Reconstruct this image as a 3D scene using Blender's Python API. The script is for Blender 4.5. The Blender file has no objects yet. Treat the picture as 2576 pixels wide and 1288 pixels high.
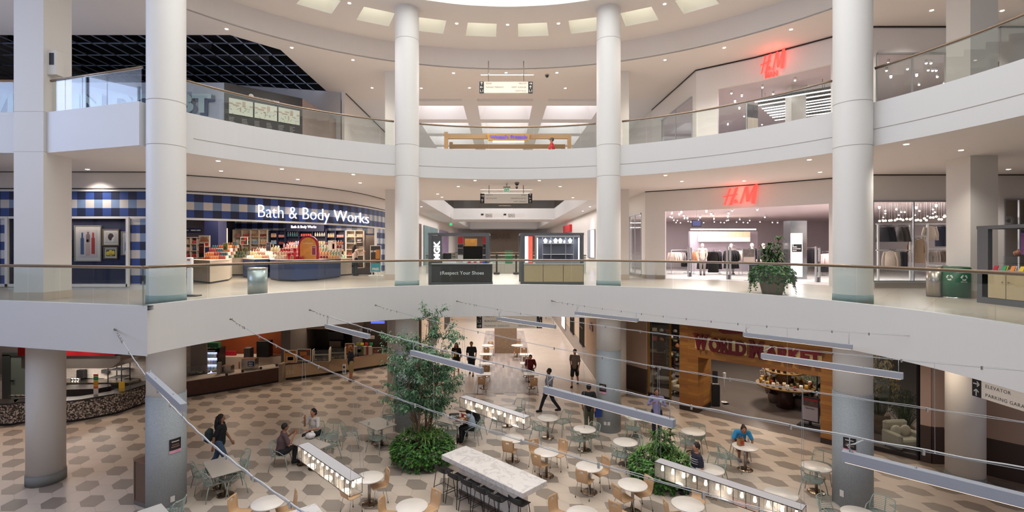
import bpy,math,random,re
from math import sin,cos,pi,radians as R_,sqrt,atan2
from mathutils import Vector,Matrix
random.seed(7)
SC=bpy.context.scene
COL=SC.collection
# ------------------------------------------------------------ camera, view, world, big lights
F,CX,HZ,EYE=1240.0,1264.0,623.0,7.0      # focal length, principal column and horizon row of the 2576x1288 frame; eye height (m)
cd=bpy.data.cameras.new('camera');cam=bpy.data.objects.new('camera',cd);COL.objects.link(cam)
cd.sensor_width=36.0;cd.lens=F/2576*36.0
cd.shift_x=(1288-CX)/2576;cd.shift_y=-(644-HZ)/2576
cd.clip_start=0.05;cd.clip_end=400
cam.location=(0,0,EYE);cam.rotation_euler=(pi/2,0,0)
SC.camera=cam
vs=SC.view_settings
vs.view_transform='Standard';vs.look='None';vs.exposure=0.12;vs.gamma=1;vs.use_curve_mapping=False
cy=SC.cycles
cy.max_bounces=7;cy.diffuse_bounces=4;cy.glossy_bounces=3;cy.transmission_bounces=4;cy.transparent_max_bounces=14
cy.sample_clamp_indirect=4.0;cy.caustics_reflective=False;cy.caustics_refractive=False
cy.use_denoising=True;cy.use_adaptive_sampling=True;cy.adaptive_threshold=0.03
W=bpy.data.worlds.new('world');SC.world=W;W.use_nodes=True
_b=W.node_tree.nodes['Background'];_b.inputs[0].default_value=(0.72,0.80,1.0,1);_b.inputs[1].default_value=1.15

def lin(c):
    if isinstance(c,str):c=[int(c[i:i+2],16)/255 for i in(0,2,4)]
    return tuple(x/12.92 if x<=.04045 else((x+.055)/1.055)**2.4 for x in c)

def light(kind,name,loc,power,color=(1,1,1),size=1,rot=(0,0,0),shape='DISK',size_y=None,spot=None,radius=None):
    l=bpy.data.lights.new(name,kind);l.energy=power;l.color=color
    if kind=='AREA':
        l.shape=shape;l.size=size
        if size_y:l.size_y=size_y
    else:
        l.shadow_soft_size=radius or 0.06
    if spot:l.spot_size=R_(spot);l.spot_blend=0.9
    o=bpy.data.objects.new(name,l);COL.objects.link(o);o.location=loc;o.rotation_euler=rot
    return o
# daylight: the round roof light over the atrium, the tall window wall on the left, plus an unseen fill light added behind the viewer
light('AREA','oculus_daylight',(0.2,9.1,19.3),1250,(1.0,0.975,0.95),18.6)
light('AREA','window_daylight',(-24.3,7.5,13.4),1500,(0.52,0.65,1.0),6.2,(0,-pi/2,0),'RECTANGLE',14)
light('AREA','rear_fill_light',(0,-7,16.5),700,(1.0,0.98,0.97),26,(R_(40),0,0),'RECTANGLE',8)

# ------------------------------------------------------------ helpers
def P(x,y,z):                      # photo pixel seen on the level plane z
    Y=(EYE-z)*F/(y-HZ)
    return Vector(((x-CX)/F*Y,Y,z))
def PD(x,y,Y):                     # photo pixel at depth Y
    return Vector(((x-CX)/F*Y,Y,EYE-(y-HZ)*Y/F))

MATS={}
def mat(name,col='cccccc',rough=.6,metal=0,emit=0,ecol=None,noise=0,nscale=8,spec=.5,bump=0,sheen=0):
    if name in MATS:return MATS[name]
    m=bpy.data.materials.new(name);m.use_nodes=True;nt=m.node_tree;b=nt.nodes['Principled BSDF']
    c=lin(col);b.inputs['Base Color'].default_value=(*c,1)
    b.inputs['Roughness'].default_value=rough;b.inputs['Metallic'].default_value=metal
    b.inputs['Specular IOR Level'].default_value=spec
    if emit:
        b.inputs['Emission Color'].default_value=(*lin(ecol or col),1);b.inputs['Emission Strength'].default_value=emit
    if noise or bump:
        tc=nt.nodes.new('ShaderNodeTexCoord');n=nt.nodes.new('ShaderNodeTexNoise');n.inputs['Scale'].default_value=nscale;n.inputs['Detail'].default_value=3
        nt.links.new(tc.outputs['Object'],n.inputs['Vector'])
        if noise:
            mx=nt.nodes.new('ShaderNodeMix');mx.data_type='RGBA'
            mx.inputs[6].default_value=(*[max(0,x*(1-noise))for x in c],1);mx.inputs[7].default_value=(*[min(1,x*(1+noise))for x in c],1)
            nt.links.new(n.outputs['Fac'],mx.inputs[0]);nt.links.new(mx.outputs[2],b.inputs['Base Color'])
        if bump:
            bp=nt.nodes.new('ShaderNodeBump');bp.inputs['Strength'].default_value=bump;bp.inputs['Distance'].default_value=.01
            nt.links.new(n.outputs['Fac'],bp.inputs['Height']);nt.links.new(bp.outputs[0],b.inputs['Normal'])
    MATS[name]=m;return m

def nodes(m):return m.node_tree,m.node_tree.nodes,m.node_tree.links
def mth(nt,op,a,b=None,c=None):
    n=nt.nodes.new('ShaderNodeMath');n.operation=op
    for i,v in enumerate((a,b,c)):
        if v is None:continue
        if isinstance(v,(int,float)):n.inputs[i].default_value=v
        else:nt.links.new(v,n.inputs[i])
    return n.outputs[0]
def mixc(nt,f,a,b):
    n=nt.nodes.new('ShaderNodeMix');n.data_type='RGBA'
    for i,v in((0,f),(6,a),(7,b)):
        if isinstance(v,(int,float)):n.inputs[i].default_value=v
        elif isinstance(v,(tuple,str)):n.inputs[i].default_value=(*(lin(v)if isinstance(v,str)else v),1)
        else:nt.links.new(v,n.inputs[i])
    return n.outputs[2]
def glassmat(name,tint=(.95,.975,.965),ior=1.5):
    if name in MATS:return MATS[name]
    m=bpy.data.materials.new(name);m.use_nodes=True;nt,N,L=nodes(m)
    N.remove(N['Principled BSDF'])
    t=N.new('ShaderNodeBsdfTransparent');t.inputs[0].default_value=(*tint,1)
    g=N.new('ShaderNodeBsdfGlossy');g.inputs['Roughness'].default_value=.02
    fr=N.new('ShaderNodeFresnel');ge=N.new('ShaderNodeNewGeometry');md=N.new('ShaderNodeMath');md.operation='MULTIPLY_ADD';L.new(ge.outputs['Backfacing'],md.inputs[0]);md.inputs[1].default_value=1/ior-ior;md.inputs[2].default_value=ior;L.new(md.outputs[0],fr.inputs[0])   # same reflectance on both faces of a pane
    mx=N.new('ShaderNodeMixShader');L.new(fr.outputs[0],mx.inputs[0]);L.new(t.outputs[0],mx.inputs[1]);L.new(g.outputs[0],mx.inputs[2])
    L.new(mx.outputs[0],N['Material Output'].inputs[0])
    MATS[name]=m;return m

class G:                              # collects shapes, then links them as ONE mesh object
    def __init__(s):s.v=[];s.f=[];s.m=[];s.s=[];s.uv={}
    def face(s,pts,m=0,sm=False):
        i=len(s.v);s.v+=[tuple(p)for p in pts];s.f.append(tuple(range(i,i+len(pts))));s.m.append(m);s.s.append(sm);return s
    def _add(s,V,Fs,m=0,sm=False):
        i=len(s.v);s.v+=[tuple(p)for p in V]
        for f in Fs:s.f.append(tuple(i+k for k in f));s.m.append(m);s.s.append(sm)
        return s
    def box(s,x0,x1,y0,y1,z0,z1,m=0):
        V=[(x0,y0,z0),(x1,y0,z0),(x1,y1,z0),(x0,y1,z0),(x0,y0,z1),(x1,y0,z1),(x1,y1,z1),(x0,y1,z1)]
        return s._add(V,[(3,2,1,0),(4,5,6,7),(0,1,5,4),(1,2,6,5),(2,3,7,6),(3,0,4,7)],m)
    def bevbox(s,x0,x1,y0,y1,z0,z1,b=.02,m=0):    # box with chamfered upright and top edges
        pl=[(x0+b,y0),(x1-b,y0),(x1,y0+b),(x1,y1-b),(x1-b,y1),(x0+b,y1),(x0,y1-b),(x0,y0+b)]
        cx_,cy_=(x0+x1)/2,(y0+y1)/2
        ins=[(cx_+(x-cx_)*(1-2*b/max(1e-6,x1-x0)),cy_+(y-cy_)*(1-2*b/max(1e-6,y1-y0)))for x,y in pl]
        n=8;V=[(x,y,z0+b)for x,y in pl]+[(x,y,z1-b)for x,y in pl]+[(x,y,z1)for x,y in ins]+[(x,y,z0)for x,y in ins]
        Fs=[(i,(i+1)%n,n+(i+1)%n,n+i)for i in range(n)]+[(n+i,n+(i+1)%n,2*n+(i+1)%n,2*n+i)for i in range(n)]+[(3*n+i,3*n+(i+1)%n,(i+1)%n,i)for i in range(n)]
        Fs+=[tuple(range(2*n,3*n)),tuple(range(4*n-1,3*n-1,-1))]
        return s._add(V,Fs,m)
    def prism(s,pl,z0,z1,m=0,mtop=None,mbot=None,caps=True):
        n=len(pl);a=sum(pl[i][0]*pl[(i+1)%n][1]-pl[(i+1)%n][0]*pl[i][1]for i in range(n))
        if a<0:pl=pl[::-1]
        V=[(x,y,z0)for x,y in pl]+[(x,y,z1)for x,y in pl]
        s._add(V,[(i,(i+1)%n,n+(i+1)%n,n+i)for i in range(n)],m)
        if caps:
            s._add(V[:n],[tuple(range(n-1,-1,-1))],m if mbot is None else mbot);s._add(V[n:],[tuple(range(n))],m if mtop is None else mtop)
        return s
    def cyl(s,x,y,z0,z1,r,n=24,r2=None,m=0,caps=True,sm=True):
        r2=r if r2 is None else r2
        V=[(x+r*cos(2*pi*i/n),y+r*sin(2*pi*i/n),z0)for i in range(n)]+[(x+r2*cos(2*pi*i/n),y+r2*sin(2*pi*i/n),z1)for i in range(n)]
        k=len(s.v);s._add(V,[(i,(i+1)%n,n+(i+1)%n,n+i)for i in range(n)],m,sm)
        if caps:
            s.f+=[tuple(k+n-1-i for i in range(n)),tuple(k+n+i for i in range(n))];s.m+=[m,m];s.s+=[False,False]
        return s
    def lathe(s,x,y,prof,n=20,m=0,sm=True):          # prof: [(r, z), ...]
        V=[(x+r*cos(2*pi*i/n),y+r*sin(2*pi*i/n),z)for r,z in prof for i in range(n)]
        Fs=[(k*n+i,k*n+(i+1)%n,(k+1)*n+(i+1)%n,(k+1)*n+i)for k in range(len(prof)-1)for i in range(n)]
        return s._add(V,Fs,m,sm)
    def tube(s,pts,r,n=8,m=0,caps=True):
        pts=[Vector(p)for p in pts];rr=r if isinstance(r,(list,tuple))else[r]*len(pts);V=[];up=None
        for i,p in enumerate(pts):
            d=(pts[min(i+1,len(pts)-1)]-pts[max(i-1,0)])
            if d.length<1e-9:d=Vector((0,0,1))
            d.normalize()
            if up is None:
                a=Vector((0,0,1))if abs(d.z)<.9 else Vector((1,0,0));up=(a-d*a.dot(d)).normalized()
            else:
                up=up-d*up.dot(d)
                up=up.normalized()if up.length>1e-6 else Vector((1,0,0))
            sd=d.cross(up)
            for j in range(n):
                t=2*pi*(j+.5)/n;V.append(p+(up*cos(t)+sd*sin(t))*rr[i])
        Fs=[(k*n+j,k*n+(j+1)%n,(k+1)*n+(j+1)%n,(k+1)*n+j)for k in range(len(pts)-1)for j in range(n)]
        k0=len(s.v);s._add(V,Fs,m,n>4)
        if caps:
            s.f+=[tuple(k0+n-1-j for j in range(n)),tuple(k0+len(V)-n+j for j in range(n))];s.m+=[m,m];s.s+=[False,False]
        return s
    def bar(s,p,q,w,h,m=0):                            # rectangular bar from p to q, w across, h tall
        p=Vector(p);q=Vector(q);d=(q-p).normalized();sd=d.cross(Vector((0,0,1)))
        sd=sd.normalized()if sd.length>1e-4 else Vector((1,0,0));up=sd.cross(d)
        V=[e+sd*a*w/2+up*b*h/2 for e in(p,q)for a,b in((-1,-1),(1,-1),(1,1),(-1,1))]
        return s._add(V,[(0,1,2,3),(7,6,5,4),(0,4,5,1),(1,5,6,2),(2,6,7,3),(3,7,4,0)],m)
    def ball(s,c,r,n=12,k=8,m=0):
        r=r if isinstance(r,(tuple,list))else(r,r,r)
        V=[(c[0]+r[0]*sin(pi*j/k)*cos(2*pi*i/n),c[1]+r[1]*sin(pi*j/k)*sin(2*pi*i/n),c[2]-r[2]*cos(pi*j/k))for j in range(k+1)for i in range(n)]
        return s._add(V,[(j*n+i,j*n+(i+1)%n,(j+1)*n+(i+1)%n,(j+1)*n+i)for j in range(k)for i in range(n)],m,True)
    def add(s,o,M=None,m=None):
        i=len(s.v);s.v+=[tuple(M@Vector(p))for p in o.v]if M is not None else o.v
        s.f+=[tuple(i+k for k in f)for f in o.f];s.m+=[m]*len(o.f)if m is not None else o.m;s.s+=o.s;return s
    def build(s,name,mats,parent=None,loc=None,rz=0,uv=None):
        me=bpy.data.meshes.new(name);me.from_pydata(s.v,[],s.f)
        for mm in(mats if isinstance(mats,(list,tuple))else[mats]):me.materials.append(mm)
        if any(s.m):me.polygons.foreach_set('material_index',s.m)
        if any(s.s):me.polygons.foreach_set('use_smooth',s.s)
        if uv:
            l=me.uv_layers.new(name='UVMap');
            for lp in me.loops:l.data[lp.index].uv=uv(me.vertices[lp.vertex_index].co)
        me.update()
        o=bpy.data.objects.new(name,me);COL.objects.link(o)
        if parent:o.parent=parent
        if loc is not None:o.location=loc
        o.rotation_euler.z=rz
        return o

_tc={}
def textG(txt,size,depth=.01,bold=0,align='CENTER',m=0,spacing=1,shear=0,space_line=1):
    key=(txt,size,depth,bold,align,spacing,shear)
    if key not in _tc:
        c=bpy.data.curves.new('t','FONT');c.body=txt;c.size=size;c.extrude=depth/2;c.offset=bold;c.align_x=align;c.resolution_u=3
        c.space_character=spacing;c.shear=shear;c.space_line=space_line
        o=bpy.data.objects.new('t',c);COL.objects.link(o)
        me=bpy.data.meshes.new_from_object(o)
        g=G();g.v=[tuple(v.co)for v in me.vertices];g.f=[tuple(p.vertices)for p in me.polygons];g.m=[0]*len(g.f);g.s=[False]*len(g.f)
        bpy.data.objects.remove(o);bpy.data.curves.remove(c);bpy.data.meshes.remove(me);_tc[key]=g
    g=_tc[key];r=G();r.v=list(g.v);r.f=list(g.f);r.m=[m]*len(g.f);r.s=list(g.s);return r
def facing(loc,ang=0,flip=False):          # text lying in XY -> upright on a wall whose face looks to -Y, turned by ang about Z
    return Matrix.Translation(Vector(loc))@Matrix.Rotation(ang,4,'Z')@Matrix.Rotation(pi/2,4,'X')
def fit(g,w,h=None):                        # scale a text to width w (and height h), centred at the origin
    xs=[p[0]for p in g.v];ys=[p[1]for p in g.v];x0,x1,y0,y1=min(xs),max(xs),min(ys),max(ys)
    k=w/max(1e-6,x1-x0);kh=(h/max(1e-6,y1-y0))if h else k
    g.v=[((p[0]-(x0+x1)/2)*k,(p[1]-(y0+y1)/2)*kh,p[2])for p in g.v];return g

ORD=['first','second','third','fourth','fifth','sixth','seventh','eighth','ninth','tenth','eleventh','twelfth','thirteenth','fourteenth','fifteenth','sixteenth','seventeenth','eighteenth','nineteenth','twentieth']
def tag(o,label=None,cat=None,group=None,kind=None):
    if label:o['label']=re.sub(r'(row|tier|shelf|step) (\d+)',lambda m_:ORD[int(m_[2])-1]+' '+m_[1],label)
    if cat:o['category']=cat
    if group:o['group']=group
    if kind:o['kind']=kind
    return o
def thing(name,label,cat,loc=(0,0,0),rz=0,group=None):
    o=bpy.data.objects.new(name,None);COL.objects.link(o);o.location=loc;o.rotation_euler.z=rz;o.empty_display_size=.2
    return tag(o,label,cat,group)
def struct(g,name,mats,parent=None,uv=None):
    o=g.build(name,mats,parent,uv=uv)
    if not parent:o['kind']='structure'
    return o
KIDS={}
def dup(src,loc=None,rz=None,label=None,group=None,scale=None,parent=None):
    c=src.copy();COL.objects.link(c)
    if parent:c.parent=parent
    if loc is not None:c.location=loc
    if rz is not None:c.rotation_euler.z=rz
    if scale is not None:c.scale=(scale,)*3 if isinstance(scale,(int,float))else scale
    if label:c['label']=label
    if group:c['group']=group
    if src.name not in KIDS:KIDS[src.name]=[o for o in COL.objects if o.parent==src]
    for ch in KIDS[src.name]:
        dup(ch,parent=c)
    return c

# ------------------------------------------------------------ materials
WHITE=mat('white_paint','dedbd6',.55,noise=.012,nscale=3)
WALLM=mat('warm_white_paint','e4deda',.6,noise=.015,nscale=3)
CEIL=mat('ceiling_paint','ebe5e1',.7,noise=.012,nscale=3)
FASC=mat('fascia_paint','d6d5d4',.5,noise=.012,nscale=2)
CREAM=mat('cream_stone','c9bcae',.5,noise=.03)
REVEAL=mat('dark_reveal','2b2522',.7)
BLACK=mat('black_plastic','18181a',.45)
DARK=mat('dark_metal','35363a',.4,.6)
STEEL=mat('brushed_steel','a8a29a',.28,1,noise=.05,nscale=30)
CHROME=mat('chrome','c8c8c8',.12,1)
BRONZE=mat('bronze_handrail','8d7a68',.38,.75)
GLASS=glassmat('balustrade_glass',(.92,.955,.945))
SHOPGLASS=glassmat('shop_glass',(.93,.95,.95))
DLE=mat('downlight_lamp','fff1dc',emit=14,ecol='fff1dc')
LEDW=mat('white_led','fff6ee',emit=5,ecol='fff2ea')
GREYBAR=mat('grey_light_housing','9b9fa8',.45)
# ============================================================ SHELL
C2=(0.2,9.6,9.15)      # second floor edge: centre x, centre y, radius
C3=(0.2,9.1,10.6)      # third floor edge
def arc(c,a0,a1,n=64,r=None):      # angles from +Y (far) clockwise towards +X, degrees
    r=c[2]if r is None else r
    return[(c[0]+r*sin(R_(a0+(a1-a0)*i/n)),c[1]+r*cos(R_(a0+(a1-a0)*i/n)))for i in range(n+1)]
Z2,Z3=5.5,10.8
ang=lambda c,p:math.degrees(atan2(p[0]-c[0],p[1]-c[1]))
K2=(-8.5,11.8)
e2=[(-26,16.3),K2]+arc(C2,ang(C2,K2)+.6,148,90)
K3=(-9.67,13.12)
e3=[(-26,14.2),(-13.15,14.2),K3,(-9.5,13.8)]+arc(C3,ang(C3,(-9.5,14.0))+.6,148,90)

# --- ground floor with stretched hexagon tiles (edges all equal, at 0, 45 and 90 degrees)
HEXS=0.0515*7.0
def hexfloor():
    g=G();s=HEXS;q=s*.70711
    e=[(s,0),(q,-q),(0,-s)]
    c0=P(470+1208/6.44,900+826/6.44,0)
    t1=(s+q,-q);t2=(q,-q-s)
    # boundary of the tiled court
    def inside(x,y):
        if y>23.66 and-5.0<x<4.9:return False
        return-24<x<18 and 1.5<y<30 and not(x>4.9 and x+y>29.4)
    verts0=[(0,0),(s,0),(s+q,-q),(s+q,-q-s),(q,-q-s),(0,-s)]
    mx,my=sum(v[0]for v in verts0)/6,sum(v[1]for v in verts0)/6
    for i in range(-70,90):
        for j in range(-70,90):
            x=c0.x+i*t1[0]+j*t2[0];y=c0.y+i*t1[1]+j*t2[1]
            if not inside(x,y):continue
            dark=((i-j)%3==0)
            k=.991
            g.face([(x+(vx-mx)*k,y+(vy-my)*k,.004)for vx,vy in verts0][::-1],1 if dark else 2)
    g.box(-26,20,-3,45,-.12,0,0)
    return g
def tilemat(name,c,var,rough=.42):
    m=mat(name,c,rough);nt,N,L=nodes(m);b=N['Principled BSDF']
    geo=N.new('ShaderNodeNewGeometry');tc=N.new('ShaderNodeTexCoord');n=N.new('ShaderNodeTexNoise');n.inputs['Scale'].default_value=6;n.inputs['Detail'].default_value=4
    L.new(tc.outputs['Object'],n.inputs[0])
    f=mth(nt,'ADD',mth(nt,'MULTIPLY',geo.outputs['Random Per Island'],.65),mth(nt,'MULTIPLY',n.outputs['Fac'],.35))
    cc=lin(c)
    L.new(mixc(nt,f,tuple(x*(1-var)for x in cc),tuple(min(1,x*(1+var))for x in cc)),b.inputs['Base Color'])
    return m
GROUT=mat('tile_grout','8f7f70',.8)
struct(hexfloor(),'floor',[GROUT,tilemat('dark_hex_tile','90857b',.10),tilemat('light_hex_tile','c6b8aa',.05)])

def brickfloor(name,c1,c2,w,h,mortar='9a8a7a',off=.5,rough=.35,mw=.006,rot=0):
    m=mat(name,c1,rough);nt,N,L=nodes(m);b=N['Principled BSDF']
    tc=N.new('ShaderNodeTexCoord');mp=N.new('ShaderNodeMapping');mp.inputs['Rotation'].default_value=(0,0,rot)
    br=N.new('ShaderNodeTexBrick');br.offset=off;br.inputs['Scale'].default_value=1
    br.inputs['Color1'].default_value=(*lin(c1),1);br.inputs['Color2'].default_value=(*lin(c2),1);br.inputs['Mortar'].default_value=(*lin(mortar),1)
    br.inputs['Mortar Size'].default_value=mw;br.inputs['Brick Width'].default_value=w;br.inputs['Row Height'].default_value=h
    L.new(tc.outputs['Object'],mp.inputs[0]);L.new(mp.outputs[0],br.inputs['Vector']);L.new(br.outputs['Color'],b.inputs['Base Color'])
    return m
BIGTILE=brickfloor('large_cream_floor_tile','b9aa9c','c0b1a2',.6,.6,'a09080',.5,.3,.004,pi/4*0)
GALTILE=brickfloor('gallery_floor_tile','b3a89c','b9aea2',1.2,1.2,'8e8070',0,.28,.006,pi/4)
WOODFL=brickfloor('grey_wood_plank_floor','a3958c','7f736d',1.2,.15,'6e645f',.37,.45,.002,pi/2)
g=G();g.box(-5.0,4.85,23.66,72,-.1,.006);struct(g,'floor_corridor',BIGTILE)
g=G();g.box(-1.4,1.77,23.72,41.4,0.0,.012);struct(g,'floor_inlay',WOODFL)

# --- second and third floor slabs
def slab(e,z,zt,zb,outer,name,floormat):
    g=G();g.prism(e+outer,zb,z-.0,0,1,2);return struct(g,name,[FASC,floormat,CEIL])
def ring_strip(e,z0,z1,t,name,m):       # upright strip along an edge, t thick outwards
    g=G();n=len(e);out=[]
    for i in range(n):
        a=Vector(e[max(0,i-1)]);b=Vector(e[min(n-1,i+1)]);d=(b-a).normalized();out.append((e[i][0]-d.y*t,e[i][1]+d.x*t))
    V=[(x,y,z)for z in(z0,z1)for x,y in e]+[(x,y,z)for z in(z0,z1)for x,y in out]
    Fs=[]
    for i in range(n-1):
        Fs+=[(i,i+1,n+i+1,n+i),(2*n+i+1,2*n+i,3*n+i,3*n+i+1),(n+i,n+i+1,3*n+i+1,3*n+i),(i+1,i,2*n+i,2*n+i+1)]
    Fs+=[(0,n,3*n,2*n),(n-1,3*n-1,4*n-1,2*n-1)]
    g._add(V,Fs);return struct(g,name,m)
# second floor: gallery slab, its corridor is slit by a light well further back
slab(e2,Z2,0,Z2-1.1,[(26,1.5),(26,38),(8,38),(8,28.2),(-7,28.2),(-7,34),(-26,34)],'floor_second',GALTILE)
g=G()
g.box(-8,-4.4,28.2,72,Z2-1.1,Z2);g.box(4.8,9,28.2,72,Z2-1.1,Z2);g.box(-4.4,4.8,46,50,Z2-1.1,Z2);g.box(-4.4,4.8,66,76,Z2-1.1,Z2)
struct(g,'floor_second_corridor',GALTILE)
ring_strip(e2,Z2-.002,Z2+.1,.16,'trim_second_floor_edge',FASC)
slab(e3,Z3,0,Z3-1.07,[(26,1.5),(26,28.4),(-26,28.4)],'floor_third',GALTILE)
g=G()
g.box(-10,-4.7,28.4,72,Z3-1.07,Z3);g.box(5.0,10,28.4,72,Z3-1.07,Z3);g.box(-4.7,5.0,47.7,52,Z3-1.07,Z3);g.box(-4.7,5.0,71,76,Z3-1.07,Z3)
struct(g,'floor_third_corridor',FASC)
ring_strip(e3,Z3-.002,Z3+.1,.16,'trim_third_floor_edge',FASC)
g=G()      # thin seam along the third floor fascia
ring_strip([(x*1.0+0,y-0.0)for x,y in[(C3[0]+(p[0]-C3[0])*.9995,C3[1]+(p[1]-C3[1])*.9995)for p in e3[5:]]],10.17,10.185,.02,'trim_third_floor_joint',mat('fascia_seam','9b9288',.8))

# --- columns
RING=mat('teal_column_base','879a9c',.6,bump=.25,nscale=60)
WRAP=mat('grey_perforated_wrap','a3aaae',.55)
nt,N,L=nodes(WRAP);tc=N.new('ShaderNodeTexCoord');vo=N.new('ShaderNodeTexVoronoi');vo.inputs['Scale'].default_value=40
L.new(tc.outputs['Object'],vo.inputs[0]);L.new(mixc(nt,mth(nt,'GREATER_THAN',vo.outputs['Distance'],.38),'a9b1b5','9aa2a7'),N['Principled BSDF'].inputs['Base Color'])
COLW=mat('column_white','e2e1de',.5,noise=.008)
JNT=mat('column_joint','a39c94',.8)
cols=[(-9.10,13.35,'left'),(9.55,13.45,'right'),(-3.68,19.0,'inner left'),(4.09,19.0,'inner right')]
for i,(x,y,nm)in enumerate(cols):
    g=G();r=.455
    g.cyl(x,y,0,3.08,r+.012,48,m=1);g.cyl(x,y,3.08,Z2,r,48,m=0)
    g.cyl(x,y,Z2,Z2+.24,r+.012,48,m=2);g.cyl(x,y,Z2+.24,16.2,r,48,m=0,caps=False)
    for jz in(9.72,10.9,14.95):g.cyl(x,y,jz,jz+.015,r+.002,48,m=3,caps=False)
    struct(g,'column_'+nm.replace(' ','_'),[COLW,WRAP,RING,JNT])
for nm,x,y,x0,x1,y0,y1 in(('far_left',-13.7,14.8,-14.0,-13.15,14.12,15.05),('far_right',13.75,14.65,13.86,14.68,14.6,15.4)):
    g=G();g.cyl(x,y,0,.3,.475,40,m=1);g.cyl(x,y,.3,4.5,.455,40,m=0)
    g.box(x0,x1,y0,y1,Z2,15.3)
    for jz in(9.75,10.9):g.box(x0-.004,x1+.004,y0-.004,y1+.004,jz,jz+.012,2)
    g.box(x0-.015,x1+.015,y0-.015,y1+.015,Z2,Z2+.22,2)
    struct(g,'pillar_'+nm,[WHITE,mat('grey_stone_base','7f8180',.6),CREAM])
for nm,x0,x1,y0,y1 in(('entry_left',-5.5,-4.6,23.1,24.0),('entry_right',5.0,5.93,23.1,24.0)):
    g=G();g.box(x0,x1,y0,y1,Z2+.2,9.75);g.box(x0-.02,x1+.02,y0-.02,y1+.02,Z2,Z2+.25,1);g.box(x0,x1,y0,y1,Z3,15.3)
    g.cyl((x0+x1)/2,23.6,0,4.5,.45,32);g.cyl((x0+x1)/2,23.6,0,.22,.465,32,m=1)
    struct(g,'pillar_'+nm,[WHITE,CREAM])

# --- top ceilings
GC,RC=15.27,16.17;CC=(0.2,9.1)
hole=[(CC[0]+13.8*cos(2*pi*i/128),CC[1]+13.8*sin(2*pi*i/128))for i in range(128)]
g=G()
outer=[(26,-8),(26,27.4),(-8.4,27.4),(-8.4,26.2),(-9.3,26.2),(-9.28,20.6),(-10.6,19.17),(-26,19.17),(-26,-8),(0.2,-8)]
k=96   # bridge from (0.2,-8) to the hole point straight behind
hl=[hole[(k-j)%128]for j in range(129)]
g.prism(outer+hl+[(0.21,-8)],GC,GC+.06)
struct(g,'ceiling_third_gallery',CEIL)
g=G()
for i in range(128):
    a,b=hole[i],hole[(i+1)%128];g.face([(a[0],a[1],GC),(b[0],b[1],GC),(b[0],b[1],RC),(a[0],a[1],RC)],0,True)
struct(g,'ceiling_bulkhead',CEIL)
g=G();sk=[]
NS=34;step=360/NS;hw=3.06
radii=[9.66,11.1,12.35,13.85]
for i in range(NS):
    c=step*(i+.5);a0,a1,a2,a3=c-step/2,c-hw,c+hw,c+step/2
    for(b0,b1,hole_)in((a0,a1,0),(a1,a2,1),(a2,a3,0)):
        for j in range(3):
            q=[(CC[0]+r*sin(R_(a)),CC[1]+r*cos(R_(a)))for r,a in((radii[j],b0),(radii[j],b1),(radii[j+1],b1),(radii[j+1],b0))]
            if hole_ and j==1:
                for t in range(4):
                    p1,p2=q[t],q[(t+1)%4];g.face([(*p1,RC),(*p2,RC),(*p2,RC+1.3),(*p1,RC+1.3)],1)
                sk.append(q)
            else:
                g.face([(*p,RC)for p in q],0)
for i in range(96):
    a,b=2*pi*i/96,2*pi*(i+1)/96
    p1=(CC[0]+9.66*cos(a),CC[1]+9.66*sin(a));p2=(CC[0]+9.66*cos(b),CC[1]+9.66*sin(b))
    g.face([(*p1,RC),(*p2,RC),(*p2,RC+3.3),(*p1,RC+3.3)],1,True)
struct(g,'ceiling_ring',[CEIL,mat('shaft_white','efece4',.6)])
g=G()
for q in sk:g.face([(*p,RC+1.28)for p in q])
struct(g,'window_ring_skylights',mat('skylight_diffuser','f4f4ec',emit=1.9,ecol='f5f4ea'))
g=G();g.cyl(CC[0],CC[1],RC+3.3,RC+3.4,9.7,64);struct(g,'window_oculus',mat('oculus_glazing','eef2f2',emit=.6,ecol='eef2f4'))
# coffered skylight ceiling of the third floor corridor
g=G();SKW=mat('coffer_white','f2f0f0',.6)
xs=[-9.1,-5.43,-2.27,-1.43,1.73,2.57,5.73,9.1]
g.box(-9.1,9.1,27.4,27.41,GC,GC+.5,0)
cof=[(-5.43,-2.27),(-1.43,1.73),(2.57,5.73)]
ys=[(24.8+3.93*i,27.85+3.93*i)for i in range(0,9)]
yp=27.4
for(y0,y1)in ys:
    y0c=max(y0,27.4)
    if y0c>yp:g.face([(-9.1,yp,GC),(9.1,yp,GC),(9.1,y0c,GC),(-9.1,y0c,GC)],0)
    xp=-9.1
    for(x0,x1)in cof:
        g.face([(xp,y0c,GC),(x0,y0c,GC),(x0,y1,GC),(xp,y1,GC)],0);xp=x1
        t=.55;H=1.5
        A=[(x0,y0c,GC),(x1,y0c,GC),(x1,y1,GC),(x0,y1,GC)];B=[(x0+t,y0c+t*.3,GC+H),(x1-t,y0c+t*.3,GC+H),(x1-t,y1-t,GC+H),(x0+t,y1-t,GC+H)]
        for i in range(4):g.face([A[i],A[(i+1)%4],B[(i+1)%4],B[i]],1)
        g.face(B,2)
    g.face([(xp,y0c,GC),(9.1,y0c,GC),(9.1,y1,GC),(xp,y1,GC)],0);yp=y1
g.box(-9.1,9.1,yp,76,GC,GC+.1,0)
struct(g,'ceiling_coffers',[mat('coffer_rib','e8e5e4',.6),SKW,mat('coffer_glazing','f0f2ff',emit=3.6,ecol='fbf8fa')])

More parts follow.
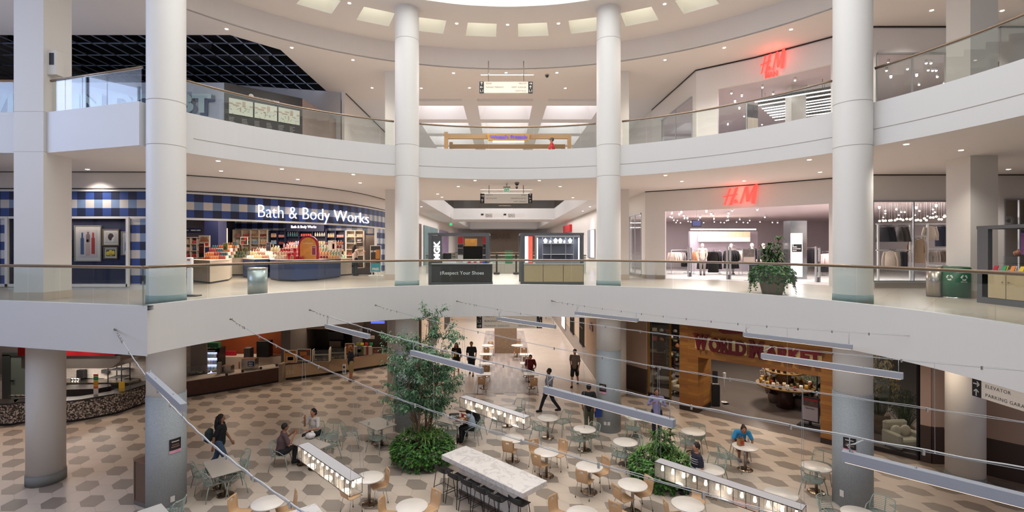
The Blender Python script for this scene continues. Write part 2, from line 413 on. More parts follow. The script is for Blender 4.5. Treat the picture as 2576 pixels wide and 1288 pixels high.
# --- walls of the upper two floors
def wallstrip(pts,z0,z1,name,m,uvw=False,th=.12,kindm=True):
    g=G();acc=[0]
    for i in range(1,len(pts)):acc.append(acc[-1]+(Vector(pts[i])-Vector(pts[i-1])).length)
    uvs={}
    n=len(pts)
    V=[(x,y,z)for z in(z0,z1)for x,y in pts]
    g._add(V,[(i,i+1,n+i+1,n+i)for i in range(n-1)],0,False)
    o=struct(g,name,m)
    if uvw:
        me=o.data;l=me.uv_layers.new(name='UVMap')
        for lp in me.loops:
            vi=lp.vertex_index;l.data[lp.index].uv=(acc[vi%n],me.vertices[vi].co.z)
    return o
LEFT2=[(-26,17.7),(-14,17.7),(-12.9,17.85),(-11.85,18.5),(-10.5,19.5),(-9.2,20.9),(-8.3,22.1),(-7.55,23.5),(-7.05,25.2),(-6.8,26.8),(-6.67,28.0)]
def smooth_pts(p,n=6):
    out=[]
    for i in range(len(p)-1):
        a,b,c,d=Vector(p[max(0,i-1)]),Vector(p[i]),Vector(p[i+1]),Vector(p[min(len(p)-1,i+2)])
        for k in range(n):
            t=k/n;out.append(tuple(.5*((2*b)+(c-a)*t+(2*a-5*b+4*c-d)*t*t+(3*b-a-3*c+d)*t**3)))
    return out+[p[-1]]
L2C=smooth_pts(LEFT2)
GING=mat('blue_gingham','2c4487',.5);nt,N,L=nodes(GING)
uvn=N.new('ShaderNodeUVMap');sp=N.new('ShaderNodeSeparateXYZ');L.new(uvn.outputs[0],sp.inputs[0])
def par(o,s,off):return mth(nt,'GREATER_THAN',mth(nt,'FRACT',mth(nt,'MULTIPLY_ADD',o,1/(2*s),off)),.5)
pu=par(sp.outputs[0],.304,.35);pv=par(sp.outputs[1],.302,.556)
L.new(mixc(nt,pv,mixc(nt,pu,'151a36','2b4280'),mixc(nt,pu,'7488a8','c4bcb6')),N['Principled BSDF'].inputs['Base Color'])
L2C_arc=[0]
for i in range(1,len(L2C)):L2C_arc.append(L2C_arc[-1]+(Vector(L2C[i])-Vector(L2C[i-1])).length)
def offs(pts,t):
    out=[]
    for i in range(len(pts)):
        a=Vector(pts[max(0,i-1)]);b=Vector(pts[min(len(pts)-1,i+1)]);d=(b-a).normalized();out.append((pts[i][0]+d.y*t,pts[i][1]-d.x*t))
    return out
# index at which the shop opening starts (hidden behind the left column) and ends
iA=min(range(len(L2C)),key=lambda i:abs(L2C[i][0]+12.0));iB=min(range(len(L2C)),key=lambda i:abs(L2C[i][1]-26.6));iE=len(L2C)-1
wallstrip(L2C,9.04,9.73,'wall_left_upper',WALLM)
wallstrip(offs(L2C,.03),9.02,9.07,'trim_left_band',WHITE)
for z,nmx in((9.1,'lower'),(9.70,'upper')):wallstrip(offs(L2C,.035),z,z+.035,'trim_left_reveal_'+nmx,REVEAL)
wallstrip(L2C,8.12,9.04,'wall_left_gingham_band',GING,True)
wallstrip(offs(L2C,.04),8.04,8.12,'trim_left_lintel',WHITE)
# display window in the straight part: from x=-17.6 to -13.45 ; solid gingham beside it
def sub(pts,x0,x1):return[p for p in[(x0,17.7)]]+[p for p in pts if x0<p[0]<x1]+[(x1,17.7)]
wallstrip([(-26,17.7),(-17.75,17.7)],Z2+.15,8.06,'wall_left_gingham_far',GING,True)
dpts=[(-13.42,17.7)]+[p for p in L2C[:iA+1]if p[0]>-13.42]
o=wallstrip(dpts,Z2+.15,8.06,'wall_left_gingham_pier',GING,True)
wallstrip(offs([(-26,17.7),(-17.75,17.7)],.02),Z2,Z2+.16,'baseboard_left_far',CREAM)
wallstrip(offs([(-17.75,17.7)]+dpts,.02),Z2,Z2+.16,'baseboard_left',WHITE)
wallstrip(L2C[iB:],Z2+.15,8.06,'wall_left_gingham_end',GING,True);wallstrip(offs(L2C[iB:],.02),Z2,Z2+.16,'baseboard_left_end',CREAM)
g=G()
for i in(iA,iB,iE):g.box(L2C[i][0]-.06,L2C[i][0]+.05,L2C[i][1]-.06,L2C[i][1]+.05,Z2,8.1)
for x in(-17.75,-13.42,-18.6):g.box(x-.05,x+.05,17.62,17.72,Z2+.1,8.1)
g.box(-18.6,-13.42,17.62,17.72,Z2+.1,Z2+.2)
struct(g,'trim_left_jambs',WHITE)
# right-hand walls
RIGHT2=[(7.0,28.2),(6.95,24.0),(8.88,22.7),(10.98,21.1),(12.85,19.3),(13.86,18.4),(26,18.4)]
RIGHT3=[(8.95,29.5),(9.0,22.9),(10.96,21.35),(12.86,19.3),(13.8,18.4),(26,18.4)]
def onwall(pts,x0):       # intersect view column x0 (px) with a wall polyline -> (x, y)
    k=(x0-CX)/F
    for a,b in zip(pts,pts[1:]):
        fa,fb=a[0]-k*a[1],b[0]-k*b[1]
        if fa*fb<=0 and fa!=fb:
            t=fa/(fa-fb);return(a[0]+(b[0]-a[0])*t,a[1]+(b[1]-a[1])*t)
def between(pts,xa,xb):
    A,B=onwall(pts,xa),onwall(pts,xb)
    k=lambda p:(p[0]/p[1])
    mid=[p for p in pts if k(A)<k(p)<k(B)]
    return[A]+mid+[B]
rw=between(RIGHT2,1673.5,2085)
def pierce(pts,opens,zt,zb,ztop,zfloor,name,m):
    # wall along pts with openings given as (x px left, x px right, z bottom, z top)
    segs=[];prev=pts[0]
    cur=[pts[0]]
    allx=[]
    for(xa,xb,z0,z1)in opens:allx.append((onwall(pts,xa),onwall(pts,xb),z0,z1))
    def order(p):
        d=0
        for a,b in zip(pts,pts[1:]):
            A,B,Pn=Vector(a),Vector(b),Vector(p);L_=(B-A).length;t=(Pn-A).dot(B-A)/(L_*L_)
            if-1e-4<=t<=1+1e-4 and(A+(B-A)*t-Pn).length<1e-3:return d+t*L_
            d+=L_
        return d
    tot=sum((Vector(b)-Vector(a)).length for a,b in zip(pts,pts[1:]))
    def at(d):
        for a,b in zip(pts,pts[1:]):
            L_=(Vector(b)-Vector(a)).length
            if d<=L_+1e-6:return tuple(Vector(a)+(Vector(b)-Vector(a))*(d/L_))
            d-=L_
        return pts[-1]
    def path(d0,d1):
        out=[at(d0)];d=0
        for a,b in zip(pts,pts[1:]):
            d+=(Vector(b)-Vector(a)).length
            if d0+1e-4<d<d1-1e-4:out.append(b)
        return out+[at(d1)]
    g=G();pos=0
    def strip(p,z0,z1):
        q=offs(p,-.14)
        for i in range(len(p)-1):
            a,b,c,d=p[i],p[i+1],q[i+1],q[i]
            g.face([(*a,z0),(*b,z0),(*b,z1),(*a,z1)]);g.face([(*d,z1),(*c,z1),(*c,z0),(*d,z0)])
            g.face([(*a,z1),(*b,z1),(*c,z1),(*d,z1)]);g.face([(*d,z0),(*c,z0),(*b,z0),(*a,z0)])
        for(a,d)in((p[0],q[0]),(p[-1],q[-1])):g.face([(*a,z0),(*a,z1),(*d,z1),(*d,z0)])
    for(A,B,z0,z1)in allx:
        d0,d1=order(A),order(B)
        if d0>pos+1e-3:strip(path(pos,d0),zfloor,ztop)
        pp=path(d0,d1)
        strip(pp,z1,ztop)
        if z0>zfloor+.01:strip(pp,zfloor,z0)
        pos=d1
    if pos<tot-1e-3:strip(path(pos,tot),zfloor,ztop)
    struct(g,name,m);return path,order,tot
PANEL=mat('grey_wall_panel','e8e4e1',.5,noise=.01)
pierce(RIGHT2,[(1583,1613.5,Z2+.15,8.72),(1673.5,2085,Z2,8.72),(2196,2400,Z2+.25,8.73),(2527,2600,Z2+.3,8.8)],0,0,9.73,Z2,'wall_right_second',PANEL)
pierce(RIGHT3,[(1665,1741,Z3+.1,14.15),(1806,2090,Z3,14.2),(2206,2384,Z3+.2,14.25),(2494,2510,Z3+.2,13.9),(2549,2590,Z3+.2,13.9)],0,0,15.27,Z3,'wall_right_third',PANEL)
wallstrip(offs(RIGHT2[1:],.03),9.69,9.73,'trim_right_reveal_second',REVEAL);wallstrip(offs(RIGHT3,.03),15.2,15.26,'trim_right_reveal_third',REVEAL)
for(a,b)in((1583,1673.5),(2200,2400),(2380,2570)):wallstrip(offs(between(RIGHT2,a,b),.02),Z2,Z2+.18,'baseboard_right_%d'%a,mat('tan_stone','a3968a',.5))
# corridor side walls
g=G();g.box(6.7,6.82,28.2,74,Z2,9.73);g.box(6.7,7.1,28.1,28.3,Z2,9.73);struct(g,'wall_corridor_right_second',WALLM)
g=G();g.box(-6.85,-6.67,28.0,74,Z2,9.73);struct(g,'wall_corridor_left_second',WALLM)
g=G();g.box(8.95,9.1,29.5,76,Z3,GC);struct(g,'wall_corridor_right_third',WALLM)
g=G();g.box(-8.55,-8.4,26.2,76,Z3,GC);struct(g,'wall_corridor_left_third',WALLM)
g=G();g.box(-10,10,76,76.2,0,GC);struct(g,'wall_far',mat('far_wall','a79d95',.6))
# outer envelope so daylight only enters where the glazing is
g=G();g.box(26,26.2,-8,40,0,18);struct(g,'wall_outer_right',WALLM)
g=G();g.box(-26,-9.3,44,44.2,0,18);g.box(9.3,26,44,44.2,0,18);struct(g,'wall_outer_back',mat('dark_back_wall','3a3634',.8))
# tall window wall on the far left (seen only as reflections and light)
g=G()
for i in range(8):
    y=0+i*2.1;g.box(-24.1,-23.95,y-.05,y+.05,3,16)
for z in(3,6.5,10,13.2,16):g.box(-24.1,-23.95,0,14.7,z-.05,z+.05)
g.box(-24.2,-23.9,-1,0,0,16.5);g.box(-24.2,-23.9,0,14.7,0,3)
struct(g,'window_1',DARK)
g=G();g.box(-24.4,-24.2,-8,45,0,10.3);g.box(-26.2,-24.2,14.7,45,0,18);struct(g,'wall_added_left',mat('outer_left_taupe','8a8078',.7))  # unseen wall added to keep bright sky out of the glass reflections
g=G();g.box(-24,26,-9.2,-9,0,12.5);struct(g,'wall_added_behind',mat('rear_wall_warm','b5aaa0',.7))  # unseen wall added to cut reflections in the curved panes
g=G();g.box(-4.5,26,-9,-.9,Z2-1.1,Z2);struct(g,'floor_second_rear',GALTILE)
# ============================================================ BALUSTRADES
def balustrade(e,zc,name,label,joints,closed_ends=(True,True)):
    # e: edge polyline, zc: top of the kerb; joints: list of arc lengths where glass panes meet
    t=thing(name,label,'balustrade',(e[0][0],e[0][1],zc))
    off=Vector((e[0][0],e[0][1],zc))
    mid=offs(e,-.08)if True else e
    acc=[0]
    for i in range(1,len(mid)):acc.append(acc[-1]+(Vector(mid[i])-Vector(mid[i-1])).length)
    def at(d):
        for i in range(1,len(mid)):
            if d<=acc[i]+1e-9:
                a,b=Vector(mid[i-1]),Vector(mid[i]);return a+(b-a)*((d-acc[i-1])/max(1e-9,acc[i]-acc[i-1]))
        return Vector(mid[-1])
    g=G();g.tube([(p[0]-off.x,p[1]-off.y,.93)for p in mid],.034,10);g.build('handrail',BRONZE,t)
    g=G();g.tube([(p[0]-off.x,p[1]-off.y,.895)for p in mid],.012,6);g.build('rail_channel',CHROME,t)
    tot=acc[-1];js=[0]+[j for j in joints if 0<j<tot]+[tot]
    for a,b in zip(js,js[1:]):
        a2,b2=a+.012,b-.012
        if b2-a2<.05:continue
        pp=[at(a2)]+[Vector(mid[i])for i in range(len(mid))if a2<acc[i]<b2]+[at(b2)]
        q=offs([tuple(p)for p in pp],.014);n=len(pp)
        g=G();V=[(p[0]-off.x,p[1]-off.y,z)for z in(-.02,.9)for p in[tuple(x)for x in pp]]+[(p[0]-off.x,p[1]-off.y,z)for z in(-.02,.9)for p in q]
        Fs=[]
        for i in range(n-1):Fs+=[(i,i+1,n+i+1,n+i),(2*n+i+1,2*n+i,3*n+i,3*n+i+1),(n+i,n+i+1,3*n+i+1,3*n+i)]
        Fs+=[(0,n,3*n,2*n),(n-1,3*n-1,4*n-1,2*n-1)]
        g._add(V,Fs,0,False);g.build('glass_panel',GLASS,t)
    return t
def alen(e):
    return sum((Vector(b)-Vector(a)).length for a,b in zip(e,e[1:]))
cur2=e2[2:]
# second floor, curved: panes about 1.8 m
L_=alen(cur2);balustrade([K2]+cur2,Z2+.1,'glass_balustrade','long curved glass balustrade with bronze handrail around the second floor edge',[.18+1.83*i for i in range(0,40)])
balustrade([(-26,16.3),(K2[0]-.03,K2[1])],Z2+.1,'glass_balustrade','straight second floor glass balustrade left of the corner, before the gingham wall',[.6+1.12*i for i in range(0,16)])
# third floor: broken by the columns
def cut(e,xa,xb):
    ka,kb=(xa-CX)/F,(xb-CX)/F
    r=[p for p in e if ka<p[0]/p[1]<kb and p[1]>1]
    A,B=onwall(e,xa),onwall(e,xb)
    return([A]if A else[])+r+([B]if B else[])
cur3=e3[4:]
for xa,xb,lab in((471,992,'curved third floor glass balustrade in front of the black directory board'),(1056,1498,'curved third floor glass balustrade between the two inner columns'),
                    (1564,2089,'curved third floor glass balustrade right of the inner right column'),(2197,2800,'curved third floor glass balustrade at the far right, below the pedestrian')):
    c=cut(cur3,xa,xb);balustrade(c,Z3+.1,'glass_balustrade',lab,[.9+1.83*i for i in range(0,12)])
balustrade([(-13.1,14.2),(K3[0],K3[1])],Z3+.1,'glass_balustrade','slanted third floor glass balustrade reflecting tall windows, left of the front column',[.05,.62,1.32,2.3])
balustrade([(-26,14.2),(-14.1,14.2)],Z3+.1,'glass_balustrade','glass balustrade of the third floor at the left frame edge beyond the square pillar',[10.8,11.2])

# ============================================================ DOWNLIGHTS
def downlight_proto():
    t=thing('recessed_downlight','x','downlight')
    g=G();g.lathe(0,0,[(.055,.0),(.085,-.004),(.09,.004)],20);g.build('trim_ring',CEIL,t)
    g=G();g.cyl(0,0,-.006,.012,.058,20);g.build('lamp',DLE,t)
    return t
DLP=None;dlc=0
def downlights(lst,z,label,group,power,spot=120,lit=True):
    global DLP,dlc
    lst=sorted(lst)
    for i,(x,y)in enumerate(lst):
        p=P(x,y,z)
        lab='%s, %s from the left'%(label,ORD[i])if i<24 else label
        if DLP is None:
            DLP=downlight_proto();o=DLP;o.location=(p.x,p.y,z-.001);o['label']=lab;o['group']=group
        else:o=dup(DLP,(p.x,p.y,z-.001),label=lab,group=group)
        if y<0:o.scale=(1,1,1)
        if power:light('SPOT','downlight_lamp',(p.x,p.y,z-.05),power,(1,.92,.84),rot=(0,0,0),spot=spot,radius=.08)
downlights([(879,8),(1149,59),(1277,62),(1405,59),(1672,10)],16.165,'lit downlight between square skylights in the ring ceiling','ring ceiling downlights',300)
downlights([(45,44),(570,73),(734,120),(888,151),(1141,184),(1273,183),(1401,183),(1673,151),(1822,120),(1990,74),(2344,26),(2521,27)],15.265,'lit downlight in the arc along the third floor gallery ceiling','gallery arc downlights',380)
downlights([(936,221),(1060,222),(1181,221),(1422,222)],15.265,'lit downlight above the third floor corridor entrance','corridor mouth downlights',220)
downlights([(549,405),(709,425),(889,439),(1195,454),(1357,454),(1674,441),(2036,402),(2280,363)],9.725,'lit downlight nearest the second floor ceiling edge','second floor edge downlights',230)
downlights([(220,426),(556,430),(749,451),(906,460),(1153,469),(1409,469),(1715,456),(1872,455),(2063,433),(2418,378),(2537,426)],9.725,'lit downlight further back in the second floor ceiling','second floor inner downlights',230)
downlights([(1101,488),(1112,496),(1441,497),(1484,520),(1060,520),(1466,531)],9.725,'small lit downlight in the second floor corridor ceiling','second floor corridor downlights',150)
# ground floor ceiling lamps (hidden from here by the slab edge but they light the shops and the court rim)
for x,y in((-15,17),(-11.5,21),(-8,24),(-2.5,22),(2.8,22),(6.8,20),(9.8,17),(12.4,14.5),(-18,16),(0,30),(0,38),(0,48)):
    light('SPOT','ground_downlight',(x,y,4.3),110,(1,.80,.62),spot=140,radius=.1)

# ============================================================ HANGING DIRECTION SIGNS
SIGNC=mat('sign_cream','e2d8cb',.5,emit=.12,ecol='efe2d0');SIGNT=mat('sign_text','6b6259',.6);SIGNK=mat('sign_black','26282a',.5)
def arrow(g,x,z,s,kind,m=0):
    a={'r':0,'u':pi/2,'l':pi,'d':-pi/2}[kind]
    def pt(u,v):return(x+(u*cos(a)-v*sin(a))*s,z+(u*sin(a)+v*cos(a))*s,0)
    w=.09
    for(p,q)in(((-.5,0),(.45,0)),((.5,0),(.12,.38)),((.5,0),(.12,-.38))):
        d=Vector((q[0]-p[0],q[1]-p[1]));d.normalize();nn=Vector((-d.y,d.x))*w
        g.face([pt(p[0]+nn.x,p[1]+nn.y),pt(p[0]-nn.x,p[1]-nn.y),pt(q[0]-nn.x,q[1]-nn.y),pt(q[0]+nn.x,q[1]+nn.y)],m)
def dirsign(label,loc,w,h,left,right,lt,rt,ang_=0,hang=.35,txtz=None,endw=.22):
    """left/right: symbols in the black end panels, lt/rt: text lines"""
    t=thing('direction_sign',label,'sign',loc,ang_)
    g=G();g.box(-w/2,w/2,0,.09,-h/2,h/2);g.build('sign_board',SIGNC,t)
    for s,syms in((-1,left),(1,right)):
        if not syms:continue
        g=G();x=s*(w/2-endw/2);g.box(x-endw/2,x+endw/2,-.015,.1,-h/2,h/2)
        pn=g.build('end_panel',SIGNK,t)
        k=len(syms)
        for i,sy in enumerate(syms):
            zz=h/2-h*(i+.5)/k;gg=G()
            if sy in 'ruld':arrow(gg,0,0,min(endw,h/k)*.75,sy)
            else:gg=textG(sy,min(endw*.9,h/k*1.0),.002,0);
            if sy not in 'ruld':gg=fit(gg,endw*.62,h/k*.62)
            a2=G();a2.add(gg,facing((x,-.02,zz)));a2.build('symbol',mat('sign_symbol','e8e4dc',.5),pn)
    gt=G()
    for s,lines in((-1,lt),(1,rt)):
        for i,l in enumerate(lines):
            n=max(len(lt),len(rt));ts=h/n*.54
            zz=h/2-h*(i+.5)/n-ts*.33
            gl=textG(l,ts,.002,0,'LEFT' if s<0 else 'RIGHT',spacing=1.12)
            gt.add(gl,facing((s*(w/2-endw*1.45),-.004,zz)))
    gt.build('lettering',SIGNT,t)
    if hang:
        for x in(-w*.33,w*.33):g=G();g.cyl(x,.045,h/2,h/2+hang,.02,8);g.build('hanger',STEEL,t)
    return t
p=PD(1273,219.5,21.8)
dirsign('cream hanging direction sign with black ends on the third floor',p,2.36,.49,['u','l','L1'],['r','u','L1'],['SEARS','DINING TERRACE'],["MACY'S",'WEST GARAGE','COST PLUS'],hang=15.27-p.z-.245,endw=.2)
p=PD(1273.5,499,21.6)
dirsign('cream hanging direction sign with black ends under the green EXIT sign',p,2.28,.42,['r','u'],['u','l','u'],["MACY'S",'RESTROOMS'],['SEARS','MAGNOLIA BLVD.','WEST GARAGE'],hang=9.73-p.z-.21,endw=.18)
p=PD(1281.5,808,20.0)
dirsign('cream hanging direction sign on the ground floor in front of the brick planter wall',(p.x,20.0,4.02),2.66,.58,['r','L2','r'],['u','L2','l'],["MACY'S",'BURLINGTON','PARKING GARAGES'],['','','RESTROOMS'],hang=.1,endw=.22)
p=PD(2515,985,10.2)
dirsign('cream hanging sign reading elevator and parking garages at the right edge',(10.6,9.86,3.96),2.5,.58,['u','r','u'],[],["MACY'S",'ELEVATOR','PARKING GARAGES'],[],ang_=-pi/2,hang=.1,endw=.2)
# light slots above the hanging signs
for(xa,xb,y,z,lb)in((1210,1342,188,15.265,'thin lit ceiling slot above the third floor direction sign'),(1209,1338,477,9.725,'thin lit ceiling slot behind the green EXIT sign'),(1212,1332,485.5,9.725,'thin lit ceiling slot just above the second floor direction sign')):
    a,b=P(xa,y,z),P(xb,y,z);t=thing('linear_ceiling_light',lb,'ceiling light',((a.x+b.x)/2,a.y,z),group='light slots above the direction signs');w=(b.x-a.x)/2
    g=G();g.box(-w,w,-.04,.04,-.004,.01);g.build('diffuser',LEDW,t);g=G();g.box(-w-.02,w+.02,-.05,-.04,-.008,.01);g.box(-w-.02,w+.02,.04,.05,-.008,.01);g.build('frame',CEIL,t);light('AREA','slot_lamp',((a.x+b.x)/2,a.y,z-.02),140,(1,.95,.9),w*2,shape='RECTANGLE',size_y=.1)
# green exit sign
p=PD(1275,477.5,21.0);t=thing('exit_sign','green lettered EXIT sign hanging in the second floor corridor mouth','exit sign',p)
g=G();g.box(-.13,.13,0,.04,-.1,.08);g.build('panel',mat('exit_panel','cfd8cc',.4,emit=.3),t)
g=G();g.add(fit(textG('EXIT',.14,.004,.004),.2,.13),facing((0,-.004,-.015)));g.build('lettering',mat('exit_green','1f8a4c',.5,emit=.7),t)
g=G();g.box(-.15,.15,-.02,.06,.08,.14);g.cyl(0,.02,.14,9.73-p.z,.015,8);g.build('bracket',STEEL,t)
# small green exit sign in the corridor and two dome cameras
p=PD(1134,564,36);t=thing('exit_sign','small far green exit sign on the left of the second floor corridor','exit sign',p);g=G();g.box(-.09,.09,0,.04,-.09,.09);g.build('panel',mat('exit_green_panel','2fae66',.5,emit=.8),t)
g=G();g.cyl(0,.02,.09,9.73-p.z,.012,6);g.build('bracket',STEEL,t)
for(x,y,z,lb)in((1376,188,15.27,'black dome camera on the third floor ceiling right of the light slot'),(1300.5,459,9.73,'dark dome camera on the second floor ceiling nearest the edge'),(1300,469,9.73,'small dark dome camera on the second floor ceiling beside the EXIT sign')):
    p=P(x,y,z);t=thing('dome_camera',lb,'security camera',(p.x,p.y,z));s=.1 if y!=469 else .06
    g=G();g.cyl(0,0,-.05,0,s,16);g.build('mount',mat('camera_grey','8a8583',.5),t);g=G();g.ball((0,0,-.06),(s*.8,s*.8,s*.8),12,8);g.build('dome',BLACK,t)

# ============================================================ SHOP LETTERING
NEON=mat('sign_white_light','f4f4ff',emit=1.5,ecol='f2f3ff')
RED=mat('sign_red_light','ff5a52',emit=.9,ecol='ff524a');REDS=mat('sign_red_side','a01512',.4)
def islands(g):
    par=list(range(len(g.v)))
    def f(i):
        while par[i]!=i:par[i]=par[par[i]];i=par[i]
        return i
    key={}
    for i,v in enumerate(g.v):
        k=tuple(round(c,4)for c in v)
        if k in key:par[f(i)]=f(key[k])
        else:key[k]=i
    for fc in g.f:
        for a in fc[1:]:par[f(a)]=f(fc[0])
    out={}
    for fc,m,s in zip(g.f,g.m,g.s):
        o=out.setdefault(f(fc[0]),(G(),{}));gg,mp=o;idx=[]
        for a in fc:
            if a not in mp:mp[a]=len(gg.v);gg.v.append(g.v[a])
            idx.append(mp[a])
        gg.f.append(tuple(idx));gg.m.append(m);gg.s.append(s)
    return[o[0]for o in out.values()]
def letters(g,mats,t,name='letter'):
    for gg in islands(g):gg.build(name,mats,t)
def arcpos(pts,x):
    A=onwall(pts,x);d=0
    for a,b in zip(pts,pts[1:]):
        va,vb,vp=Vector(a),Vector(b),Vector(A);L_=(vb-va).length;t=(vp-va).dot(vb-va)/(L_*L_)
        if-1e-4<=t<=1.0001 and(va+(vb-va)*t-vp).length<1e-3:return d+t*L_
        d+=L_
def bend(g,pts,xa,xb,z0,z1,off=.1,loc=(0,0,0),warp=0):
    """wrap lettering onto an upright polyline wall between two view columns; returns local geometry about loc"""
    da,db=arcpos(pts,xa),arcpos(pts,xb)
    xs=[p[0]for p in g.v];ys=[p[1]for p in g.v];x0,x1,y0,y1=min(xs),max(xs),min(ys),max(ys)
    acc=[0]
    for a,b in zip(pts,pts[1:]):acc.append(acc[-1]+(Vector(b)-Vector(a)).length)
    out=[]
    for p in g.v:
        u_=(p[0]-x0)/(x1-x0);d=arcpos(pts,xa+(xb-xa)*u_*(1+warp-warp*u_))if warp else da+(db-da)*u_;z=z0+(z1-z0)*(p[1]-y0)/(y1-y0)
        i=max(i for i in range(len(acc)-1)if acc[i]<=d+1e-9)
        a,b=Vector(pts[i]),Vector(pts[i+1]);u=(b-a).normalized();q=a+u*(d-acc[i])+Vector((u.y,-u.x))*(off+p[2])
        out.append((q.x-loc[0],q.y-loc[1],z-loc[2]))
    g.v=out;return g
loc=PD(785,540,21.2)
t=thing('shop_sign','large glowing white Bath & Body Works lettering across the curved gingham band','shop sign',loc)
xpos=647;full='Bath & Body Works'
gall=textG(full,1,.05,-.02,'LEFT',spacing=1.0);xs=[p[0]for p in gall.v]
words=G();words.add(gall)
bend(words,L2C,647,922,8.07,8.74,.12,loc,.13);letters(words,NEON,t)
loc=PD(764,571.5,25.2)
t=thing('shop_sign','small glowing white Bath & Body Works lettering inside above the navy shelves','shop sign',loc)
g=G();g.add(fit(textG(full,1,.03,0,spacing=1.0),1.28,.17),facing((0,0,0)));letters(g,NEON,t)
def hm(pts,xa,xb,za,zb,label,man=None):
    # brush-like slanted letters built as stroke polygons: H & M
    S=[[(.21,.96),(.27,.98),(.09,.02),(.03,.0)],[(.0,.46),(.47,.58),(.46,.65),(.03,.53)],[(.40,.98),(.49,1.0),(.29,.0),(.20,-.02)]]
    Mx=[[(.68,.98),(.75,1.02),(.58,.06),(.52,.05)],[(.69,.98),(.77,1.02),(.79,.16),(.72,.14)],[(.95,1.04),(1.01,1.10),(.79,.14),(.73,.16)],[(.95,1.06),(1.06,1.12),(.98,.0),(.87,.04)]]
    c=onwall(pts,(xa+xb)/2);loc=(c[0],c[1],(za+zb)/2)
    t=thing('shop_sign',label,'shop sign',loc)
    g=G()
    for s in S+Mx:
        lo=[(x,y,0)for x,y in s];hi=[(x,y,.025)for x,y in s]
        g.face(hi[::-1],0);g.face(lo,0)
        for i in range(4):g.face([lo[i],lo[(i+1)%4],hi[(i+1)%4],hi[i]],0)
    amp=fit(textG('&',1,.05,.02),.14,.22);amp.v=[(p[0]+.42,p[1]+.2,p[2]+.04)for p in amp.v];g.add(amp)
    lim=[min(p[0]for p in g.v),max(p[0]for p in g.v)]
    bend(g,pts,xa,xb,za,zb,.08,loc);letters(g,[RED],t)
    if man:
        g2=textG('MAN',1,.05,.02);bend(g2,pts,man[0],man[1],man[2],man[3],.06,loc);letters(g2,[RED],t)
hm(RIGHT2,1819,1907,PD(1840,517,onwall(RIGHT2,1840)[1]).z,PD(1895,464,onwall(RIGHT2,1895)[1]).z,'large slanted red glowing H&M lettering above the second floor entrance')
Yc=onwall(RIGHT3,1945)[1]
hm(RIGHT3,1914,1977,PD(1925,181,Yc).z,PD(1970,130,Yc).z,'slanted red glowing H&M MAN lettering above the third floor entrance',(1926,1957,PD(0,194,Yc).z,PD(0,180,Yc).z))
for pts,x,z in((RIGHT2,1860,9.35),(RIGHT3,1945,14.85)):
    c=onwall(pts,x);light('POINT','red_sign_glow',(c[0]-.15,c[1]-.35,z),14,(1,.12,.08),radius=.3)
# ============================================================ UPPER FLOOR SHOPS
def one(name,label,cat,g,mats,loc=(0,0,0),rz=0,group=None):
    o=g.build(name,mats,None,loc,rz);return tag(o,label,cat,group)
NAVY=mat('navy_cabinet','1f2547',.45);NAVYC=mat('navy_counter','2c3f6b',.5,noise=.03);IVORY=mat('ivory_laminate','d9ccbc',.5)
ALU=mat('aluminium_frame','b9bbbd',.35,.8);WHG=mat('gloss_white','eeeeec',.35);KGREY=mat('kiosk_grey','55575b',.5);LWOOD=mat('light_oak_laminate','b8a582',.5,noise=.08,nscale=20)
# ---- display window with framed pictures
g=G();g.box(-17.7,-13.5,18.35,18.4,Z2,8.1);g.box(-17.75,-17.7,17.7,18.4,Z2,8.1);g.box(-13.5,-13.45,17.7,18.4,Z2,8.1);g.box(-17.7,-13.5,17.7,18.4,8.06,8.12);g.box(-17.7,-13.5,17.7,18.4,Z2+.15,Z2+.2)
struct(g,'wall_display_recess',mat('navy_wall','1b2450',.6))
g=G();g.box(-17.7,-13.47,17.68,17.695,Z2+.2,8.06);struct(g,'window_2',SHOPGLASS)
g=G();g.box(-18.55,-17.8,17.95,18.0,Z2,8.1);struct(g,'door_1',mat('dark_door','15171f',.4))
def picture(xa,ya,xb,yb,label,frame,art):
    Y=18.28;A,B=PD(xa,yb,Y),PD(xb,ya,Y);w,h=B.x-A.x,B.z-A.z;t=thing('framed_picture',label,'picture',((A.x+B.x)/2,Y,A.z))
    g=G();f=.035 if w>.4 else .03
    for b in((-w/2,w/2,0,f),(-w/2,w/2,h-f,h)):g.box(b[0],b[1],0,.05,b[2],b[3])
    for b in((-w/2,-w/2+f),(w/2-f,w/2)):g.box(b[0],b[1],0,.05,f,h-f)
    g.build('frame',frame,t)
    g=G();g.box(-w/2+f,w/2-f,.02,.04,f,h-f);g.build('mount',mat('picture_mount','d5cfca',.6),t)
    g=G();k=f+min(w,h)*.13;x0,x1,z0,z1=-w/2+k,w/2-k,k,h-k
    cols=art[0];ms=[mat('art_'+c,c,.5)for c in cols]
    g.box(x0,x1,.012,.02,z0,z1,0)
    for(sh,u,v,su,sv,ci)in art[1]:
        cx_,cz_=x0+(x1-x0)*u,z0+(z1-z0)*v
        if sh=='b':
            W_,H_=(x1-x0)*su,(z1-z0)*sv;g.box(cx_-W_/2,cx_+W_/2,.006,.012,cz_,cz_+H_*.75,ci);g.box(cx_-W_/4,cx_+W_/4,.006,.012,cz_+H_*.75,cz_+H_,ci)
        else:g.ball((cx_,.012,cz_),((x1-x0)*su,.006,(z1-z0)*sv),12,6,ci)
    g.build('print',ms,t);return t
GOLDF=mat('brass_picture_frame','8c7550',.4,.5);SILF=mat('silver_picture_frame','a39b90',.4,.5)
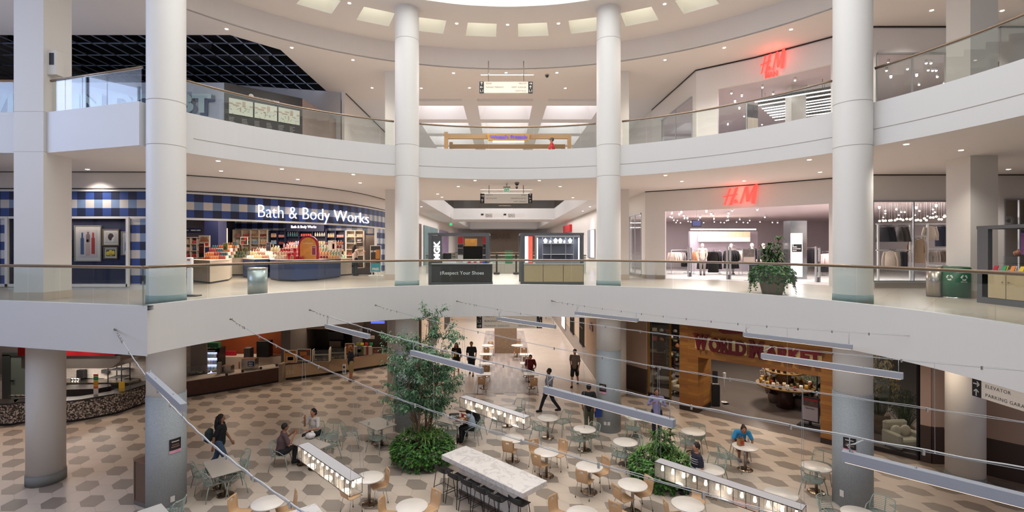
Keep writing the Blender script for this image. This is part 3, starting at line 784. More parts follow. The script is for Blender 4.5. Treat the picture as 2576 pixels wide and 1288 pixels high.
picture(186,567,254,658,'large framed picture of blue, clear and red bottles in the display window',SILF,(['cfc4c4','36557f','c7a9a6','b6362c','8a6f72'],[('b',.2,.1,.18,.8,1),('b',.5,.05,.22,.6,2),('b',.52,.55,.2,.38,4),('b',.8,.12,.18,.78,3)]))
picture(257,576,299,618,'square framed picture of a dark-haired figure, upper right of the large picture',GOLDF,(['c9c2bd','3d2a24','d8cfc8'],[('o',.5,.55,.28,.35,1),('o',.72,.3,.18,.28,2)]))
picture(260,621,295,651,'small framed picture of yellow lemons in the display window',GOLDF,(['5a5a2c','e0c23a','c9a51f'],[('o',.2,.4,.2,.3,1),('o',.5,.65,.2,.28,1),('o',.55,.25,.2,.25,2),('o',.82,.5,.17,.3,1)]))
picture(304,582,332,642,'framed picture at the right end of the display window',SILF,(['c9c4c6','4a5a8c','d5cbc4'],[('b',.4,.1,.3,.6,1),('b',.7,.1,.2,.4,2)]))
picture(148,577,179,605,'small framed picture beside the square pillar, above its twin',SILF,(['c9c4c6','8a94a8'],[('o',.6,.5,.25,.3,1)]))
picture(146,608,179,648,'framed picture with red bottles beside the square pillar',GOLDF,(['c9bfb9','a4302c','402b30'],[('b',.6,.1,.2,.6,1),('b',.85,.1,.2,.5,1)]))
light('AREA','display_window_lamp',(-15.5,18.0,8.0),12,(1,.85,.7),3,shape='RECTANGLE',size_y=.2)

# ---- bath shop interior
g=G();g.box(-15.5,-6.9,28.6,28.7,Z2,8.3);struct(g,'wall_bath_shop_back',mat('shop_back_plaster','b9a79a',.6))
g=G();g.box(-15.5,-6.9,28.55,28.6,7.75,9.0);o=struct(g,'wall_bath_shop_gingham',GING,uv=lambda c:(c.x,c.z))
g=G();g.prism([(x,y)for x,y in offs(L2C,-.05)]+[(-6.6,28.7),(-26,28.7)],8.98,9.03);struct(g,'ceiling_bath_shop',mat('shop_dark_ceiling','4a3f44',.8))
g=G();g.box(-15.6,-15.5,19.6,28.7,Z2,9.0);g.box(-7.0,-6.72,28.0,28.7,Z2,9.0);g.box(-16,-13.2,18.9,19.0,Z2,9.0);struct(g,'wall_bath_shop_side',mat('shop_side_dark','2c2a3c',.7))
for(x,y,e)in((-11,24,210),(-9.3,26,150),(-12.5,22,130)):light('AREA','bath_shop_lamps',(x,y,8.7),e,(1,.84,.70),2.6,shape='RECTANGLE',size_y=2.0)
CW={'8fa9c6':'pale blue','c4564a':'coral','d7ad86':'tan','b98a64':'caramel','e3d8c8':'ivory','7a2f2c':'maroon','4a7f86':'teal','cf8f8a':'pink','4a2a22':'dark brown','30322c':'olive black','8a4030':'rust','5a3a2c':'brown','2c2f36':'charcoal','b9a78e':'beige','a8262c':'red','d9b8a8':'blush','3a4a6c':'navy','c9b49a':'sand','b5454a':'rose','9a4a28':'amber','c47a48':'orange','8a3a3a':'wine','2f5560':'petrol','b9a06c':'mustard','8a5a4c':'mocha','6f8a4a':'leaf green','4f7a58':'green','e0d2be':'cream','c9a486':'peach','a8242e':'crimson','d99a9a':'soft pink','d9cdb8':'pale cream','8a2a30':'dark red','d99a5a':'apricot','7fa58c':'mint'}
KINDC=0
def bottle_proto(kind,body,cap,nm):
    g=G()
    if kind=='candle':g.lathe(0,0,[(.0,0),(.045,0),(.047,.01),(.047,.085),(.04,.09),(.042,.092),(.042,.108),(.0,.11)],8,0);
    else:g.lathe(0,0,[(.0,0),(.032,0),(.034,.01),(.034,.115),(.012,.135)],8,0);g.lathe(0,0,[(.016,.13),(.016,.17),(.0,.172)],8,1)
    o=g.build(nm,[mat('bottle_'+body,body,.25),mat('cap_'+cap,cap,.35)]);return o
BP={}
def bottles(kind,body,cap,pts,label,group,cat='bottle',s=1.0):
    nm={'candle':'jar_candle','bottle':'lotion_bottle'}[kind];key=(kind,body,cap)
    for p in pts:
        if key not in BP:o=bottle_proto(kind,body,cap,nm);BP[key]=o;o.location=p;o.scale=(s,s,s)
        else:o=dup(BP[key],p,scale=s)
        w_='candle' if kind=='candle' else 'bottle';tag(o,CW[body]+' '+label.replace('bottle or candle',w_).replace('bottle or jar',w_).replace('small gift set',w_+' gift'),w_,CW[body]+' '+w_+'s, '+group)
def shelf_unit(label,x0,x1,Y,z0,z1,rows,cols,m,depth=.32,fill=None,name='shelf_unit',glow=True):
    A,B=PD(x0,600,Y).x,PD(x1,600,Y).x;w=B-A;cx_=(A+B)/2;t=thing(name,label,'shelf',(cx_,Y,z0));h=z1-z0
    g=G();g.box(-w/2,w/2,depth-.02,depth,0,h);g.build('back_panel',mat('shelf_back_beige','cfc0b0',.6)if m is not NAVY else NAVY,t)  # plain beige back unless the unit is navy
    for s in(-1,1):g=G();g.box(s*w/2-.03,s*w/2+.03,0,depth,0,h);g.build('side_panel',m,t)
    for c in range(1,cols):g=G();x=-w/2+w*c/cols;g.box(x-.02,x+.02,.01,depth-.02,0,h);g.build('divider',m,t)
    for r in range(rows+1):g=G();z=h*r/rows;g.box(-w/2,w/2,0,depth-.02,z-.025,z+.005);g.build('shelf',m,t)
    return cx_,w,[z0+h*r/rows+.006 for r in range(rows)]
def fillcell(cx_,w,Y,z,cols,c,n,kind,body,cap,label,group,s=1.0,back=.12):
    x0=cx_-w/2+w*c/cols+.07;x1=cx_-w/2+w*(c+1)/cols-.07
    bottles(kind,body,cap,[(x0+(x1-x0)*(i+.5)/n,Y+back,z)for i in range(n)],label,group,s=s)
BPAL=[('bottle','8fa9c6','dfe6ee'),('candle','c4564a','d9c9b8'),('bottle','d7ad86','f2e6d4'),('candle','b98a64','c8bba8'),('bottle','e3d8c8','ffffff'),('candle','7a2f2c','d8c8b0'),('bottle','4a7f86','dfe6ee'),('candle','cf8f8a','e9dfd2')]
Yb=27.9
cx_,w,zs=shelf_unit('ivory wall shelves of lotions at the back left of the bath shop',586,672,Yb,5.6,8.02,6,4,IVORY)
for r in range(2,6):
    for c in range(4):
        k,b,cp=BPAL[(r*3+c*2)%8];fillcell(cx_,w,Yb,zs[r],4,c,4,k,b,cp,'bottle or jar on the ivory wall shelves, row %d from the bottom'%(r+1),'goods on the ivory wall shelves, row %d'%(r+1),1.35)
cx_,w,zs=shelf_unit('tall navy shelves under the small glowing lettering',717,820,Yb,5.6,8.05,6,3,NAVY)
for r in range(3,6):
    for c in range(3):
        k,b,cp=BPAL[(r+c*3+1)%8];fillcell(cx_,w,Yb-.02,zs[r],3,c,5,k,b,cp,'bottle or jar on the middle navy shelves, row %d from the bottom'%(r+1),'goods on the middle navy shelves, row %d'%(r+1),1.35)
g=G();a,b=PD(720,560,27.75),PD(815,582,27.75);g.box(a.x,b.x,27.75,28.3,b.z,8.42);one('cabinet_header','navy header panel behind the small glowing lettering','panel',g,NAVY)
for(xa,xb,lb,gp)in((677,717,'lower navy shelves left of the middle navy shelves','left navy shelves'),(820,867,'lower navy shelves right of the middle navy shelves','right navy shelves')):
    cx_,w,zs=shelf_unit(lb,xa,xb,Yb+.05,5.6,7.98,6,2,NAVY)
    for r in range(3,6):
        for c in range(2):
            k,b,cp=BPAL[(r*2+c*5)%8];fillcell(cx_,w,Yb,zs[r],2,c,4,k,b,cp,'bottle or jar on the %s, row %d from the bottom'%(gp,r+1),'goods on the %s, row %d'%(gp,r+1),1.3)
cx_,w,zs=shelf_unit('ivory shelves of dark candles at the right end of the bath shop',870,915,27.3,5.9,7.95,6,2,IVORY)
for r in range(0,6):
    for c in range(2):
        if c==1 and r in(2,3,4):continue
        fillcell(cx_,w,27.3,zs[r],2,c,4,'candle',['4a2a22','30322c','8a4030','5a3a2c','2c2f36','b9a78e'][r],'c9b79a','dark jar candle on the right end shelves, row %d from the bottom'%(r+1),'dark candles on the right end shelves, row %d'%(r+1),1.3)
cx_,w,zs=shelf_unit('ivory cubby shelves of gift sets under the gift signs',462,511,23.5,5.9,7.5,5,3,IVORY)
for r in range(0,5):
    for c in range(3):
        fillcell(cx_,w,23.5,zs[r],3,c,2,'candle' if(r+c)%2 else 'bottle',['a8262c','d9b8a8','3a4a6c','c9b49a','b5454a'][(r*2+c)%5],'e9dccb','small gift set in the left cubby shelves, row %d from the bottom'%(r+1),'gift sets in the left cubby shelves, row %d'%(r+1),1.5)
for(xa,xb,txt)in((478,508,'PERFECT GIFTS'),(455,477,'FRAGRANCE')):
    a,b=PD(xa,586,23.4),PD(xb,574,23.4);t=thing('gift_sign','navy sign reading %s above the cubby shelves'%txt.lower(),'sign',((a.x+b.x)/2,23.38,a.z));w=b.x-a.x
    g=G();g.box(-w/2,w/2,0,.03,0,b.z-a.z);g.build('board',NAVY,t);g=G();g.add(fit(textG(txt,.1,.003,.002),w*.8),facing((0,-.004,(b.z-a.z)*.55)));g.build('lettering',WHG,t)
a,b=PD(514,700,23),PD(549,545,23);g=G();g.box(a.x,b.x,23,23.7,Z2,9.0);struct(g,'pillar_bath_shop_navy',NAVY)
cx_,w,zs=shelf_unit('narrow ivory shelf tower right of the navy pillar',550,562,23.9,5.9,7.95,5,1,IVORY)
for r in range(2,5):fillcell(cx_,w,23.9,zs[r],1,0,2,'bottle',['c4564a','8fa9c6','8fa9c6'][r-2],'dfe6ee','bottle on the narrow shelf tower, row %d'%(r+1),'bottles on the narrow shelf tower, row %d'%(r+1),1.3)
# counters
def counter(label,pl,h,m,top=IVORY,name='display_counter',seams=3):
    c=Vector((sum(p.x for p in pl)/len(pl),sum(p.y for p in pl)/len(pl),Z2));q=[(p.x-c.x,p.y-c.y)for p in pl]
    t=thing(name,label,'counter',c);s=lambda k:[(x*k,y*k)for x,y in q]
    g=G();g.prism(s(.96),0,.07);g.build('toe_kick',DARK,t)
    g=G();g.prism(s(1),.07,h-.04);g.build('body',m,t)
    g=G();g.prism(s(1.015),h-.04,h);g.build('worktop',top,t)
    return t,c
def pl(*a):return[P(x,y,Z2)for x,y in a]
counter('ivory angled display counter in front of the navy pillar',pl((486,709),(528,714),(576,706),(584,700),(580,690),(530,688),(492,694)),.97,IVORY)
counter('navy display counter half hidden behind the steel bin',pl((611,698),(640,702),(676,699),(676,691),(640,688),(611,691)),.97,NAVYC)
counter('long curved navy display counter in the middle of the bath shop',pl((679,703),(700,707),(737,708.5),(800,705.5),(857,697),(857,690),(800,688),(700,688),(679,692)),.97,NAVYC)
counter('small ivory display counter right of the curved navy counter',pl((856,694),(885,692),(885,688),(858,688)),.92,IVORY)
counter('ivory low wall of drawers behind the ivory angled counter',pl((582,693),(612,693),(612,690),(582,690)),.95,IVORY,name='drawer_unit')
# goods on the counters: stepped rows
random.seed(3)
def tiers(label,group,xa,xb,y,z0,rows,pal,s=1.2,dz=.17,dY=.22,n=14,name='display_riser'):
    for r in range(rows):
        A,B=P(xa,y,Z2),P(xb,y,Z2);q=r/max(1,rows)
        ax,bx=A.x+(B.x-A.x)*.10*q,B.x-(B.x-A.x)*.10*q;ay,by=A.y+.22+dY*r,B.y+.22+dY*r;zz=z0+dz*r
        if r:
            g=G();g.bar((ax,ay,zz-dz/2-.005),(bx,by,zz-dz/2-.005),.2,dz-.01);tag(g.build(name,IVORY),'%s, step %d'%(label,r),'display stand')
        nn=max(2,int(n*(1-.15*q)))
        for i in range(nn):
            k,b,cp=pal[(i*3//nn+r)%len(pal)];u=(i+.5)/nn
            bottles(k,b,cp,[(ax+(bx-ax)*u,ay+(by-ay)*u,zz)],'bottle or candle on the %s, tier %d'%(group,r+1),'%s, tier %d'%(group,r+1),s=s)
zt=Z2+.975
tiers('riser under the amber candles on the ivory angled counter','ivory angled counter goods',500,560,707,zt,4,[('candle','9a4a28','c9a27a'),('candle','c47a48','d8b890'),('bottle','8a3a3a','3a2a24'),('candle','2f5560','c9b79a')],n=11)
tiers('riser under the green bottles','navy half-hidden counter goods',614,672,699,zt,3,[('candle','e3d8c8','f3ece0'),('bottle','b9a06c','efe6c8'),('candle','8a5a4c','d8c8b0')],n=9)
tiers('riser under the green soap bottles','green goods by the drawer unit',580,612,692,zt-.02,3,[('bottle','6f8a4a','d8d0a0'),('bottle','4f7a58','2c3a2c')],n=5)
tiers('riser under the cream and red goods','curved navy counter goods, left half',684,760,706.5,zt,4,[('candle','e0d2be','b98d5a'),('bottle','c9a486','e9dccb'),('candle','a8242e','d9c9a8'),('bottle','d99a9a','f3e2dc')],n=11)
tiers('riser under the red and gold goods','curved navy counter goods, right half',764,850,702,zt,5,[('candle','d9cdb8','8a2a30'),('candle','8a2a30','c9a878'),('bottle','d99a5a','f0e2c8'),('bottle','7fa58c','dfe6dc')],n=12)
tiers('riser under the yellow and tan goods','goods behind the half-hidden navy counter',625,690,694,zt,4,[('bottle','b9a06c','efe6c8'),('candle','d9cdb8','c9a878'),('bottle','e3d8c8','ffffff'),('candle','8a5a4c','d8c8b0')],n=10)
tiers('riser under the soft pink goods','goods at the back of the curved navy counter',700,745,696,zt,5,[('bottle','d99a9a','f3e2dc'),('candle','cf8f8a','e9dfd2'),('bottle','8fa9c6','dfe6ee')],n=8)
tiers('riser under the gold and mint goods','goods on the ivory counter by the right shelves',855,884,691,Z2+.93,3,[('bottle','7fa58c','dfe6dc'),('bottle','d99a5a','f0e2c8')],n=5)
tiers('riser under the dark goods','goods behind the ivory angled counter',512,575,697,zt,5,[('candle','8a3a3a','3a2a24'),('candle','c47a48','d8b890'),('bottle','4a7f86','dfe6ee'),('bottle','c4564a','d9c9b8')],n=10)
# large red arch display
p=PD(771,618,22.4);t=thing('arch_display','large red arch-shaped display with a golden picture in the bath shop','display stand',(p.x,22.6,zt))
g=G();R0,R1=.40,.31;H=.62
def archpoly(r,h):return[(-r,0),(r,0)]+[(r*cos(pi*i/16),h+r*sin(pi*i/16))for i in range(17)]
def uprights(polyg,y0,y1,m=0):
    g=G();n=len(polyg);V=[(x,y0,z)for x,z in polyg]+[(x,y1,z)for x,z in polyg]
    g._add(V,[tuple(range(n)),tuple(range(2*n-1,n-1,-1))]+[(i,n+i,n+(i+1)%n,(i+1)%n)for i in range(n)],m);return g
uprights(archpoly(.46,.62),0,.12).build('frame',mat('display_red','a81632',.4),t)
uprights(archpoly(.37,.62),-.02,0).build('picture',mat('golden_print','b8793a',.5,noise=.5,nscale=5,emit=.15,ecol='c98a3a'),t)
g=G();g.add(fit(textG('LUMINOUS',.1,.004,.002),.42),facing((0,-.03,.72)));g.build('lettering',mat('cream_letter','e9d6b0',.5),t)
for xx in(732,717):
    p=PD(xx,640,21.9);g=G();g.cyl(0,0,0,.48 if xx==732 else .26,.05,12,.07);g.cyl(0,0,.48 if xx==732 else .26,.5 if xx==732 else .28,.22,20)
    one('pedestal_stand','pink-red round pedestal stand, the %s one beside the red arch'%('taller' if xx==732 else 'lower'),'display stand',g,mat('display_pink','d2344c',.4),(p.x,22.3,zt))
def poster(label,xa,ya,xb,yb,Y,z=None,frame=IVORY,bg='c9b8a8',blobs=(),txt=None,tcol='3a2a24',name='framed_poster',stand=True,tilt=0):
    A,B=PD(xa,yb,Y),PD(xb,ya,Y);w,h=B.x-A.x,B.z-A.z;t=thing(name,label,'poster',((A.x+B.x)/2,Y,A.z),tilt);f=min(.03,w*.07)
    g=G();g.box(-w/2,w/2,.0,.03,0,h);g.build('frame',frame,t)
    g=G();g.box(-w/2+f,w/2-f,-.006,0,f,h-f,0);ms=[mat('print_'+bg,bg,.5)]
    for(u,v,su,sv,c)in blobs:
        ms.append(mat('print_'+c,c,.5));X,Z=(-.5+u)*(w-2*f),f+v*(h-2*f);W_,H_=su*w/2,sv*h/2
        g.box(max(-w/2+f,X-W_),min(w/2-f,X+W_),-.009,-.006,max(f,Z-H_),min(h-f,Z+H_),len(ms)-1)
    g.build('print',ms,t)
    if txt:
        g=G()
        for(s,u,v,ww)in txt:g.add(fit(textG(s,.1,.002,.002),w*ww),facing(((-.5+u)*w,-.012,v*h)))
        g.build('lettering',mat('ink_'+tcol,tcol,.5),t)
    return t
poster('cream poster with red flowers standing on the ivory angled counter',500,592,528,622,21.3,bg='e2d3c0',blobs=((.7,.2,.4,.25,'b8323c'),(.5,.65,.7,.2,'c96a5a')),txt=(('HELLO',.5,.82,.6),('HOLIDAYS',.5,.5,.8)))
poster('narrow brown banner card left of the cream flower poster',500,612,514,648,20.9,bg='6a3230',blobs=((.5,.15,.9,.3,'2f2428'),),tcol='e2d3c0',txt=(('gift guide',.5,.8,.6),))
poster('dark poster with roses in front of the ivory wall shelves',605,596,623,616,22.5,bg='3a302a',blobs=((.7,.82,.3,.3,'b0202c'),(.3,.15,.3,.3,'b0303c')),tcol='c9a486',txt=(('ROSES',.45,.55,.6),))
poster('green leafy poster on the left side of the bath shop',561,611,573,630,21.6,bg='6f7a38',blobs=((.4,.3,.5,.4,'3f4a1c'),))
poster('small grey poster left of the pink domes in the bath shop',669,610,681,631,22.3,bg='5f5a6c',tcol='d8d0d8',txt=(('WINTER',.5,.6,.6),))
poster('cream poster with a dark bottle on the right of the red arch',825,605,846,630,22.2,bg='f0e0d0',blobs=((.68,.42,.4,.75,'e8a89a'),(.68,.4,.22,.5,'3a2c30'),(.8,.95,.3,.08,'c4424a')),tcol='c46a5a',txt=(('new & now',.3,.8,.4),))
poster('maroon banner card hanging over the right of the red arch',784,618,795,642,21.8,bg='7a2438',tcol='d8c0b0',txt=(('GIFTS',.5,.8,.6),))
poster('dark poster reading best in the right end shelves',897,598,912,619,27.1,bg='2a2422',frame=DARK,tcol='e8e0d8',txt=(('BEST',.5,.7,.7),('SCENTS',.5,.45,.8)))
t=poster('upright poster stand with $3.95 offer and blue FREE panel by the gingham pier',931.5,617.5,958.5,685,25.9,frame=WHG,bg='39332f',blobs=((.72,.68,.4,.35,'b97a3a'),(.5,.17,1,.32,'4a9fb0'),(.3,.42,.4,.12,'a0623a')),tcol='f0ece4',txt=(('$3.95',.3,.78,.5),('FREE',.5,.12,.6)),name='poster_stand')
g=G();zz=Z2-PD(0,685,25.9).z;g.bevbox(-.36,.36,-.15,.2,zz+.0,zz+.06,.01);g.cyl(-.2,.02,zz+.05,.02,.02,8);g.build('base',WHG,t);g=G();g.cyl(.2,.02,zz+.05,.02,.02,8);g.build('post',WHG,t)
# steel litter bin and white sanitiser stand by the balustrade
p=P(648,741,Z2);t=thing('litter_bin','cylindrical brushed steel litter bin behind the balustrade, left of centre','bin',p)
g=G();g.cyl(0,0,.03,.80,.29,32);g.build('body',mat('bin_steel','a9b4b3',.35,.7),t);g=G();g.lathe(0,0,[(.29,.80),(.30,.82),(.30,.85),(.2,.87),(.19,.80)],32);g.build('rim',STEEL,t);g=G();g.cyl(0,0,0,.03,.27,24);g.build('base',BLACK,t)
p=P(478,745,Z2);t=thing('sanitizer_stand','white upright sanitizer stand with a black foot beside the front left column','stand',p)
g=G();g.bevbox(-.28,.28,-.16,.16,0,.035,.01);g.build('foot',BLACK,t);g=G();g.bevbox(-.075,.075,-.05,.05,.035,.88,.015);g.build('post',WHG,t)
g=G();g.bevbox(-.085,.085,-.07,.06,.9,1.2,.02);g.build('dispenser',WHG,t);g=G();g.box(-.045,.045,-.078,-.07,1.1,1.15);g.build('label_plate',mat('amber_label','a06a3a',.5),t)

# ---- kiosks of the second floor
KY=19.95
def kiosk_frame(t,w,d,H,post=.14,beam=.09,left=True,right=True,m=KGREY):
    for s,on in((-1,left),(1,right)):
        for y in(0,d-post):
            if on:g=G();g.box(s*w/2-post/2,s*w/2+post/2,y,y+post,0,H-beam);g.build('post',m,t)
    for y in(0,d-post):g=G();g.box(-w/2-post*.6,w/2+post*.6,y,y+post,H-beam,H);g.build('beam',m,t)
    for s in(-1,1):g=G();g.box(s*w/2-post/2,s*w/2+post/2,post,d-post,H-beam,H);g.build('side_beam',m,t)
A,B=PD(1082,600,KY).x,PD(1226,600,KY).x;w=B-A
t=thing('retail_kiosk','dark grey shoe care kiosk with MGK lettering and Respect Your Shoes front','kiosk',((A+B)/2,KY,Z2));x0=t.location.x
kiosk_frame(t,w,2.0,2.1)
c0,c1=PD(1086,600,KY).x-x0,PD(1238,600,KY).x-x0
g=G();g.box(c0,c1,-.04,.6,.1,.83);g.build('counter_front',mat('kiosk_black','2a2b2d',.4),t);g=G();g.box(c0-.1,c1+.02,-.06,.62,0,.1);g.build('plinth',KGREY,t);g=G();g.box(c0,c1+.02,-.07,.65,.83,.87);g.build('worktop',mat('pale_stone','b9bcb8',.4),t)
g=G();g.add(fit(textG('Respect Your Shoes',.2,.004,.003,spacing=1.04),1.68),facing(((PD(1165,0,KY).x-x0),-.046,.46)));letters(g,mat('pale_letter','d5d9da',.5),t)
g=G();gx=fit(textG('MGK',.2,.003,.01),.14);M=facing((PD(1109,0,KY).x-x0,-.046,.47))@Matrix.Rotation(pi/2,4,'Z');g.add(gx,M);g.build('logo',mat('pale_letter','d5d9da',.5),t)
g=G();a,b=PD(1087,0,KY).x-x0,PD(1111,0,KY).x-x0;g.box(a,b,0,.3,.88,1.98);pn=g.build('sign_tower',mat('tower_grey','4a4b4e',.5),t)
g=G();gx=fit(textG('MGK',1,.02,.04),.78,.25);g.add(gx,facing(((a+b)/2,-.02,1.38))@Matrix.Rotation(pi/2,4,'Z'));letters(g,mat('letter_glow','ffffff',emit=2.2),pn)
for xa,xb in((1150,1163),(1214,1227)):
    a,b=PD(xa,0,KY).x-x0,PD(xb,0,KY).x-x0;g=G()
    for i,(zz,hh,c)in enumerate(((1.66,.28,'b8242c'),(1.5,.13,'1e1e20'),(1.22,.24,'232325'),(.9,.28,'b9b6b2' if xa==1150 else '303034'))):g=G();g.box(a,b,.3,.5,zz,zz+hh);g.build('poster_box',mat('box_'+c,c,.5),t)
a,b=PD(1163.5,0,KY).x-x0,PD(1213,0,KY).x-x0;g=G();g.box(a,b,.4,.45,1.02,1.56);g.build('screen',mat('black_screen','060607',.2),t)
a,b=PD(1165,0,KY).x-x0,PD(1197,0,KY).x-x0;g=G();g.box(a,b,.9,.95,1.56,1.88);g.build('back_poster',mat('ochre_print','b8863a',.5,noise=.4,nscale=6),t)
a,b=PD(1112,0,KY).x,PD(1133,0,KY).x;t2=thing('till_monitor','black till monitor on the shoe care kiosk counter','monitor',((a+b)/2,KY+.35,Z2+.87));g=G();g.box(-(b-a)/2,(b-a)/2,0,.03,.16,.40);g.build('screen',BLACK,t2);g=G();g.cyl(0,.03,0,.2,.02,10);g.cyl(0,.02,0,.012,.09,16);g.build('stand',BLACK,t2)
for i in range(12):g=G();g.box(-.018,.018,0,.03,0,.1);one('spray_tube','small pale tube in the rack on the shoe care kiosk counter','tube',g,WHG,(PD(1114+i*2.9,0,KY).x,KY+.05,Z2+.87),group='tubes on the kiosk counter')
for i,(xx,c,lb)in enumerate(((1169,'dfe6e0','pale green'),(1219,'2a55b0','blue'))):g=G();g.bevbox(-.08,.08,0,.12,0,.14,.006);one('product_box',lb+' product box on the shoe care kiosk counter','box',g,mat('pbox_'+c,c,.5),(PD(xx,0,KY).x,KY,Z2+.87))
for i in range(7):g=G();g.ball((0,0,.035),(.09,.04,.035),10,6);one('sneaker','small red and white shoe under the kiosk screen, %s from the left'%ORD[i],'shoe',g,mat('shoe_'+('b83a44' if i%2 else 'd8cfc8'),'b83a44' if i%2 else 'd8cfc8',.5),(PD(1172+i*7.5,0,KY).x,KY+.25,Z2+.87),group='shoes under the kiosk screen')
# jewellery kiosk
A,B=PD(1314,600,KY).x,PD(1464,600,KY).x;w=B-A
t=thing('retail_kiosk','jewellery kiosk with light oak front and brightly lit glass cabinet','kiosk',((A+B)/2,KY,Z2));x0=t.location.x
kiosk_frame(t,w,2.0,2.1)
c0,c1=PD(1318,0,KY).x-x0,PD(1467.5,0,KY).x-x0
for i,(a,b)in enumerate(((1318,1366),(1366.5,1416.5),(1417,1467))):g=G();g.box(PD(a,0,KY).x-x0+.006,PD(b,0,KY).x-x0-.006,-.03,.6,.12,.82);g.build('cupboard_door',LWOOD,t)
g=G();g.box(c0-.1,c1+.02,-.02,.62,0,.12);g.build('plinth',KGREY,t);g=G();g.box(c0,c1+.03,-.06,.65,.82,.87);g.build('worktop',mat('pale_stone','b9bcb8',.4),t)
a,b=PD(1319,0,KY).x-x0,PD(1341,0,KY).x-x0;g=G();g.box(a,b,0,.2,.88,1.98,0);g.box(a+.02,(a+b)/2-.02,-.006,0,.9,1.96,1);g.box((a+b)/2-.02,b-.02,-.006,0,.9,1.96,2)
pn=g.build('light_panel',[BLACK,mat('lit_white_print','f4f0ff',emit=1.3),mat('lit_red_print','e0584a',emit=.8,ecol='f05a44',noise=.7,nscale=5)],t)
g=G();g.add(fit(textG('FEATURED POP-UP',.1,.002),.62),facing(((a*.75+b*.25),-.012,1.5))@Matrix.Rotation(pi/2,4,'Z'));g.build('lettering',mat('grey_letter','a9a4b0',.5),pn)
a,b=PD(1347,0,KY).x-x0,PD(1461,0,KY).x-x0;LB=mat('case_led','f4f6ff',emit=3.0,ecol='eef2ff')
g=G();
for q in((a,b,1.93,1.99),(a,b,.88,.94)):g.box(q[0],q[1],0,.4,q[2],q[3])
for q in((a,a+.05),(b-.05,b)):g.box(q[0],q[1],0,.4,.94,1.93)
cab=g.build('cabinet_frame',ALU,t)
g=G();g.box(a+.06,a+.1,.02,.05,.96,1.9);g.box(b-.1,b-.06,.02,.05,.96,1.9);g.build('led_strip',LB,cab)
g=G();g.box(a+.05,b-.05,.38,.4,.94,1.93);g.build('back_panel',mat('case_back','6a6c78',.5),cab)
for zz in(1.22,1.66):g=G();g.box(a+.3,b-.3,.02,.36,zz,zz+.02);g.build('glass_shelf',WHG,cab)
for q in(a+.28,b-.3,a+.62,b-.62):g=G();g.box(q,q+.025,.02,.06,.94,1.93);g.build('mullion',ALU,cab)
light('AREA','jewellery_case_lamp',(x0+(a+b)/2,KY-.1+.2,Z2+1.9),10,(.92,.95,1),1.6,shape='RECTANGLE',size_y=.2)
for i,(xx,s)in enumerate(((1373,1),(1386,.6),(1399,1),(1411,1),(1421.5,.6),(1436,1))):
    g=G();g.lathe(0,0,[(.0,0),(.05,.0),(.055,.02),(.085,.1),(.075,.14),(.03,.17),(.028,.2),(0,.2)],12);g.v=[(x,y*.4,z)for x,y,z in g.v]
    o=one('necklace_bust','white necklace display bust on the top shelf of the jewellery kiosk, %s from the left'%ORD[i],'display bust',g,WHG,(PD(xx,0,KY).x,KY+.2,Z2+1.685),group='necklace busts');o.scale=(s,s,s)
for i in range(8):g=G();g.box(-.05,.05,0,.12,0,.05);one('jewellery_box','small white jewellery tray at the foot of the lit cabinet, %s from the left'%ORD[i],'tray',g,WHG,(PD(1369+i*10,0,KY).x,KY+.06,Z2+.95),group='jewellery trays')
# kiosk at the right edge (long side faces the atrium)
t=thing('retail_kiosk','grey framed kiosk with oak cupboards and a red $29.99 and under sign','kiosk',(13.0,13.5,Z2),-pi/2-.0)
w=3.4
def kb(name,x0,x1,y0,y1,z0,z1,m,par=None):g=G();g.box(x0,x1,y0,y1,z0,z1);return g.build(name,m,par or t)
for x in(0,w):
    for y in(0,1.6):kb('post',x,x+.3 if x==0 else x+.12,y,y+.12,0,2.0,KGREY)
for y in(0,1.6):kb('beam',-.02,w+.14,y,y+.14,2.0,2.09,KGREY)
for x in(0,w):kb('side_beam',x,x+.12,.14,1.6,2.0,2.09,KGREY)
kb('plinth',0,w,-.01,.7,0,.16,KGREY);kb('worktop',.12,w,-.03,.72,.86,.9,mat('pale_stone','b9bcb8',.4))
for i in range(5):
    d=kb('cupboard_door',.14+i*.64,.76+i*.64,0,.68,.17,.85,LWOOD);g=G();g.ball((.2+i*.64+(.48 if i%2==0 else 0),-.02,.6),.02,8,6);g.build('knob',STEEL,d)
loc=PD(2555,600,12.3)
t2=thing('price_sign','tilted red sign reading $29.99 and under on the right-hand kiosk','sign',(13.45,12.45,Z2+1.32),-.75)
g=G();g.box(-.24,.24,0,.02,0,.56);g.build('border',mat('multicolour_border','6a4a8c',.5,noise=.9,nscale=14),t2)
g=G();g.box(-.2,.2,-.012,0,.04,.52);g.build('panel',mat('sale_red','d2332e',.5),t2)
g=G()
for i,s in enumerate(('$29.99','and','under')):g.add(fit(textG(s,.1,.002,.002),(.3,.18,.3)[i]),facing((0,-.016,.42-i*.14)))
g.build('lettering',WHG,t2)
g=G();g.box(-.02,.02,.01,.03,-.42,0);g.build('stem',STEEL,t2)
t3=thing('acrylic_riser','clear two-step acrylic riser on the right-hand kiosk','display stand',(13.2,12.4,Z2+.9),-pi/2)
g=G();g.box(-.8,.9,.2,.6,.36,.37);g.box(-.8,-.79,.2,.6,0,.36);g.box(.89,.9,.2,.6,0,.36);g.box(-.8,.9,.05,.6,.18,.19);g.build('acrylic_sheet',SHOPGLASS,t3)
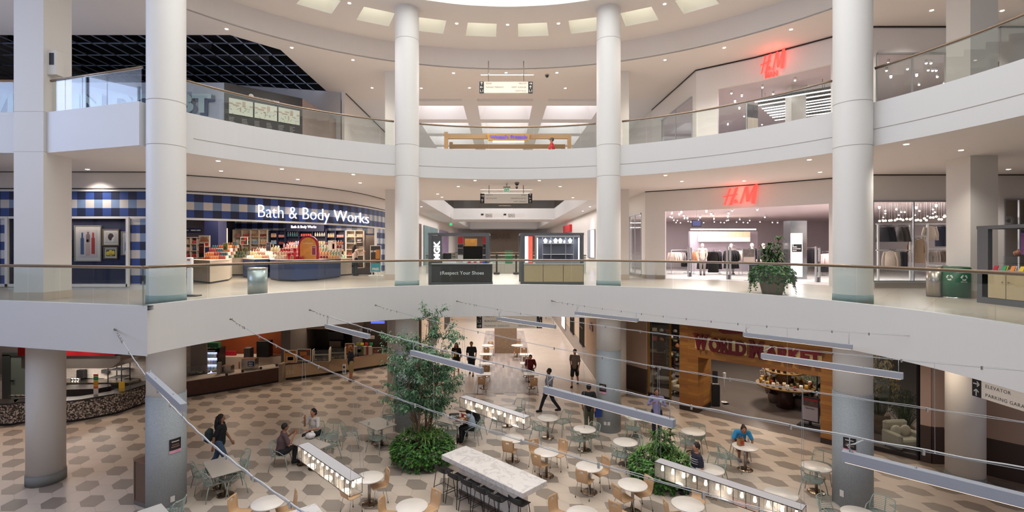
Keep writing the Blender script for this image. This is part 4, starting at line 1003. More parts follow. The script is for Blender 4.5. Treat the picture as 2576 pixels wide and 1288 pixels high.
for i,(dx,c)in enumerate(((-.55,'8a5a44'),(-.05,'3a3a6c'),(.45,'8a6a9c'))):
    g=G();g.lathe(0,0,[(0,0),(.07,0),(.1,.07),(.09,.12),(.04,.15),(.015,.16),(.02,.19),(0,.2)],14);one('candy_bowl',('copper','dark blue','purple')[i]+' lidded gift bowl on the acrylic riser','bowl',g,mat('bowl_'+c,c,.25,noise=.3,nscale=40),(13.6,12.45-dx,Z2+1.272))
for i in range(14):
    g=G();g.box(-.05,.05,0,.02,0,.13);o=one('makeup_palette','small bright make-up pack on the right-hand kiosk counter, row %s'%('one' if i%2 else 'two'),'make-up',g,mat('pack_%d'%(i%5),['c23a4a','e0c23a','3a9a6a','d8d8e0','e08a3a'][i%5],.4),(13.08+.16*(i%2),13.1-i*.11,Z2+.905),-pi/2,group='make-up packs, row %s'%('one' if i%2 else 'two'));o.rotation_euler.x=-.4

# bins on the right
p=P(2357,746,Z2);t=thing('litter_bin','tall steel litter bin left of the green recycling bin','bin',p);g=G();g.cyl(0,0,.02,.9,.26,28);g.build('body',STEEL,t);g=G();g.lathe(0,0,[(.26,.9),(.27,.92),(.24,.96),(.12,.97),(.12,.9)],28);g.build('lid',mat('bin_lid','8a8580',.4,.6),t);g=G();g.cyl(0,0,0,.02,.25,24);g.build('base',BLACK,t)
GREEN=mat('recycling_green','1d5b3f',.45)
p=P(2407,749,Z2)+Vector((-.1,-.1,0));t=thing('recycling_bin','dark green round recycling bin with white arrows beside the square pillar','bin',p);g=G();g.cyl(0,0,.04,.86,.32,32);g.build('body',GREEN,t);g=G();g.cyl(0,0,0,.04,.33,32);g.build('base',CHROME,t);g=G();g.lathe(0,0,[(.32,.86),(.33,.88),(.3,.93),(.15,.94),(.15,.86)],32);g.build('lid',GREEN,t)
g=G();c_=(0,0)
def around(gx,r,a0,z):     # lay flat lettering on a round bin, a0 = direction angle of its middle
    g=G();g.f=gx.f;g.m=gx.m;g.s=gx.s
    for p_ in gx.v:a=a0+p_[0]/r;g.v.append(((r+.004+p_[2]*.2)*sin(a),-(r+.004+p_[2]*.2)*cos(a),z+p_[1]))
    return g
sym=G()
for k in range(3):
    a=k*2*pi/3+pi/6
    for(r1,r2,da0,da1)in((.05,.085,-.75,.35),):
        pts=[]
        for i in range(5):aa=a+da0+(da1-da0)*i/4;pts.append((r2*cos(aa),r2*sin(aa)))
        for i in range(4,-1,-1):aa=a+da0+(da1-da0)*i/4;pts.append((r1*cos(aa),r1*sin(aa)))
        sym.face([(x,y,0)for x,y in pts])
    aa=a+.35;sym.face([(.1*cos(aa),.1*sin(aa),0),(.03*cos(aa),.03*sin(aa),0),(.07*cos(aa+.55),.07*sin(aa+.55),0)][::-1])
around(sym,.32,.05-.45+.2,.62).build('recycling_symbol',WHG,t);around(fit(textG('BOTTLES & CANS',.1,.002,.003),.34),.32,-.2,.78).build('lettering',WHG,t);around(fit(textG('RECYCLE',.1,.002,.002),.16),.32,-.2,.5).build('small_lettering',WHG,t)
around(sym,.32,-1.25,.62).build('recycling_symbol',WHG,t)
# barrier posts and far balustrade of the light well
for xx in(1249.5,1298.5):
    p=P(xx,690,Z2);t=thing('barrier_post','black post on a block foot beyond the kiosks, the %s one'%('left' if xx<1270 else 'right'),'post',p,group='black posts between the kiosks')
    g=G();g.box(-.045,.045,-.03,.03,.1,1.0);g.build('post',BLACK,t);g=G();g.bevbox(-.17,.17,-.15,.15,0,.12,.02);g.build('foot',mat('dark_foot','3f3c3a',.6),t);g=G();g.bevbox(-.06,.06,-.04,.04,1.0,1.1,.01);g.build('cap',BLACK,t)
def straight_rail(label,a,b,z,h=1.05,pitch=1.8,H=None):
    t=thing('glass_balustrade',label,'balustrade',(a[0],a[1],z));d=Vector((b[0]-a[0],b[1]-a[1],0));L_=d.length;u=d.normalized();n=max(1,round(L_/pitch))
    g=G();g.tube([(0,0,h),tuple(d+Vector((0,0,h)))],.035,8);g.build('handrail',BRONZE,t)
    for i in range(n):g=G();g.bar(u*(L_*i/n+.01)+Vector((0,0,h/2-.02)),u*(L_*(i+1)/n-.01)+Vector((0,0,h/2-.02)),.014,h-.08);g.build('glass_panel',GLASS,t)
    return t
straight_rail('glass balustrade across the near end of the second floor light well',(-4.4,28.3),(4.8,28.3),Z2)
straight_rail('glass balustrade on the second floor footbridge, front side',(-4.4,46),(4.8,46),Z2);straight_rail('glass balustrade along the left side of the second floor light well',(-4.4,28.4),(-4.4,46),Z2,pitch=3);straight_rail('glass balustrade along the right side of the second floor light well',(4.8,28.4),(4.8,46),Z2,pitch=3)
straight_rail('glass balustrade on the third floor footbridge, front side',(-4.7,47.7),(5.0,47.7),Z3);straight_rail('glass balustrade along the left side of the third floor light well',(-4.7,28.5),(-4.7,47.7),Z3,pitch=3);straight_rail('glass balustrade along the right side of the third floor light well',(5.0,28.5),(5.0,47.7),Z3,pitch=3)
# far anchor shop with raised lettering
g=G();g.box(-8.4,8.9,75.2,75.3,Z2,Z3-1.1);struct(g,'wall_sears_front',mat('brown_stone','8a7868',.6,noise=.12,nscale=2))
p=PD(1258,594,75);t=thing('shop_sign','far raised SEARS lettering on the brown stone wall','shop sign',(p.x,75.15,p.z));g=G();g.add(fit(textG('SEARS',1,.15,.03),3.1,.78),facing((0,0,0)));letters(g,mat('bronze_letter','6e5c4e',.5),t)
# side shopfronts of the corridor
g=G()
for i,(y0,y1,c)in enumerate(((29.2,34,0),(35,40,1),(41.5,50,2),(52,60,3))):g.box(-6.66,-6.56,y0,y1,Z2,8.9,c)
struct(g,'wall_corridor_shopfronts_left',[mat('front_mauve','9a8a8c',.6,noise=.5,nscale=1.5),mat('front_brown','5a4238',.6,noise=.3,nscale=3),mat('front_teal','6a8488',.6,noise=.4,nscale=1),mat('front_violet','9a86a8',.6,noise=.5,nscale=1)])
g=G();g.ball((0,0,0),(.08,.6,.75),20,12);one('round_sign','round pale shop sign projecting in the second floor corridor','sign',g,mat('round_sign_blue','9a9cc4',.5,noise=.4,nscale=2),(-6.45,31.5,8.7))
g=G();g.box(0,.24,-2.5,2.5,-.35,.35);one('red_awning','red shop awning far down the right side of the second floor corridor','awning',g,mat('awning_red','c8202a',.5),(6.45,50,8.9))
def lightbox(label,xa,ya,xb,yb,Xw,cols):
    # on the wall x = Xw; view columns xa (far) .. xb (near)
    ya_,yb_=Xw*F/(xa-CX),Xw*F/(xb-CX);zt_,zb_=EYE+(HZ-ya)*yb_/F,EYE-(yb-HZ)*yb_/F
    t=thing('poster_lightbox',label,'poster',(Xw-.02,(ya_+yb_)/2,zb_));d=abs(ya_-yb_)/2
    g=G();g.box(-.08,0,-d,d,0,zt_-zb_);g.build('case',ALU,t);g=G();g.box(-.09,-.08,-d+.04,d*.0,.05,zt_-zb_-.05,0);g.box(-.09,-.08,0,d-.04,.05,zt_-zb_-.05,1);g.build('print',cols,t)
lightbox('tall black and white lit poster on the right corridor wall',1481,576,1498,650,6.7,[mat('lit_lilac','e4dcff',emit=1.4),mat('lit_grey','7c8088',emit=.5)])
# far small bin and diners beyond
p=PD(1280,650,47.0);t=thing('recycling_bin','small far green bin on the footbridge beyond the kiosks','bin',(p.x,47,Z2));g=G();g.box(-.35,.35,-.25,.25,0,1.15);g.build('body',mat('far_green','1f7a4c',.5),t);g=G();g.box(-.37,.37,-.27,.27,1.15,1.22);g.build('lid',GREEN,t)

# ---- fashion shop, second floor
PINK=mat('blush_ceiling','e2d4d4',.7);PINKW=mat('blush_wall','d6cbce',.6)
g=G();q=RIGHT2[1:];
poly=[(7.2,24.2)]+[(x+.12,y+.12)for x,y in RIGHT2[2:6]]+[(26,18.7),(26,37.5),(7.2,37.5)]
g.prism(poly,8.95,9.0);struct(g,'ceiling_fashion_second',PINK)
g=G();g.box(7.1,26,37.4,37.5,Z2,9.0);g.box(7.12,7.2,28.3,37.4,Z2,9.0);struct(g,'wall_fashion_second_back',PINKW)
g=G();g.prism([(x,y)for x,y in poly],Z2,Z2+.008);struct(g,'floor_fashion_second',mat('shop_grey_floor','bcb3b0',.4))
for(x,y,e)in((10.5,26,300),(14,23,300),(18,22,330),(12,30,360)):light('AREA','fashion_shop_lamps',(x,y,8.9),e,(1,.93,.93),3,shape='RECTANGLE',size_y=2.5)
SPOTP=None;BULB=mat('spot_lamp','ffffff',emit=9,ecol='fff4f0')
def ceiling_spots(lst,z,label,group):
    global SPOTP
    for i,(x,y)in enumerate(lst):
        p=P(x,y,z)
        if SPOTP is None:
            SPOTP=thing('track_spotlight',label,'spotlight');g=G();g.cyl(0,0,-.12,0,.045,10);g.build('housing',WHG,SPOTP);g=G();g.ball((0,0,-.13),.04,10,6);g.build('lamp',BULB,SPOTP);o=SPOTP;o.location=(p.x,p.y,z)
        else:o=dup(SPOTP,(p.x,p.y,z))
        tag(o,label,'spotlight',group)
random.seed(11)
ceiling_spots([(1690,531),(1714,529),(1709,534),(1720,537),(1686,540),(1691,542),(1695,549),(1704,550),(1712,556),(1701,555),(1731,552),(1722,544.5),(1729,544.6),(1761,542),(1738,553.5),(1757,549),(1777,526.5),(1794,537),(1789,534),(1796,546),(1770,555.5),(1797,553.5),(1813,555),(1822,555.6),(1831,540),(1832,549),(1833,531.5),(1842,523.5),(1828,550),(1861,547),(1853,554),(1870,555),(1881,556),(1886,550),(1905,521),(1924,541),(1912,553.5),(1943,555),(1956,555.7)],8.951,'small bright spotlight in the ceiling of the second floor fashion shop entrance','fashion shop entrance spotlights')
ceiling_spots([(2212,516),(2227,524),(2227,531),(2255,520),(2267,527),(2276,527),(2261,535),(2305,517),(2313,524),(2302,535),(2333,538),(2347,520),(2352,527),(2347,531),(2376,535),(2355,511.5),(2220,548),(2222,541)],8.951,'small bright spotlight behind the right-hand fashion shop window','fashion window spotlights')
g=G();a,b=PD(1738,577,31),PD(1902,577,31);g.box(a.x,b.x,31,31.06,a.z-.04,a.z+.04);one('linear_wall_light','long white light line high on the back wall of the fashion shop','wall light',g,LEDW)
g=G();a,b=PD(1735,582,31.1),PD(1905,700,31.1);g.box(a.x,b.x,31.05,31.3,Z2,a.z);struct(g,'wall_fashion_niche',mat('mauve_panel','9c9098',.6))
t=thing('wall_cabinet','row of cream lit wall cabinets at the back of the fashion shop','cabinet',(PD(1826,0,30.6).x,30.7,PD(0,608,30.7).z));ww=PD(1890,0,30.7).x-PD(1763,0,30.7).x;hh=PD(0,583,30.7).z-PD(0,608,30.7).z
for i in range(7):g=G();x=-ww/2+ww*i/7;g.box(x+.01,x+ww/7-.01,0,.3,0,hh*.48,0);g.box(x+.01,x+ww/7-.01,0,.3,hh*.5,hh,1);g.build('cabinet_door',[mat('cab_white','efe6e0',.4,emit=.25),mat('cab_cream','e9d3ad',.4,emit=.25)],t)
for(xx,ya,yb,lb,Y)in((1752.5,553,570,'small black hanging screen in the fashion shop entrance',24.5),):
    p=PD(xx,yb,Y);t=thing('hanging_monitor',lb,'monitor',p);g=G();g.box(-.23,.23,0,.05,0,.32,0);g.box(-.21,.21,-.004,0,.03,.3,1);g.build('screen',[BLACK,mat('screen_blue','5a5f8c',emit=.5,noise=.3)],t);g=G();g.cyl(0,.03,.32,8.95-p.z,.015,8);g.build('pole',WHG,t)
# light pylon at the entrance
p=P(2009,698,Z2);Y=23.3;a,b=PD(1989,0,Y).x,PD(2020,0,Y).x;zt_=PD(0,555,Y).z
t=thing('sign_pylon','tall mirror-clad pylon with a white lit floor guide in the fashion entrance','sign',((a+b)/2,Y,Z2));w=b-a
g=G();g.box(-w/2,w/2+.2,.02,.6,0,zt_-Z2);g.build('body',mat('mirror_steel','9a9ea0',.15,.9),t)
g=G();g.box(-w/2+.02,w/2-.03,-.01,.02,.12,PD(0,587,Y).z-Z2,0);lp=g.build('lit_panel',mat('lit_panel_white','ffffff',emit=1.8),t)
g=G();za,zb=PD(0,634,Y).z-Z2,PD(0,614,Y).z-Z2;g.box(-w/2+.05,w/2-.06,-.02,-.01,za,zb);g.build('black_panel',BLACK,lp)
g=G()
for i,s in enumerate(('1','LADIES','ACCESSORIES','DENIM')):gx=fit(textG(s,.1,.002,.002),(.03,.2,.38,.18)[i]);x_=min(v[0]for v in gx.v);gx.v=[(v[0]-x_,v[1],v[2])for v in gx.v];g.add(gx,facing((-w/2+.08,-.026,zb-.05-i*.085)))
g.build('lettering',WHG,lp)
# tall anti-theft gates
for i,(xx,yy)in enumerate(((1735,696),(1833,703),(2057,710))):
    p=P(xx,yy,Z2);t=thing('security_gate','slim grey anti-theft gate in the fashion entrance, %s from the left'%ORD[i],'security gate',p)
    g=G();g.box(-.1,-.05,-.05,.05,0,1.55);g.build('rail',ALU,t);g=G();g.box(.05,.1,-.05,.05,0,1.5);g.build('rail',ALU,t);g=G();g.box(-.05,.05,-.04,.04,0,.22);g.box(-.05,.05,-.04,.04,.72,.9);g.build('panel',mat('gate_panel','5f5a66',.5),t);g=G();g.box(-.05,.05,-.02,.02,1.48,1.5);g.build('cap',ALU,t)
# clothes racks
GP={}
def garment(kind,c,pos,rz,label,group,s=1):
    key=(kind,c)
    if key not in GP:
        t=thing({'coat':'coat','top':'blouse','trousers':'trousers','skirt':'skirt'}[kind],label,'clothes');m=mat('cloth_'+c,c,.85,noise=.15,nscale=12)
        g=G();g.tube([(0,0,0),(0,0,-.05),(-.2,0,-.14)],.006,5);g.tube([(0,0,-.05),(.2,0,-.14)],.006,5);g.build('hanger',mat('hanger_black','2a2a2c',.4),t)
        prof={'coat':[(-.1,.045,.05),(-.13,.20,.06),(-.3,.23,.08),(-.62,.22,.09),(-1.08,.28,.12)],'top':[(-.1,.045,.05),(-.13,.20,.05),(-.3,.21,.06),(-.66,.2,.07)],
                'trousers':[(-.12,.16,.03),(-.3,.17,.04),(-.95,.15,.04)],'skirt':[(-.12,.15,.03),(-.3,.2,.06),(-.6,.27,.09)]}[kind]
        g=G();n=14;V=[]
        for(z,a,b)in prof:
            for i in range(n):th=2*pi*i/n;f=1+.12*sin(5*th+z*9);V.append((a*cos(th),b*sin(th)*f,z))
        g._add(V,[(k*n+i,k*n+(i+1)%n,(k+1)*n+(i+1)%n,(k+1)*n+i)[::-1]for k in range(len(prof)-1)for i in range(n)]+[tuple(range(n)),tuple(range(len(V)-1,len(V)-n-1,-1))],0,True)
        g.build('cloth',m,t)
        if kind in('coat','top'):
            for s_ in(-1,1):g=G();g.tube([(s_*.19,0,-.15),(s_*.27,0,-.4),(s_*.28,0,-.66)],[.055,.05,.04],8);g.build('sleeve',m,t)
        GP[key]=t;t.location=pos;t.rotation_euler.z=rz;o=t
    else:o=dup(GP[key],pos,rz)
    o['label']=label;o['group']=group;o.scale=(s,)*3;return o
def rack(label,a,b,h,items,gl,s=1.0):
    """free-standing rail from a to b (x,y); items = list of (kind, colour, n)"""
    a,b=Vector(a),Vector(b);d=b-a;L_=d.length;u=d.normalized();ang_=atan2(u.y,u.x);z=Z2+.008
    t=thing('clothes_rack',label,'clothes rack',(a.x,a.y,z),ang_)
    g=G();g.tube([(0,0,h),(L_,0,h)],.015,6);g.build('rail',ALU,t)
    for x in(.03,L_-.03):
        g=G();g.tube([(x,0,.03),(x,0,h)],.015,6);g.tube([(x,-.25,.02),(x,.25,.02)],.015,6);g.build('upright',ALU,t)
    n=sum(i[2]for i in items);k=0
    for kind,c,m_ in items:
        for j in range(m_):
            p=a+u*(L_*(k+.5)/n);garment(kind,c,(p.x,p.y,z+h-.01),ang_+pi/2+random.uniform(-.15,.15),gl%{'coat':'coat','top':'top','trousers':'pair of trousers','skirt':'skirt'}[kind],gl%'garment',s);k+=1
fl=lambda x,y:tuple(P(x,y,Z2))[:2]
rack('clothes rack with pale tops at the left of the fashion entrance',fl(1688,690),fl(1730,688),1.35,[('top','d9c6b8',4),('top','8a7f7c',2),('trousers','17161a',3)],'%s on the leftmost rack of the fashion entrance')
rack('long clothes rack with dark coats in the fashion entrance',fl(1744,690),fl(1812,690),1.38,[('top','c98f6c',2),('coat','1a171b',5),('coat','242126',4)],'%s on the long rack left of centre in the fashion entrance')
rack('clothes rack with a long black coat right of the second security gate',fl(1828,693),fl(1868,691),1.45,[('coat','151417',4),('top','d9c6b8',3)],'%s on the rack behind the second security gate')
rack('tall clothes rack with black trousers right of the lit pylon',fl(2031,690),fl(2052,694),1.5,[('trousers','1c1a1e',6)],'%s on the tall rack right of the lit pylon')
rack('clothes rack at the far right of the fashion entrance',fl(2068,694),fl(2086,696),1.3,[('coat','26232a',2),('top','d9c3bd',3)],'%s on the last rack before the right doorway jamb')
garment('coat','19171b',(P(1799,703,Z2).x,P(1799,703,Z2).y+.2,Z2+1.4),.1,'black padded jacket hanging on the front end of the long coat rack',None,1.0)
t=thing('poster_stand','white framed poster stand before the mannequins in the fashion entrance','poster',P(1884,706,Z2));g=G();g.box(-.28,.28,0,.04,.72,1.45);g.build('frame',ALU,t);g=G();g.box(-.25,.25,-.005,0,1.08,1.42,0);g.box(-.25,.25,-.005,0,.75,1.07,1);g.build('print',[mat('photo_print','77706f',.5,noise=.6,nscale=7),mat('cream_print','cfc4ba',.5)],t);g=G();g.cyl(0,.02,.02,.72,.015,8);g.cyl(0,.02,0,.02,.2,16);g.build('stem',ALU,t)
# chrome hoop
g=G();g.tube([(-.35+.0,0,0),(-.35,0,1.1)]+[(-.35*cos(pi*i/12),0,1.1+.55*sin(pi*i/12))for i in range(13)]+[(.35,0,0)],.015,6);p=P(1843,690,Z2);one('display_hoop','tall chrome hoop stand among the racks of the fashion entrance','display stand',g,CHROME,p)
# window display of the right fashion window
for i,xx in enumerate((2209,2290,2333,2400)):
    g=G();p=PD(xx,600,19.4);g.box(-.03,.03,-.03,.03,0,2.45);one('display_pole','white display pole behind the right fashion window, %s from the left'%ORD[i],'display stand',g,WHG,(p.x,19.4,Z2+.008))
for(z,xa,xb)in((7.93,2204,2420),(6.9,2204,2290),(7.45,2290,2333),(6.95,2333,2420)):
    g=G();a,b=PD(xa,0,19.4).x,PD(xb,0,19.4).x;g.box(a,b,19.375,19.425,z-.02,z+.02);one('display_rail','white display rail behind the right fashion window at %s'%{7.93:'the top',6.9:'waist height on the left',7.45:'head height in the middle',6.95:'waist height on the right'}[z],'display stand',g,WHG)
def wg(kind,c,x,z,n,dx,label,s=1,Y=19.45):
    for i in range(n):garment(kind,c,(PD(x+dx*i,0,Y).x,Y,z),random.uniform(-.25,.25)if n==1 else pi/2+random.uniform(-.3,.3),label,'window %s'%label[:20]if n>1 else None,s)
wg('skirt','16151a',2222,7.95,5,5,'black skirt hanging at the top left of the right fashion window',1.2)
wg('skirt','5f5850',2262,7.95,3,7,'checked dark skirt hanging at the top of the right fashion window',1.2)
wg('coat','c4a988',2311,7.42,1,0,'belted beige trench coat hanging in the middle of the right fashion window',.95)
wg('top','d2c4b2',2340,7.95,1,0,'cream knitted top hanging at the top right of the right fashion window',1.0)
wg('trousers','262a40',2362,7.95,6,5,'dark blue trousers hanging at the top right of the right fashion window',.95)
wg('top','cdbfae',2240,6.98,3,6,'cream blouse hanging low at the left of the right fashion window',1.05,19.2)
wg('trousers','35383e',2262,6.92,5,4,'dark grey trousers hanging low in the right fashion window',.75)
wg('top','bdb2a6',2336,6.95,4,6,'pale grey top hanging low at the right of the right fashion window',.8)
wg('top','7a6558',2365,6.95,4,6,'brown top hanging low at the far right of the right fashion window',.8)
wg('coat','6b4a34',2297,7.4,2,4,'brown coat beside the belted beige trench coat',.9,19.7)
# string of globe lamps
for i in range(26):
    x=2214+i*7.4+random.uniform(-2,2);y=556-i*.35+random.uniform(-5,4)*(i>5)
    p=PD(x,y,20.5+random.uniform(0,.8));g=G();g.ball((0,0,0),.045,8,6);g.tube([(0,0,.04),(0,0,8.94-p.z)],.004,4,1);one('globe_lamp','small glowing globe lamp hanging behind the right fashion window','lamp',g,[mat('globe_glow','ffe6c8',emit=4,ecol='ffdcb4'),STEEL],p,group='globe lamps behind the right fashion window')
for(xa,xb,z0,z1,pts,nm)in((2196,2400,Z2+.25,8.73,RIGHT2,'window_3'),(1583,1613.5,Z2+.15,8.72,RIGHT2,'window_4'),(1665,1741,Z3+.1,14.15,RIGHT3,'window_5'),(2206,2384,Z3+.2,14.25,RIGHT3,'window_6'),(2527,2600,Z2+.3,8.8,RIGHT2,'window_7'),(2494,2510,Z3+.2,13.9,RIGHT3,'window_8'),(2549,2590,Z3+.2,13.9,RIGHT3,'window_9')):
    a,b=onwall(pts,xa),onwall(pts,xb);g=G();g.bar((*a,(z0+z1)/2),(*b,(z0+z1)/2),.015,z1-z0);w_=struct(g,nm,SHOPGLASS)
    g=G()
    for z in(z0,z1):g.bar((*a,z),(*b,z),.12,.05)
    for q in(a,b,((a[0]+b[0])/2,(a[1]+b[1])/2)):g.box(q[0]-.02,q[0]+.02,q[1]-.03,q[1]+.03,z0,z1)
    fr=g.build('window_frame',ALU,w_)
g=G();g.add(fit(textG('clo',1,.03,.03),.8),Matrix.Translation((0,0,0))@facing((0,0,0),pi));p=onwall(RIGHT2,2555);tt=thing('window_lettering','grey reversed lettering high in the window at the right edge','sign',(p[0]-.1,18.75,8.1));g.build('lettering',mat('frosted_letter','b8b8bc',.6),tt)
g=G();g.box(18.6,26,19.2,19.3,Z2,9);struct(g,'wall_right_shop_back',mat('taupe_back','b0a49a',.6))
# ---- fashion shop, third floor
poly3=[(9.3,23.2)]+[(x+.12,y+.14)for x,y in RIGHT3[2:5]]+[(26,18.6),(26,34),(9.3,34)]
g=G();g.prism(poly3,14.45,14.5);struct(g,'ceiling_fashion_third',mat('mauve_ceiling','d2c6ca',.7))
g=G();g.box(9.2,26,33.9,34,Z3,14.5);struct(g,'wall_fashion_third_back',mat('mauve_wall','c0b8bc',.6))
for(x,y,e)in((13,25,190),(17,22,190),(12,30,160)):light('AREA','fashion_third_lamps',(x,y,14.4),e,(1,.93,.95),3,shape='RECTANGLE',size_y=2.5)
ceiling_spots([(1840,228),(1866,235),(1918,213),(1945,230),(2000,195),(2029,214.5),(1860,267),(1872,287),(1849,250)],14.451,'lit ceiling spot in the third floor fashion shop','third floor fashion spots')
ceiling_spots([(1831,308),(1917,308),(1957,311),(1964,311),(1832,330)],14.451,'lit far ceiling spot low in the third floor fashion shop view','third floor fashion far spots')
ceiling_spots([(2235,150),(2230,170),(2241,187),(2283,166),(2306,183),(2330,151),(2342,151),(2335,169),(2346,170),(2355,170),(2358,186),(2312,206),(2375,202)],14.451,'lit spot behind the right third floor fashion window','third floor window spots')
for i,(x,y)in enumerate(((1899,257),(1907,265.4),(1917,273.8),(1923,279),(1930,285),(1936,291),(1943,296),(1949,303))):
    a=P(x,y,13.9);t=thing('linear_pendant','suspended white light line in the third floor fashion shop, %s from the front'%ORD[i],'pendant light',a,-.65,group='suspended light lines')
    g=G();g.box(0,3.0,-.05,.05,.02,.14);g.build('housing',mat('bar_dark','4a4548',.5),t);g=G();g.box(0,3.0,-.045,.045,-.01,.02);g.build('diffuser',mat('bar_led','ffffff',emit=3.5,ecol='fff8f2'),t)
    for xx in(.3,2.7):g=G();g.cyl(xx,0,.14,.54,.008,6);g.build('cord',BLACK,t)
a,b=PD(1991,0,22.6).x,PD(2028,0,22.6).x;g=G();g.box(a,b,22.6,23.1,Z3,14.45);struct(g,'pillar_fashion_third',WHITE)
t=thing('poster_stand','leaning framed poster behind the third floor balustrade','poster',(P(1900,330,Z3+.1).x if False else PD(1903,0,19.6).x,19.9,Z3),.35)
g=G();g.box(-.3,.3,0,.04,.9,2.0);g.build('frame',ALU,t);g=G();g.box(-.27,.27,-.005,0,1.45,1.96,0);g.box(-.27,.27,-.005,0,.94,1.44,1);g.build('print',[mat('photo_print2','5f5c62',.5,noise=.5,nscale=8),mat('cream_print','cfc4ba',.5)],t);g=G();g.cyl(0,.02,0,.9,.02,8);g.cyl(0,.02,0,.02,.2,16);g.build('stem',ALU,t)
# ---- third floor left: hoardings and open tenant ceiling
g=G();g.box(-26,-11.46,20.3,20.4,Z3,13.8);struct(g,'wall_hoarding_grey',mat('hoarding_grey','9297a2',.6,noise=.12,nscale=1.2))
g=G();tx=fit(textG('WHEN IN DOUBT',1,.02,.05,spacing=1.0),9.7,.8)
sh=fit(textG('WHEN IN DOUBT',1,.01,.09,spacing=1.0),9.8,.86)
t=thing('wall_lettering','big pale letters with dark shadow on the grey hoarding, ending in DOUBT','lettering',((-21.7-11.93)/2,20.29,12.93))
g.add(tx,facing((0,-.05,0)));letters(g,mat('pale_teal_letter','93a6aa',.6),t)
g=G();g.add(sh,facing((.09,-.02,-.09)));g.build('letter_shadow',mat('navy_shadow','3a4560',.6),t)
g=G();A,B=(-11.46,20.3),(-9.16,22.5);g.bar((*A,Z3+1.5),(*B,Z3+1.5),.1,3.0);struct(g,'wall_hoarding_black',mat('hoarding_black','2d2c2e',.6,noise=.15,nscale=3))
t=thing('directory_board','directory board with three pale floor maps and white lists on the black hoarding','directory',(A[0],A[1],Z3),atan2(2.2,2.3));Lb=sqrt(2.3**2+2.2**2)
pm=mat('map_paper','b8bdb2',.6);pb=mat('map_brown','a08f80',.6);pd=mat('map_dark','4a4a48',.6)
for i in range(3):
    x0,x1=Lb*(.05+.31*i),Lb*(.05+.31*i+.29);g=G();g.box(x0,x1,-.075,-.055,1.75,2.4);mp=g.build('map_panel',pm,t)
    g=G();
    for(u0,u1,v0,v1)in((0.0,.16,.62,.72),(.16,.42,.55,.64),(.55,.68,.55,.9),(.3,.5,.7,.8),(.45,.5,.2,.5),(.86,1,.6,.7)):g.box(x0+(x1-x0)*u0,x0+(x1-x0)*u1,-.08,-.075,1.75+.65*v0,1.75+.65*v1)
    g.build('map_blocks',pb,mp)
    g=G()
    for j in range(16):u,v=random.random()*.9,random.random()*.5;g.box(x0+(x1-x0)*u,x0+(x1-x0)*(u+.05),-.08,-.075,1.75+.65*v,1.75+.65*v+.015)
    g.build('map_labels',pd,mp)
g=G()
for c in range(6):
    for r in range(16):
        if r in(5,11):continue
        x=Lb*(.05+c*.155);g.box(x,x+.12+random.random()*.12,-.062,-.058,1.6-r*.06,1.615-r*.06)
g.build('list_lines',mat('list_white','a8a8a4',.6),t)
g=G();g.add(fit(textG('BURBANK TOWN CENTER',.1,.003,.002),1.05),facing((Lb*.52,-.06,2.62)));g.build('lettering',mat('letter_pale','c4c2bc',.6),t)
g=G();g.v=[];g.cyl(0,0,0,.01,.1,24);g2=G();g2.add(g,facing((Lb*.32,-.055,2.64)));g2.build('emblem',mat('letter_pale','c4c2bc',.6),t)
g=G();g.bar((-9.16,22.5,Z3+1.5),(-8.75,27.6,Z3+1.5),.08,3.0);struct(g,'wall_hoarding_taupe',mat('hoarding_taupe','8f7f7a',.6,noise=.1,nscale=2))
t=thing('wall_lettering','round pale emblem above BURBANK lettering on the taupe hoarding','lettering',(-9.0,25.05,Z3),pi/2-.08)
g=G();g.cyl(0,0,0,.012,.3,28);g2=G();g2.add(g,facing((0,-.05,1.95)));em=g2.build('emblem',mat('letter_pale','c4c2bc',.6),t)
g=G();g.tube([(.1*cos(a/4)*(1-a/60),.13*sin(a/4),0)for a in range(0,26)],.012,5);g2=G();g2.add(g,facing((0,-.065,1.95)));g2.build('emblem_line',mat('emblem_dark','8f7f7a',.6),em)
g=G();g.add(fit(textG('BURBANK',1,.01,.02),2.2,.5),facing((0,-.05,1.25)));g.build('lettering',mat('letter_pale','c4c2bc',.6),t)
g=G();g.prism([(-15.5,24.6),(-8.6,26.2),(-8.6,26.3),(-15.5,24.7)],Z3,GC);struct(g,'wall_third_left_grey',mat('cool_grey_wall','b4b2b4',.6))
g=G();g.bar((-8.38,26.4,GC-.03),(-8.38,60,GC-.03),.03,.03);struct(g,'trim_third_left_reveal',REVEAL)
# dark void with suspended grid
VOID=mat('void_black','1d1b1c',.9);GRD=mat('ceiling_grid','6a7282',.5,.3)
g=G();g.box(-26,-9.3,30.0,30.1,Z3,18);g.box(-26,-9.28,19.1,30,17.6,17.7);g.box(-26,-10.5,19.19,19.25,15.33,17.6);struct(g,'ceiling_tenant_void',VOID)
g=G()
def xmax(y):return-10.6+(y-19.17)/1.43*1.32 if y<20.6 else-9.3
for i in range(9):y=19.95+1.22*i;(y<26.2)and g.box(-26,xmax(y),y-.018,y+.018,GC-.02,GC+.02)
for i in range(28):
    x=-9.9-.61*i;y0=19.17 if x<-10.6 else 19.17+(x+10.6)/1.32*1.43;g.box(x-.016,x+.016,y0,26 if x>-15.5 else 29.9,GC-.02,GC+.02)
o=g.build('ceiling_grid',GRD);o['kind']='structure'
for i,(x,y)in enumerate(((-12.3,22),(-16.5,23),(-20,21.5),(-14.5,24.6))):
    g=G();g.tube([(-2.5,0,0),(2.5,.6,.1)],.18,10);one('air_duct','dark round duct above the open ceiling grid, %s'%ORD[i],'duct',g,mat('duct_dark','34302f',.6,.4),(x,y,16.6))
